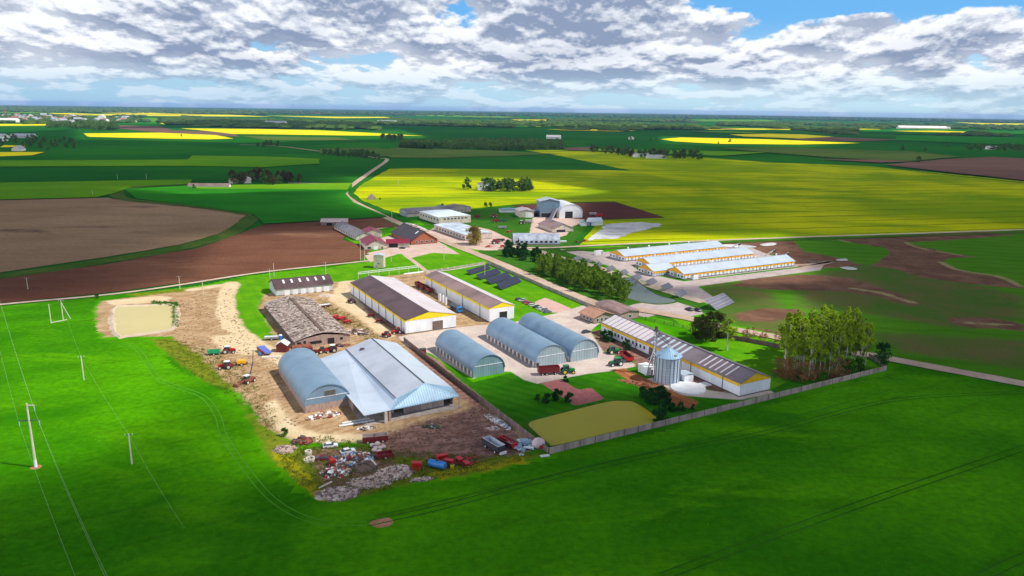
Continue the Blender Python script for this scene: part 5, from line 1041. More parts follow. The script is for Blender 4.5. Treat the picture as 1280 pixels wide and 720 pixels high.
# ------------------------------------------------------------------ fences
def fence(name, label, pts, h, pm, postm, step=5.0, thick=0.16, cap=None, rails=False, postw=0.22):
    W = [G(*p) for p in pts]; t = empty(name, (W[0].x, W[0].y, 0), 0, label, 'fence'); o0 = Vector((W[0].x, W[0].y, 0)); n_ = 0
    for a, b in zip(W[:-1], W[1:]):
        L_ = (b-a).length; k = max(1, round(L_/step)); yaw = math.atan2(b.y-a.y, b.x-a.x)
        for i in range(k):
            p0, p1 = a.lerp(b, i/k)-o0, a.lerp(b, (i+1)/k)-o0; c = (p0+p1)/2; dl = L_/k-postw-0.02; hh = h*random.uniform(0.96, 1.02)
            mb = MB()
            if rails:
                for z in (0.35, 0.85, 1.35): mb.box((c.x, c.y, z*h/1.6), (dl, 0.06, 0.12), yaw=yaw)
            else:
                mb.box((c.x, c.y, hh/2), (dl, thick, hh), yaw=yaw+random.uniform(-.004, .004))
            mb.build('fence_panel', pm, t)
            MB().box((p0.x, p0.y, (h+0.1)/2), (postw, postw, h+0.12), yaw=yaw).build('fence_post', postm, t)
    e = W[-1]-o0; MB().box((e.x, e.y, (h+.1)/2), (postw, postw, h+.12)).build('fence_post', postm, t); return t
m_fp = mat('pinkish_concrete_fence', (0.46, 0.35, 0.32), 0.9, var=0.13, scale=0.35, streak=0.6, bump=0.3); m_fd = mat('dark_fence_timber', (0.10, 0.065, 0.06), 0.9, var=0.1)
m_fg = mat('mossy_grey_fence', (0.30, 0.27, 0.25), 0.9, var=0.16, scale=0.4, streak=0.6)
fence('concrete_fence', 'long pinkish concrete panel fence along the front crop field', [(686, 568), (780, 544.5), (880, 520), (960, 500), (1040, 480), (1108, 463)], 2.1, m_fp, m_fd, 5.6)
fence('concrete_fence', 'short return of the concrete fence behind the lone pine', [(1108, 462.5), (1098, 454), (1086, 447.5)], 2.0, m_fp, m_fd, 4)
fence('concrete_fence', 'concrete fence between the scrap yard and the mown lawn, shade painted as dark brown', [(685, 567.5), (640, 532), (600, 502), (560, 471), (524, 442), (505, 427)], 2.1, mat('shade_dark_fence', (0.22, 0.15, 0.14), 0.9, var=0.15, scale=0.5, streak=0.5), m_wood, 4.5)  # panels darkened in colour for the shade on their left face
fence('concrete_fence', 'mossy grey concrete fence between solar lawn and dirt road', [(609, 330), (640, 342.5), (680, 360), (720, 377), (744, 387)], 2.0, m_fg, m_lgrey, 4.5)
fence('rail_fence', 'open rail fence along the road behind the striped building', [(796, 398), (830, 405.5), (866, 413.5)], 1.8, m_fd, m_fd, 5, rails=True)
fence('concrete_fence', 'dark fence left of the birch grove behind the brown shrubs', [(896, 421), (935, 428), (982, 437)], 2.0, mat('shade_dark_fence2', (0.20, 0.13, 0.12), 0.9, var=0.15, scale=0.5), m_fd, 5)
fence('low_wall', 'low white concrete wall between the two lawns behind the narrow shed', [(527, 341), (560, 336.5), (606, 329)], 1.0, m_fp, m_paintw, 5)

# ------------------------------------------------------------------ poles and wires
def pole(px, py, h, label, arms=0, name='utility_pole', strut=None, r=0.17, group=None):
    p = G(px, py); t = empty(name, (p.x, p.y, 0), R(20), label, 'pole', group); MB().cyl((0, 0, 0), (0, 0, h), r*1.35, r, n=8).build('pole', m_pole, t)
    for k in range(arms):
        z = h-0.5-k*1.5; MB().box((0, 0, z), (1.9+1.4*(k), 0.14, 0.14)).build('crossarm', m_dgrey, t)
        ib = MB()
        for s in (-1, 1): ib.cyl((s*(0.9+.7*k), 0, z), (s*(0.9+.7*k), 0, z+0.4), 0.08, n=6)
        ib.build('insulator', m_paintw, t)
    if strut: MB().cyl((strut[0], strut[1], 0), (0, 0, h*0.9), r, n=6).build('strut', m_pole, t)
    return p, h
P1 = G(45, 584); t = empty('power_pole', (P1.x, P1.y, 0), R(8), 'tallest power pole in the left crop field, with a crossarm and hanging insulators', 'pole')
MB().cyl((0, 0, 0), (0, 0, 19.3), 0.36, 0.20, n=10).build('pole', m_pole, t); MB().cyl((0, 0, 0), (0, 0, 2.2), 0.42, 0.40, n=10).build('foot_band', m_paintw, t); MB().cyl((0, 0, 0), (0, 0, 0.12), 1.5, 1.3, n=12).build('earth_mound', m_clay, t)
MB().box((0, 0, 14.2), (5.4, 0.22, 0.22)).build('crossarm', m_dgrey, t); MB().box((0.9, 0, 18.6), (2.0, 0.22, 0.26)).build('crossarm', m_pole, t)
for x, z in ((-2.6, 14.1), (2.6, 14.1), (1.8, 18.5)): MB().cyl((x, 0, z), (x, 0, z-1.5), 0.13, 0.13, n=6).build('insulator', mat('glass_insulator', (0.3, 0.55, 0.5), 0.2, var=0), t)
m_wire = mat('aluminium_wire', (0.35, 0.45, 0.25), 0.6, 0, var=0)
def wire(pts, label, sag=1.2, r=0.045, grp='overhead wires'):
    mb = MB(); pts = [Vector(p) for p in pts]
    for a, b in zip(pts[:-1], pts[1:]):
        q = [a.lerp(b, i/14)-Vector((0, 0, sag*4*(i/14)*(1-i/14))) for i in range(15)]
        for c, d in zip(q[:-1], q[1:]): mb.cyl(c, d, r, n=4, caps=False)
    o = mb.build('power_wire', m_wire); tag(o, label, 'wire')
far_ = G(-4, 404, 0); near_ = G(150, 860, 0)
ca = Vector((math.cos(R(8)), math.sin(R(8)), 0))
for s, z, lb in ((-2.6, 12.6, 'left'), (2.6, 12.6, 'right'), (1.8, 17.0, 'upper')): wire([Vector((far_.x, far_.y, z))+ca*s, Vector((P1.x, P1.y, z))+ca*s, Vector((near_.x, near_.y, z))+ca*s], '%s power line wire crossing the left crop field over the tallest pole' % lb, 2.0, 0.015)
q3 = pole(105, 475, 9.4, 'slim concrete pole in the left crop field, farther of the two small ones', 1); q2 = pole(165, 580, 9.4, 'slim concrete pole in the left crop field, nearer of the two small ones', 1)
q1 = pole(64, 404, 9.2, 'thin pole joined by a low rail to the strutted pole near the farm track'); q0 = pole(79, 399.5, 9.6, 'strutted A-shaped pole beside the farm track at left', 1, strut=(3.0, 0.4))
wire([(q0[0].x, q0[0].y, 9.4), (q3[0].x, q3[0].y, 9.2), (q2[0].x, q2[0].y, 9.2), (*G(235, 706)[:2], 9.2)], 'single low wire strung over the two slim poles', 0.9, 0.013)
rl_ = G(64, 404); r2_ = G(84, 400); mb = MB(); mb.bar((rl_.x, rl_.y, 0.25), (r2_.x, r2_.y, 0.25), 0.28); tag(mb.build('concrete_beam', m_pole), 'pale concrete beam lying on the crop between the two thin poles', 'beam')
for k, (px, py, ty, lb) in enumerate([(337.5, 348.5, 336, 'left of the pair above the maroon-roofed shed'), (342.7, 346, 329, 'right of the pair above the maroon-roofed shed'), (407.3, 343.8, 327.5, 'between the maroon-roofed shed and the big brown-roofed shed'), (450.8, 325.5, 300, 'tallest one left of the transformer tower'), (456, 326.5, 304.5, 'just left of the transformer tower'), (489, 327, 315, 'right of the transformer tower'), (555, 325, 308.5, 'on the oval lawn'), (490, 279, 263, 'at the road corner before the grey arched hall'), (225, 362, 345, 'left of two along the farm track above the sandy yard'), (254, 368, 352, 'right of two along the farm track above the sandy yard'), (35, 362, 347, 'at the ploughed field near the left edge'), (116, 244, 238, 'first of the row by the tilled field'), (147, 224, 217, 'among the dark crop left'), (183, 224, 217, 'among the dark crop right'), (498, 232, 224, 'in the bright yellow field'), (606, 347, 331, 'at the corner of the solar lawn'), (571, 308, 298, 'beside the road crossing')]):
    x, y = G(px, py)[:2]; lo, hi = 0, 40
    for _ in range(30):
        m_ = (lo+hi)/2; v = Vector((x, y, m_-HC)); yy = 360-FPX*v.dot(_u)/v.dot(_F)
        if yy > ty: lo = m_
        else: hi = m_
    pole(px, py, lo, 'thin pale utility pole '+lb, 1 if k % 2 == 0 else 0, r=0.14)
# substation gantry / pipe bridge behind the big shed
a, b = G(448, 349), G(523, 340); t = empty('pipe_gantry', a, 0, 'pale lattice gantry of pipes behind the brown-roofed shed', 'gantry'); d = b-a; g_ = MB()
for z in (3.2, 4.2):
    for s in (-.5, .5): g_.bar((0, s, z), (d.x, d.y+s, z), 0.12)
for k in range(16): p0, p1 = d*(k/16), d*((k+1)/16); g_.bar((p0.x, p0.y-.5, 3.2), (p1.x, p1.y-.5, 4.2), 0.08)
g_.build('lattice', m_paintw, t)
for k in range(7): p0 = d*(k/6); MB().bar((p0.x, p0.y, 0), (p0.x, p0.y, 4.2), 0.2).build('post', m_paintw, t)
a, b = G(505, 348), G(529, 345); t = empty('white_pipe', a, 0, 'thick white pipe on short posts at the back of the narrow shed', 'pipe'); d = b-a; MB().cyl((0, 0, 2.6), (d.x, d.y, 2.6), 0.5, n=10).build('pipe', m_paintw, t)
for f_ in (0.1, 0.5, 0.9): MB().bar((d.x*f_, d.y*f_, 0), (d.x*f_, d.y*f_, 2.2), 0.25).build('post', m_lgrey, t)

# ------------------------------------------------------------------ solar arrays
m_pv = mat('solar_glass_violet', (0.035, 0.028, 0.085), 0.55, spec=0.2, var=0.15, scale=0.5, col2=(0.02, 0.045, 0.05)); m_pvg = mat('solar_glass_grey', (0.18, 0.18, 0.24), 0.3, var=0.08)
def solar(name, label, cs, z0, z1, m_, nx, ny, group=None, gap=0.25):
    """cs: lower-left, lower-right, upper-right, upper-left survey points on the panel plane"""
    q = [G(*cs[0], z0), G(*cs[1], z0), G(*cs[2], z1), G(*cs[3], z1)]; q[2] = q[1]+q[3]-q[0]; o = sum(q, Vector())/4; o.z = 0; t = empty(name, o, 0, label, 'solar panels', group); q = [v-o for v in q]
    n = (q[1]-q[0]).cross(q[3]-q[0]).normalized(); n = n if n.z > 0 else -n
    P = lambda u, v: q[0]*(1-u)*(1-v)+q[1]*u*(1-v)+q[2]*u*v+q[3]*(1-u)*v
    lu, lv = (q[1]-q[0]).length, (q[3]-q[0]).length
    fr = MB(); fs = [P(0, 0), P(1, 0), P(1, 1), P(0, 1)]; fr.add([v-n*0.02 for v in fs]+[v-n*0.14 for v in fs], [(0, 1, 2, 3), (7, 6, 5, 4), (0, 4, 5, 1), (1, 5, 6, 2), (2, 6, 7, 3), (3, 7, 4, 0)]); fr.build('frame', m_dgrey if m_ is m_pv else m_lgrey, t)
    for j in range(ny):
        mb = MB()
        for i in range(nx):
            u0, u1 = (i+gap*0.12)/nx, (i+1-gap*0.12)/nx; v0, v1 = (j+gap*0.25)/ny, (j+1-gap*0.25)/ny; c = [P(u0, v0), P(u1, v0), P(u1, v1), P(u0, v1)]
            mb.add([v+n*0.05 for v in c]+[v-n*0.01 for v in c], [(0, 1, 2, 3), (7, 6, 5, 4), (0, 4, 5, 1), (1, 5, 6, 2), (2, 6, 7, 3), (3, 7, 4, 0)])
        mb.build('panel_row', m_, t)
    for u in (0.15, 0.5, 0.85):
        for v in (0.15, 0.85): p = P(u, v); MB().bar((p.x, p.y, 0), (p.x, p.y, p.z-0.15), 0.14).build('leg', m_lgrey, t)
    return t
for k, cs in enumerate([((627, 361.6), (652.3, 351.5), (645.2, 347.8), (619.8, 354)), ((613.7, 354.8), (640, 346), (633, 341.6), (606.6, 348.3)), ((601, 349), (627, 340.5), (620, 336.8), (594.5, 343.3)), ((588, 343), (614, 335.2), (608, 331.8), (582.5, 338))]):
    solar('solar_table', 'dark violet solar panel table on the lawn, %s from the front' % ('first', 'second', 'third', 'fourth')[k], cs, 0.8, 2.6, m_pv, 12, 3, 'violet solar tables on the lawn')
for k, (px, py, s_) in enumerate([(721.9, 322.5, .85), (733.8, 326, .9), (747, 330, .92), (763.4, 335, .98), (779.5, 340, 1.02), (795.7, 345.7, 1.1), (814, 351.3, 1.18), (833, 357.7, 1.22), (850.4, 366, 1.35), (898.4, 376, 2.75)]):
    cs = ((px-1*s_, py+4.2*s_), (px+7.2*s_, py+0.6*s_), (px+2.6*s_, py-3.6*s_), (px-6.2*s_, py-0.3*s_))
    solar('solar_table', 'grey solar table, %s beside the cattle shed yard' % ('first', 'second', 'third', 'fourth', 'fifth', 'sixth', 'seventh', 'eighth', 'ninth and second largest', 'last and by far the largest')[k], cs, 0.5, 2.4+s_, m_pvg, 6 if k < 9 else 12, 3 if k < 9 else 4, 'grey solar tables beside the cattle shed yard')
# ------------------------------------------------------------------ vehicles and machines
def wheel(mb_t, mb_h, c, r, w, n=16):
    c = Vector(c); mb_t.cyl(c-Vector((w/2, 0, 0)), c+Vector((w/2, 0, 0)), r, n=n); mb_h.cyl(c-Vector((w/2+.03, 0, 0)), c+Vector((w/2+.03, 0, 0)), r*0.55, n=10)
def wheels(t, lst, hub=None):
    for c, r, w in lst:
        a, b = MB(), MB(); wheel(a, b, c, r, w); o = a.build('wheel', m_tyre, t, smooth=True); b.build('hub', hub or m_hub, o)
def tractor(px, py, yaw, body, cabroof, label, k=1.0, hub=None, loader=False):
    p = G(px, py); t = empty('tractor', (p.x, p.y, 0), R(yaw), label, 'tractor'); t.scale = (k, k, k)
    hd = MB(); hd.prism([(0.6, 0.95), (2.3, 0.9), (2.55, 1.2), (2.45, 1.62), (0.6, 1.85)], 'x', -0.42, 0.42); hd.build('hood', body, t)
    MB().box((0, 0.2, 0.85), (0.7, 3.6, 0.5)).build('chassis', m_dgrey, t)
    cb = MB(); cb.prism([(-1.25, 1.2), (0.6, 1.2), (0.45, 2.6), (-1.05, 2.6)], 'x', -0.7, 0.7); cb.build('cab', m_glass, t)
    fr = MB()
    for sx in (-.72, .72):
        for y0, y1 in ((-1.25, -1.05), (0.6, 0.45)): fr.bar((sx, y0, 1.2), (sx, y1, 2.6), 0.1)
    fr.build('cab_frame', m_dgrey, t); MB().box((0, -0.3, 2.68), (1.6, 1.8, 0.18)).build('cab_roof', cabroof, t)
    for s in (-1, 1):
        f = MB(); f.prism([(-1.9, 1.1), (-1.5, 1.75), (-0.4, 1.75), (0.1, 1.2), (0.0, 1.1), (-0.5, 1.62), (-1.4, 1.62), (-1.75, 1.1)], 'x', s*0.72, s*1.25); f.build('fender', body, t)
    wheels(t, [((s*1.0, -0.95, 0.9), 0.9, 0.5) for s in (-1, 1)]+[((s*0.9, 1.85, 0.62), 0.62, 0.38) for s in (-1, 1)], hub)
    MB().cyl((0.3, 1.1, 1.7), (0.3, 1.1, 2.6), 0.06, n=6).build('exhaust', m_dgrey, t)
    if loader:
        l = MB()
        for s in (-.55, .55): l.bar((s, 0.4, 1.6), (s, 2.6, 1.9), 0.16); l.bar((s, 2.6, 1.9), (s, 3.8, 0.8), 0.16)
        l.box((0, 4.1, 0.6), (1.9, 0.8, 0.6)); l.build('loader_arm', body, t)
    return t
def trailer(px, py, yaw, col, label, L_=6.0, W_=2.4, H_=1.4, z=1.1, axles=2, inner=None, bays=1, name='farm_trailer', k=1.0):
    p = G(px, py); t = empty(name, (p.x, p.y, 0), R(yaw), label, 'trailer'); t.scale = (k,)*3; b = MB(); th = 0.09
    b.box((0, 0, z), (W_, L_, th)); 
    for s in (-1, 1): b.box((s*(W_/2-th/2), 0, z+H_/2+th/2), (th, L_, H_)); b.box((0, s*(L_/2-th/2), z+H_/2+th/2), (W_-2*th, th, H_))
    for i in range(1, bays): b.box((0, -L_/2+L_*i/bays, z+H_/2), (W_-2*th, th, H_-.1))
    for i in range(int(L_/1.2)+1): 
        for s in (-1, 1): b.box((s*(W_/2+0.04), -L_/2+0.1+i*1.2*(L_-0.2)/(1.2*int(L_/1.2)), z+H_/2), (0.08, 0.1, H_))
    b.build('box_body', col, t)
    MB().box((0, 0, z+0.12), (W_-0.3, L_-0.3, 0.1)).build('bed', inner or col, t)
    if inner:
        ln = MB()
        for s in (-1, 1): ln.box((s*(W_/2-th-.03), 0, z+H_/2+.1), (.04, L_-2*th-.02, H_-.15)); ln.box((0, s*(L_/2-th-.03), z+H_/2+.1), (W_-2*th-.12, .04, H_-.15))
        ln.build('liner', inner, t)
    rim = MB()
    for s in (-1, 1): rim.box((s*(W_/2-.04), 0, z+H_+.1), (0.14, L_, 0.08)); rim.box((0, s*(L_/2-.04), z+H_+.1), (W_, 0.14, 0.08))
    rim.build('rim', inner or col, t)
    MB().box((0, 0, z-0.25), (0.9, L_*0.95, 0.22)).build('chassis', m_dgrey, t)
    ax = [0] if axles == 1 else [-L_*.3, L_*.3] if axles == 2 else [-L_*.32, -L_*.12, L_*.3]
    wheels(t, [((s*(W_/2-.1), y, 0.5), 0.5, 0.3) for y in ax for s in (-1, 1)]); MB().bar((0, L_/2, z-.3), (0, L_/2+1.6, 0.6), 0.14).build('drawbar', m_dgrey, t); return t
def tank(px, py, yaw, L_, r, col, label, z=None, name='storage_tank', legs=True, cat='tank'):
    p = G(px, py); t = empty(name, (p.x, p.y, 0), R(yaw), label, cat); z = r+0.35 if z is None else z
    b = MB(); b.cyl((0, -L_/2, z), (0, L_/2, z), r, n=20); 
    for s in (-1, 1): b.cyl((0, s*L_/2, z), (0, s*(L_/2+r*0.25), z), r, r*0.6, n=20)
    b.build('shell', col, t, smooth=True)
    MB().cyl((0, 0, z+r-.05), (0, 0, z+r+.3), 0.35, n=10).build('hatch', m_dgrey, t)
    if legs:
        for s in (-1, 1): MB().box((0, s*L_*.3, (z-r*0.6)/2), (r*1.4, 0.25, z-r*0.6)).build('saddle', m_dgrey, t)
    return t
def car(p, yaw, col, label, group='cars in the small car park', k=1.0, est=False):
    t = empty('parked_car', (p[0], p[1], 0), R(yaw), label, 'car', group); t.scale = (k,)*3
    pf = [(-2.15, 0.35), (-2.2, 0.75), (-2.05, 0.95), (-0.9, 1.0), (0.95, 0.95), (2.0, 0.82), (2.2, 0.6), (2.2, 0.35)]
    MB().prism(pf, 'x', -0.88, 0.88).build('body', col, t)
    top = (-1.9, 1.45) if est else (-1.25, 1.45); mb = MB(); a = [(-2.0, .98), (1.0, .96), (0.35, 1.42), (top[0]+.1, 1.42)]
    vs = [(s*(0.82 if z < 1.2 else 0.66), y, z) for s in (-1, 1) for y, z in a]; mb.add(vs, [(0, 1, 2, 3), (7, 6, 5, 4), (0, 4, 5, 1), (1, 5, 6, 2), (2, 6, 7, 3), (3, 7, 4, 0)]); mb.build('window', m_glass, t)
    MB().box((0, (0.35+top[0])/2, 1.45), (1.3, 0.35-top[0], 0.06)).build('roof', col, t)
    wheels(t, [((s*0.8, y, 0.33), 0.33, 0.22) for s in (-1, 1) for y in (-1.35, 1.35)], m_lgrey)
    for s in (-1, 1): MB().box((s*0.62, 2.2, 0.66), (0.35, 0.06, 0.16)).build('headlight', m_paintw, t)
    return t
carcol = lambda n, c: mat(n, c, 0.25, 0.2, var=0.0)
cc = [('car_dark_grey', (0.05, .055, .07), 'dark grey'), ('car_silver', (.5, .52, .55), 'silver'), ('car_red', (.55, .02, .05), 'bright red'), ('car_red2', (.42, .03, .05), 'darker red'), ('car_white', (.75, .76, .78), 'white'), ('car_black', (.015, .015, .02), 'black'), ('car_white2', (.7, .7, .68), 'off-white'), ('car_grey', (.25, .27, .3), 'mid grey'), ('car_blue', (.16, .2, .32), 'blue-grey')]
pos = [(648.7, 375.2), (653, 376.6), (657.6, 378.8), (662, 380.6), (666.2, 382.6), (670.8, 384.8), (675.2, 386.8), (679.6, 388.8), (684.4, 391)]
for i, ((nm, c_, wd), (px, py)) in enumerate(zip(cc, pos)):
    car(G(px, py), YAW-90+180*(i % 2)+random.uniform(-3, 3), carcol(nm, c_), '%s car in the row beside the pink paving, %s from the left' % (wd, ('first', 'second', 'third', 'fourth', 'fifth', 'sixth', 'seventh', 'eighth', 'ninth')[i]), est=i in (1, 4, 7))
car(G(861.5, 388), 25, carcol('car_black', None), 'left of two dark cars on the paved apron beside the big solar table', 'dark cars on the apron', 1.15); car(G(872, 388.6), 20, carcol('car_black', None), 'right of two dark cars on the paved apron beside the big solar table', 'dark cars on the apron', 1.15, True)
car(G(733, 416), -60, carcol('car_dark_grey', None), 'dark grey car parked beside the brick gatehouse', None)
car(G(503, 311), -75, carcol('car_dark_grey', None), 'dark car parked in front of the crimson garage wing', None)
car(G(766, 391), 60, carcol('car_blue', None), 'blue-grey van-like car by the yard gate behind the gatehouse', None, 1.2, True)

tractor(708.5, 467, -78, m_green, m_dgreen, 'green tractor coupled to the maroon high-sided trailer', 1.25, m_huby)
trailer(685.5, 468, 104-180, m_dred, 'maroon high-sided trailer before the middle arched hangar', 8.4, 2.6, 2.0, 1.2, 3)
tractor(766, 442, -75, m_green, m_dgreen, 'green tractor ahead of the red open trailer, rear one of two', 1.2, m_hub)
trailer(783, 449.5, 195, m_red, 'bright red open trailer beside the striped building', 8.6, 2.7, 1.3, 1.1, 3, inner=m_dred)
tractor(770.5, 457, 110, m_dgreen, m_green, 'dark green tractor beside the orange trench, front one of two', 1.25, m_paintw)
tractor(285.5, 441.5, 105-180, m_red, m_paintw, 'red tractor with a white cab roof coupled to the green trailer', 1.15)
trailer(268, 443.5, -80, mat('bright_green_trailer', (0.02, 0.42, 0.18), 0.4, var=0.05), 'small bright green trailer on the sandy yard', 4.6, 2.1, 1.0, 1.0, 1)
tractor(283, 461, 100, m_red, m_paintw, 'red tractor standing alone on the bare soil at left', 1.15)
# orange sprayer
p = G(302, 456.5); t = empty('field_sprayer', (p.x, p.y, 0), R(-70), 'orange sprayer cart right of the lone red tractor', 'sprayer'); MB().box((0, 0, 1.5), (1.9, 3.2, 1.2)).build('tank', m_orange, t); MB().box((0, 0.2, 0.8), (1.0, 4.6, 0.25)).build('frame', m_dgrey, t); wheels(t, [((s*1.0, 0, .6), .6, .35) for s in (-1, 1)]); MB().box((0, -2.3, 1.6), (4.2, 0.3, 0.9)).build('folded_boom', m_rust, t)
# loader with raised mast
p = G(311, 478); t = empty('crane_loader', (p.x, p.y, 0), R(150), 'dark brown loader with a white cab roof and long raised mast', 'loader'); MB().box((0, 0, 1.2), (2.4, 4.6, 1.1)).build('body', m_rust, t); MB().box((0, 0.8, 2.3), (1.5, 1.6, 1.3)).build('cab', m_glass, t); MB().box((0, 0.8, 3.05), (1.9, 2.0, 0.16)).build('cab_roof', m_paintw, t)
m_ = MB(); m_.bar((0.6, -1, 1.8), (1.6, -3.8, 6.4), 0.3); m_.bar((1.6, -3.8, 6.4), (1.9, -4.6, 11), 0.2); m_.build('mast', m_dgrey, t); wheels(t, [((s*1.3, y, .7), .7, .5) for s in (-1, 1) for y in (-1.5, 1.6)])
a_ = MB(); a_.bar((0, 2.3, 1.2), (0, 5.2, .8), .5); a_.box((0, 5.6, .7), (2.4, 1.0, .9)); a_.build('bucket_arm', m_rust, t)
# blue-violet ramp trailer
p = G(331, 441.5); t = empty('tipping_trailer', (p.x, p.y, 0), R(38), 'flat trailer bed covered with blue-violet sheet, tilted, by the sand road', 'trailer'); MB().box((0, 0, 1.6), (2.9, 9.0, 0.35), rot=Matrix.Rotation(0.06, 3, 'X')).build('bed', m_bluel, t); MB().box((-1.55, 0, 1.3), (0.2, 9.0, 1.0)).build('side_board', m_dred, t); wheels(t, [((s*1.2, y, .5), .5, .3) for s in (-1, 1) for y in (-2.5, 2.0)]); MB().cyl((-2.4, -2.5, .7), (-2.4, -1.0, .7), .45, n=10).build('air_tank', m_blue, t)
p = G(339, 447); tag(MB().box((p.x, p.y, 0.3), (7.5, 2.2, 0.5), yaw=R(10)).build('concrete_block', m_pole), 'cream concrete slab lying at the end of the blue-violet trailer', 'slab')
tank(377, 438.5, -68, 7.6, 1.25, m_rust, 'long rusty cylindrical tank against the derelict barn'); tank(372, 446.5, -72, 6.2, 1.0, m_blue, 'blue cylindrical tank behind the joined arched hangar')
small_house('feed_hopper', 353.8, 439, 4.4, 3.6, 3.2, 0, m_dred, m_paintw, 'dark red hopper cabin under a white roof beside the rusty tank', 'hopper')
trailer(340, 425, -80, m_lgrey, 'low grey boat-like trailer at the side of the derelict barn', 6.0, 2.0, 0.7, 0.9, 1, inner=m_paintw)
p = G(350.8, 424.5); t = empty('water_barrel', (p.x, p.y, 0), 0, 'upright blue barrel with a white lid beside the derelict barn', 'barrel'); MB().cyl((0, 0, 0), (0, 0, 2.0), 0.9, n=14).build('barrel', m_blue, t, smooth=True); MB().cyl((0, 0, 2.0), (0, 0, 2.3), 0.8, 0.6, n=14).build('lid', m_paintw, t)
tractor(389, 444, -70, m_dred, m_dred, 'dark red tractor with pale rear wheels behind the silver barn, leftmost of three', 1.25); tractor(404, 441.5, -70, m_red, m_dgrey, 'red tractor behind the silver barn, middle of three', 1.0); tractor(415, 440, 100, m_dred, m_paintw, 'dark red tractor with white cab roof behind the silver barn, rightmost of three', 1.15)
tractor(483, 421.5, 60, m_red, m_dred, 'red tractor at the corner of the concrete yard, left one', 1.0, m_paintw); tractor(496.5, 416.8, 120, m_red, m_red, 'red tractor against the front corner of the big brown-roofed shed', 1.0)
tractor(439.5, 379, 60, m_dred, m_dgrey, 'small dark tractor at the back corner of the big brown-roofed shed', 1.0)
def implement(px, py, yaw, col, label, L_=4.5, W_=3.0, rows=5, cat='implement', name='seed_drill', h=1.0):
    p = G(px, py); t = empty(name, (p.x, p.y, 0), R(yaw), label, cat); f_ = MB(); f_.box((0, 0, h*.7), (W_, .2, .2)); f_.box((0, L_*.4, h*.7), (W_*.8, .2, .2)); f_.bar((0, L_*.4, h*.7), (0, L_*.9, h*.5), .18)
    for s in (-1, 1): f_.bar((s*W_*.4, -L_*.3, h*.7), (s*W_*.3, L_*.4, h*.7), .18)
    f_.build('frame', col, t); b = MB(); b.prism([(-.5, h*.8), (.5, h*.8), (.8, h*1.5), (-.8, h*1.5)], 'x', -W_*.45, W_*.45); b.build('hopper', col, t)
    for i in range(rows):
        x = -W_*.45+W_*.9*i/(rows-1); c = MB(); c.bar((x, -L_*.1, h*.7), (x, -L_*.35, .1), .12); c.cyl((x-.05, -L_*.35, .3), (x+.05, -L_*.35, .3), .3, n=10); c.build('coulter', m_dgrey if i % 2 else col, t)
    wheels(t, [((s*W_*.52, 0, .45), .45, .25) for s in (-1, 1)]); return t
implement(419, 398, 70, m_red, 'bright red seed drill on the grass strip, leftmost of three', 4.4, 4.0); implement(427, 400, 60, m_red, 'bright red seed drill on the grass strip, middle of three', 4.8, 4.4, 6); implement(434, 404, 50, m_red, 'bright red seed drill on the grass strip, rightmost of three', 4.6, 3.6)
implement(463.5, 396, 30, m_dred, 'dark red harrow in the shade of the brown-roofed shed, rear one', 4.5, 3.0); implement(474, 403, 30, m_dred, 'dark red harrow in the shade of the brown-roofed shed, front one', 4.5, 3.0); implement(500, 440, 30, m_red, 'small red implement beside the scrap yard fence', 3, 2.5)
for k, (px, py) in enumerate([(523, 359), (529, 362), (536, 366)]): trailer(px, py, 28, m_dred, 'dark red spreader trailer behind the narrow shed, %s of three' % ('rear', 'middle', 'front')[k], 5.5, 2.4, 1.8, 1.0, 1)
trailer(406, 384, -60, m_rust, 'low flat rusty trailer with a white box between the sheds', 6, 2.2, 0.5, 0.9, 1, inner=m_paintw)
# tank lorry
p = G(570, 388.5); t = empty('tank_lorry', (p.x, p.y, 0), R(YAW+180), 'blue lorry with a long dark glossy tank beside the narrow shed', 'lorry'); b = MB(); b.cyl((0, -5.2, 2.1), (0, 2.6, 2.1), 1.15, n=18); b.build('tank', mat('tank_steel_blue', (.10, .13, .2), .25, .5, var=.05), t, smooth=True); MB().box((0, 4.3, 1.9), (2.4, 2.2, 2.3)).build('cab', m_blue, t); MB().box((0, 5.42, 2.3), (2.1, .06, .9)).build('windscreen', m_glass, t); MB().box((0, -.8, .95), (1.2, 10, .3)).build('chassis', m_dgrey, t); wheels(t, [((s*1.05, y, .52), .52, .35) for s in (-1, 1) for y in (-4.4, -3.2, 3.9)])
for k, (px, py) in enumerate([(549.5, 377), (553.5, 379), (557, 381.5)]): p = G(px, py); t = empty('gas_cylinder', (p.x, p.y, 0), 0, 'upright white tank with pipes against the narrow shed, %s of three' % ('rear', 'middle', 'front')[k], 'tank'); MB().cyl((0, 0, .3), (0, 0, 4.4), .8, n=12).build('shell', m_paintw, t, smooth=True); MB().cyl((0, 0, 4.4), (0, 0, 4.8), .8, .2, n=12).build('cap', m_lgrey, t); MB().cyl((1.0, 0, 0), (1.0, 0, 5.2), .1, n=6).build('pipe', m_lgrey, t)
# small yard kiosk and cart
p = G(529, 442.5); t = empty('fuel_cabinet', (p.x, p.y, 0), R(YAW), 'small dark brown kiosk at the back corner of the nearest arched hangar', 'kiosk'); MB().box((0, 0, 1.1), (2.0, 1.8, 2.2)).build('wall', m_dred, t); MB().box((0, 0, 2.3), (2.4, 2.2, .15)).build('roof', m_dgrey, t)

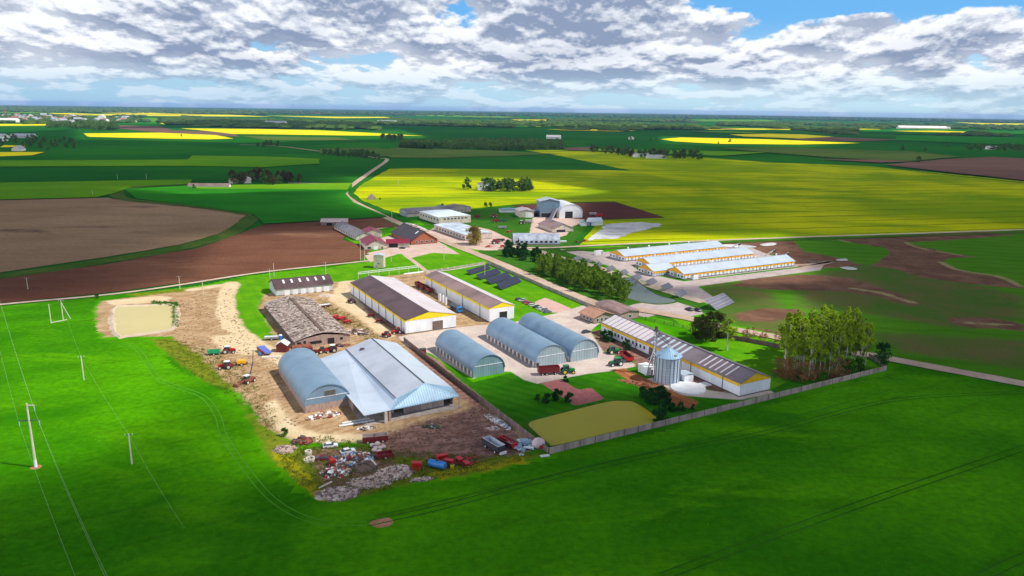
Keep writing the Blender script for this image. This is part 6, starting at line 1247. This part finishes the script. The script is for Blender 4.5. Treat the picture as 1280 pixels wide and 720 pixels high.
# scrap yard along the front
trailer(469, 552, -76, m_dred, 'maroon two-bay open trailer at the edge of the scrap yard', 7.6, 2.7, 1.5, 0.7, 2, inner=mat('dusty_bed', (.45, .36, .34), .9, var=.1), bays=2)
trailer(481, 572, -68, m_dred, 'dark red trailer body lying on the ground below the round bales', 4.6, 2.6, 1.0, 0.5, 1)
for k, (px, py, z) in enumerate([(465.5, 559, 0), (470, 562, 0), (475, 562, 0), (468, 565, 0), (474, 566.5, 0), (479, 560.5, 0), (472, 561, 1.1)]):
    p = G(px, py); mb = MB(); mb.ell((p.x, p.y, z+.62), (.85, .85, .65), 12, 8, .08); tag(mb.build('round_bale', mat('pale_bale_wrap', (.50, .40, .40), .8, var=.08, scale=2), smooth=True), 'pale round bale %s' % ('left end of the cluster', 'front of the cluster, second', 'lower middle of the cluster', 'bottom left of the cluster', 'bottom right of the cluster', 'right end of the cluster', 'on top of the cluster')[k]+' behind the maroon trailer', 'bale', 'pale round bales')
implement(521, 588, 180, m_red, 'bright red upright implement left of the blue tank', 3.2, 3.2, 6, h=1.7, name='disc_harrow')
tank(546.5, 585.5, -112, 5.0, 1.05, m_blue, 'bright blue cylindrical tank lying in front of the red machinery')
implement(553, 577, 30, m_red, 'bright red machine behind the blue tank, left one', 4.6, 3.4, 6, h=1.5, name='baler'); implement(561, 582, -20, m_red, 'bright red machine with a yellow drum beside the blue tank', 4.2, 3.0, 5, h=1.3, name='baler')
p = G(565, 585.5); t = empty('yellow_drum', (p.x, p.y, 0), 0, 'small bright yellow drum standing on the red machinery line', 'drum'); MB().cyl((0, 0, 0), (0, 0, 1.3), .55, n=14).build('drum', m_huby, t, smooth=True); MB().cyl((0, 0, 1.3), (0, 0, 1.36), .45, n=12).build('lid', m_dgrey, t)
implement(574, 578, -60, m_red, 'long low bright red mower at the right of the red machinery', 7.0, 2.6, 6, h=1.0, name='mower'); implement(583, 582, -60, m_red, 'bright red wedge-shaped mower bar at the far right of the machinery line', 4.0, 2.8, 5, h=.8, name='mower')
# white-lined dump body
o = trailer(617, 562, 38, mat('dark_tipper_side', (.05, .05, .07), .5, var=.1), 'tipper trailer with a pale grey inside and dark sides, tailgate toward the field', 8.0, 2.7, 1.7, 1.0, 2, inner=mat('pale_tipper_bed', (.55, .60, .66), .6, var=.08, scale=1)); MB().box((0, -4.7, .8), (2.2, .8, .7)).build('rear_bumper', m_paintw, o); MB().box((0, -4.4, 1.0), (2.4, .3, .5)).build('tail_frame', m_dred, o)
p = G(634, 557); t = empty('red_spreader', (p.x, p.y, 0), R(42), 'dark red boat-shaped spreader hull right of the tipper', 'spreader'); b = MB(); pr = [(-1.5, 2.1), (-1.1, .5), (1.1, .5), (1.5, 2.1), (1.3, 2.1), (.95, .7), (-.95, .7), (-1.3, 2.1)]; b.prism(pr, 'y', -3.4, 3.2); b.build('hull', m_dred, t); MB().prism([(-1.3, 2.05), (-.95, .7), (.95, .7), (1.3, 2.05)], 'y', -3.5, -3.3).build('end_plate', m_red, t); MB().prism([(-1.3, 2.05), (-.95, .7), (.95, .7), (1.3, 2.05)], 'y', 3.1, 3.3).build('end_plate', m_red, t); wheels(t, [((s*1.5, 0, .6), .6, .4) for s in (-1, 1)]); MB().box((0, 0, 1.9), (.3, 6.4, .2)).build('rib', m_red, t)
# crumpled sheets and bags at the fence corner
def heap(name, label, px, py, rx, ry, h, mats, n, smin, smax, yaw=0, flat=0.3, kind='stuff', base=None, cat='heap'):
    """pile of odd broken pieces"""
    p = G(px, py); mb = MB(); ms = list(mats)
    if base is not None:
        ms = [base]+ms; N_ = 22; vs = [(p.x, p.y, h*.8)]
        rr = [random.uniform(.8, 1.1) for _ in range(N_)]
        for q, zf in ((.5, .6), (1.05, -.02)):
            for i in range(N_): a = 6.283*i/N_; x, y = rx*q*rr[i]*math.cos(a), ry*q*rr[i]*math.sin(a); vs.append((p.x+x*math.cos(yaw)-y*math.sin(yaw), p.y+x*math.sin(yaw)+y*math.cos(yaw), h*zf*random.uniform(.8, 1.2) if zf > 0 else 0.0))
        fs = [(0, 1+i, 1+(i+1) % N_) for i in range(N_)]+[(1+i, 1+N_+i, 1+N_+(i+1) % N_, 1+(i+1) % N_) for i in range(N_)]; mb.cur = 0; mb.add(vs, fs)
    for _ in range(n):
        a = random.random()*6.283; q = random.random()**.6; x, y = rx*q*math.cos(a), ry*q*math.sin(a); x, y = x*math.cos(yaw)-y*math.sin(yaw), x*math.sin(yaw)+y*math.cos(yaw)
        z = h*(1-q)*random.uniform(.5, 1.1)+smin*.3; mb.cur = random.randrange(1 if base is not None else 0, len(ms)); s = random.uniform(smin, smax)
        mb.box((p.x+x, p.y+y, z), (s, s*random.uniform(.3, .9), s*random.uniform(.15, flat*2)), rot=Matrix.Rotation(random.random()*6.28, 3, 'Z') @ Matrix.Rotation(random.uniform(-.7, .7), 3, 'X'))
    o = mb.build(name, ms, None, kind=kind); tag(o, label, cat); return o
m_rub = mat('rubble_pink', (.50, .36, .31), .95, var=.15, scale=2); m_rub2 = mat('rubble_light', (.66, .54, .48), .95, var=.1, scale=2); m_rub3 = mat('rubble_dark', (.22, .16, .14), .95, var=.15, scale=2); m_sheetb = mat('crumpled_blue_sheet', (.35, .47, .58), .5, var=.15, scale=2)
m_earth = mat('dark_earth', (.15, .10, .075), .95, var=.15, scale=1); m_moss = mat('mossy_earth', (.12, .12, .04), .95, var=.2, scale=.6)
heap('tarpaulin_heap', 'crumpled heap of pale blue sheets at the fence corner', 654, 558, 4.6, 3.0, 2.2, [m_sheetb, m_sheetb, m_paintw], 60, 1.0, 2.8, flat=.12)
p = G(673, 560); t = empty('feed_bag', (p.x, p.y, 0), R(15), 'big rounded pink-white bag with a red patch by the fence corner', 'bag'); b = MB(); b.ell((0, 0, 1.6), (2.1, 1.8, 1.7), 14, 9, .06); b.build('bag', mat('pink_white_bag', (.66, .50, .50), .7, var=.05), t, smooth=True); MB().box((0.2, -1.72, 1.2), (1.0, .2, .8)).build('patch', m_red, t)
for k, (px, py, w_) in enumerate([(651.5, 569, 1.4), (681, 570.5, 2.8)]): p = G(px, py); tag(MB().box((p.x, p.y, .25), (w_, 1.3, .12), yaw=.3).build('metal_sheet', m_paintw), ['small white sheet lying in the grass below the blue heap', 'long pale sheet lying on the grass at the fence corner'][k], 'sheet')
heap('rubble_heap', 'big heap of pale broken concrete in the middle of the scrap yard front', 493, 592, 5.6, 4.4, 1.6, [m_rub, m_rub2, m_rub2, m_rub3], 380, .3, 1.1, base=m_rub, yaw=.5)
heap('rubble_heap', 'long low bank of pinkish rubble left of the big concrete heap', 463, 603, 6.5, 3.6, 1.1, [m_rub, m_rub2, m_rub3], 330, .25, .9, base=m_rub, yaw=.25)
heap('rubble_heap', 'spread rubble heap at the lowest tip of the scrap yard', 421, 618, 5.8, 3.6, 1.2, [m_rub, m_rub2, m_rub3], 300, .3, 1.3, base=m_rub, yaw=.15)
heap('rubble_heap', 'flat slab of broken masonry on the grass right of the big heap', 526, 600, 3.4, 1.3, .5, [m_rub2, m_rub3, m_rub], 60, .3, 1.0, base=m_rub3, yaw=.2)
heap('earth_heap', 'small heap of pink gravel at the left side of the yard', 356, 562, 3.6, 3.0, 1.3, [m_rub, m_rub3], 130, .2, .7, base=m_rub)
heap('scrap_heap', 'rusty scrap heap at the upper left of the scrap yard', 379, 553, 2.9, 2.0, 1.7, [m_rust, m_rust, m_dred, m_dgrey], 110, .5, 1.7, base=m_earth)
heap('scrap_heap', 'mixed scrap of white, blue and black pieces in the scrap yard centre', 440, 575, 6.0, 4.2, 1.8, [m_paintw, m_sheetb, m_dgrey, m_rust, m_dred, m_earth, m_dgrey, m_wood, m_rub2, m_blue], 620, .3, 1.6, base=m_earth, yaw=.3)
heap('scrap_heap', 'dark scrap with red bits below the mixed scrap', 420, 591, 4.2, 3.0, 1.4, [m_dgrey, m_tyre, m_red, m_paintw, m_rub3, m_rust, m_rub2], 380, .3, 1.3, base=m_earth)
heap('scrap_heap', 'blackish mound beside the concrete heap', 455, 584, 4.2, 3.6, 1.7, [m_earth, m_rub3, m_dgrey], 160, .3, 1.0, base=m_earth, yaw=-.5)
heap('scrap_heap', 'wood and metal scrap piled in front of the joined arched hangar', 404, 521, 5.4, 1.6, 1.5, [m_rust, m_wood, m_paintw, m_plaster, m_dred, m_brick], 210, .4, 1.5, yaw=.45)
heap('scrap_heap', 'low scrap between the long white beams and the silver barn', 458, 536, 3.0, 1.2, .8, [m_dgrey, m_wood, m_rub2, m_paintw], 90, .3, 1.1, yaw=.4)
heap('scrap_heap', 'dark tangle of wheels and parts before the silver barn front wall', 540, 534, 3.2, 1.5, 1.0, [m_tyre, m_dgrey, m_moss, m_lgrey], 110, .3, 1.1)
heap('rubble_heap', 'broken bricks and boards strewn along the scrap yard fence', 622, 528, 7.0, 1.5, .8, [m_rub2, m_rub3, m_paintw, m_wood, m_sheetb], 230, .3, 1.3, yaw=-.95)
heap('rubble_heap', 'scattered pale stones on the mud near the scrap yard fence', 616, 536, 2.6, 1.4, .7, [m_rub2, m_rub], 70, .3, .8)
heap('scrap_heap', 'scrap and boards between derelict barn and brown-roofed shed', 449, 416, 5.5, 3.0, 1.5, [m_dgrey, m_wood, m_rub2, m_rust, m_rub3], 240, .4, 1.7, base=m_earth, yaw=-.6)
heap('scrap_heap', 'rusty odds and ends along the end wall of the derelict barn', 425, 433, 4.0, 1.2, 1.1, [m_rust, m_dred, m_dgrey, m_lgrey], 120, .3, 1.3, yaw=.3)
heap('earth_heap', 'mound of yellow sand beside the maroon-roofed shed', 408, 370, 4.5, 3.2, 1.7, [_mats['gravel_track']], 4, .2, .4, base=_mats['gravel_track'])
heap('earth_heap', 'ridge of orange clay dug out beside the silo', 805, 482, 11, 1.5, 1.4, [m_rust, mat('clay_lump', (.40, .17, .08), .95, var=.1)], 160, .4, 1.1, base=_mats['clay_lump'], yaw=-.55)
heap('earth_heap', 'dark manure heap on the bare ground right of the cattle sheds', 1016, 328, 7, 4, 2.2, [m_earth], 60, .5, 1.5, base=m_earth)
for k, (px, py, r_, h_) in enumerate([(385.5, 568, 1.0, 1.2), (388, 576, 1.3, 1.0), (384, 577, 1.0, .8)]):
    p = G(px, py); mb = MB(); n = 20; vs = []
    for z in (0, h_):
        for rr in (r_, r_*.72): vs += [(p.x+rr*math.cos(6.283*i/n), p.y+rr*math.sin(6.283*i/n), z) for i in range(n)]
    fs = []
    for i in range(n): j = (i+1) % n; fs += [(i, j, 2*n+j, 2*n+i), (n+i, 3*n+i, 3*n+j, n+j), (2*n+i, 2*n+j, 3*n+j, 3*n+i), (i, n+i, n+j, j)]
    mb.add(vs, fs); tag(mb.build('well_ring', m_pole), 'cream concrete well ring at the left of the scrap yard, %s' % ('upper', 'large lower right', 'small lower left')[k], 'ring', 'concrete well rings')
def carwreck(px, py, yaw, col, label):
    t = car(G(px, py), yaw, col, label, None); t.name = 'scrap_car'; return t
carwreck(413, 559, -75, m_paintw, 'white and blue scrapped car lying at the top of the scrap yard'); carwreck(435, 566, -60, m_paintw, 'white scrapped car body in the middle of the scrap yard'); carwreck(405, 575, -85, m_dred, 'flat dark red scrapped car left of the mixed scrap'); carwreck(443, 573, 30, carcol('car_teal', (.05, .3, .4)), 'teal scrapped car partly under the mixed scrap')
implement(416, 582, 40, m_red, 'small bright red machine standing up in the scrap', 2.0, 1.6, 4, h=1.3, name='scrap_implement')
for k, (a, b, w_) in enumerate([((424, 534), (468, 526.5), .8), ((428, 530.5), (462, 524.5), .6), ((456, 567), (470, 583), .6), ((399, 612), (415, 604), .45), ((596, 494), (622, 518), .4)]):
    A, B = G(*a), G(*b); tag(MB().bar((A.x, A.y, .45), (B.x, B.y, .45), w_, .3).build('concrete_beam', m_paintw if k < 2 else m_pole), ['long white beam on the ground before the silver barn, front one', 'long white beam on the ground before the silver barn, rear one', 'pale beam leaning across the black mound', 'pale board at the lowest rubble heap', 'thin pale rail lying along the scrap yard fence'][k], 'beam')
# weed tufts and bushes around the yard
def tufts(label, poly, n, size, leaf, h=.5, name='weeds'):
    mb = MB()
    for p in scatter(poly, n, .2):
        for _ in range(7): quad(mb, Vector((p[0]+random.gauss(0, .5), p[1]+random.gauss(0, .5), random.uniform(.1, h))), size)
    o = mb.build(name, leaf, None, kind='stuff'); tag(o, label, 'weeds')
ml_weed = leaf_mat('weed_leaves', (.14, .20, .02), (.26, .27, .03), (.07, .13, .01))
tufts('rough weeds along the front edge of the scrap yard', [(340, 562), (400, 545), (520, 566), (600, 570), (686, 566), (640, 580), (590, 592), (520, 602), (450, 622), (408, 628), (372, 605)], 1300, .22, ml_weed, .6)
tufts('rough weeds between the crop and the sandy yard', [(195, 424), (240, 428), (300, 455), (320, 480), (345, 520), (345, 560), (320, 520), (262, 482), (225, 457)], 700, .2, ml_weed, .5)
tufts('weeds among the machines between the sheds', [(400, 375), (440, 395), (478, 425), (470, 432), (430, 410), (405, 390)], 300, .22, ml_weed, .6)
tufts('reeds and grass on the far bank of the silt pond', [(190, 377), (222, 379), (222, 410), (217, 408), (216, 383), (190, 381)], 260, .3, ml_green, .8)
for px, py, s_, lb in ((121, 373, .5, 'small dark green bush by the farm track above the pond'), (553, 258, .6, 'low bush behind the pink store'), (475, 250, .5, 'low bush beside the ruined brick shed'), (613, 259, 1.0, 'wide green bush behind the upper yard, left'), (607, 258.5, .9, 'wide green bush behind the upper yard, far left'), (356, 545, .5, 'green bush at the left edge of the yard track')): plant('shrub', G(px, py), s_, lb, 'bush')
# upper farm machinery
tractor(617, 272, -60, m_red, m_dred, 'red tractor on the grass in the upper yard, left group', 1.3); trailer(620, 278, -70, m_dred, 'dark red trailer on the grass in the upper yard, left group', 6, 2.5, 1.6); trailer(629, 277.5, -80, m_dgreen, 'dark green trailer on the grass in the upper yard', 6, 2.5, 1.4)
trailer(628, 286, -75, m_lgrey, 'grey-topped trailer in the middle of the upper yard', 7, 2.5, 1.3); implement(636, 290.5, -70, m_red, 'red seed drill beside the arched hall with vents', 5, 4); trailer(596, 273, -80, m_dred, 'dark red van-like trailer alone behind the workshop', 5.5, 2.4, 1.9)
tractor(619, 305, -70, m_red, m_red, 'red tractor by the road at the end of the workshop wing', 1.4); implement(611, 309, -70, m_red, 'long red machine lying by the road before the olive round tree', 7, 3); implement(628, 310, 0, m_red, 'red machine left of the dark conifer clump', 4, 3.4, h=1.5); trailer(625, 302, -75, m_dgrey, 'dark flat trailer at the left end of the vented hall', 7, 2.6, .9)
tractor(652, 280, -70, m_dred, m_paintw, 'dark red tractor before the pink garage', 1.2); trailer(661, 279, -80, m_lgrey, 'white-topped grey trailer before the tall grain hall', 6.5, 2.5, 1.8, inner=m_paintw)
trailer(741, 269.5, -75, m_lgrey, 'grey-white trailer right of the white arched hall', 7, 2.6, 1.6, inner=m_paintw); trailer(749, 271.5, -80, m_red, 'bright red trailer right of the white arched hall', 6, 2.6, 2.2)
small_house('container_house', 743, 281, 9, 12, 3.4, -75, m_white, m_roofwh, 'white cabin cluster at the right end of the upper farm', 'cabin'); small_house('container_house', 729, 282, 5, 6, 3.0, 10, m_white, m_silver2, 'small pale blue cabin left of the white cabin cluster', 'cabin')
p = G(735, 282); t = empty('blue_container', (p.x, p.y, 0), R(10), 'dark blue container between the two cabins', 'container'); MB().box((0, 0, 1.5), (5, 3, 2.9)).build('body', mat('navy_container', (.05, .09, .25), .5, var=.1), t); MB().box((0, -1.55, 1.4), (2, .08, 2.4)).build('door', m_lgrey, t)
implement(731, 302, -75, m_red, 'bright red machine on the grass above the field road, right one', 6, 2.6, h=1.2); implement(722, 303, -75, m_dred, 'dark red machine on the grass above the field road, left one', 5, 2.4, h=.8)
heap('rubble_heap', 'long row of pink-white rubble along the road before the workshop', 520, 284, 3.2, 26, 1.4, [m_rub2, m_rub, m_paintw], 230, .6, 1.8, yaw=.52)
heap('scrap_heap', 'scrap and firewood before the gable of the red brick barn', 528, 303, 9, 2.0, 1.6, [m_rub3, m_wood, m_dgrey, m_rub2], 170, .5, 1.7, yaw=.5)
p = G(700, 302.5); tag(MB().box((p.x, p.y, .5), (10, 2.6, .9), yaw=.1).build('white_slab', m_paintw), 'long white slab on the grass right of the vented hall', 'slab')

# stones and clods lying on the bare yard ground
def clods(name, label, poly, n, smin, smax, m_):
    mb = MB()
    for p in scatter(poly, n, .1):
        s = random.uniform(smin, smax); mb.ell((p[0], p[1], s*.2), (s, s*random.uniform(.5, 1), s*.5), 6, 4, .5)
    o = mb.build(name, m_, None, kind='stuff'); tag(o, label, 'stones')
clods('clods', 'earth clods and stones scattered over the sandy left yard', [(225, 375), (290, 360), (300, 410), (350, 450), (345, 500), (390, 535), (330, 530), (285, 478), (215, 420)], 900, .12, .5, mat('clod_brown', (.26, .16, .09), .95, var=.15))
clods('clods', 'dark clods on the muddy ground of the scrap yard', [(445, 552), (520, 530), (600, 508), (640, 540), (665, 562), (600, 575), (520, 575)], 800, .12, .5, mat('clod_dark', (.14, .08, .06), .95, var=.15))
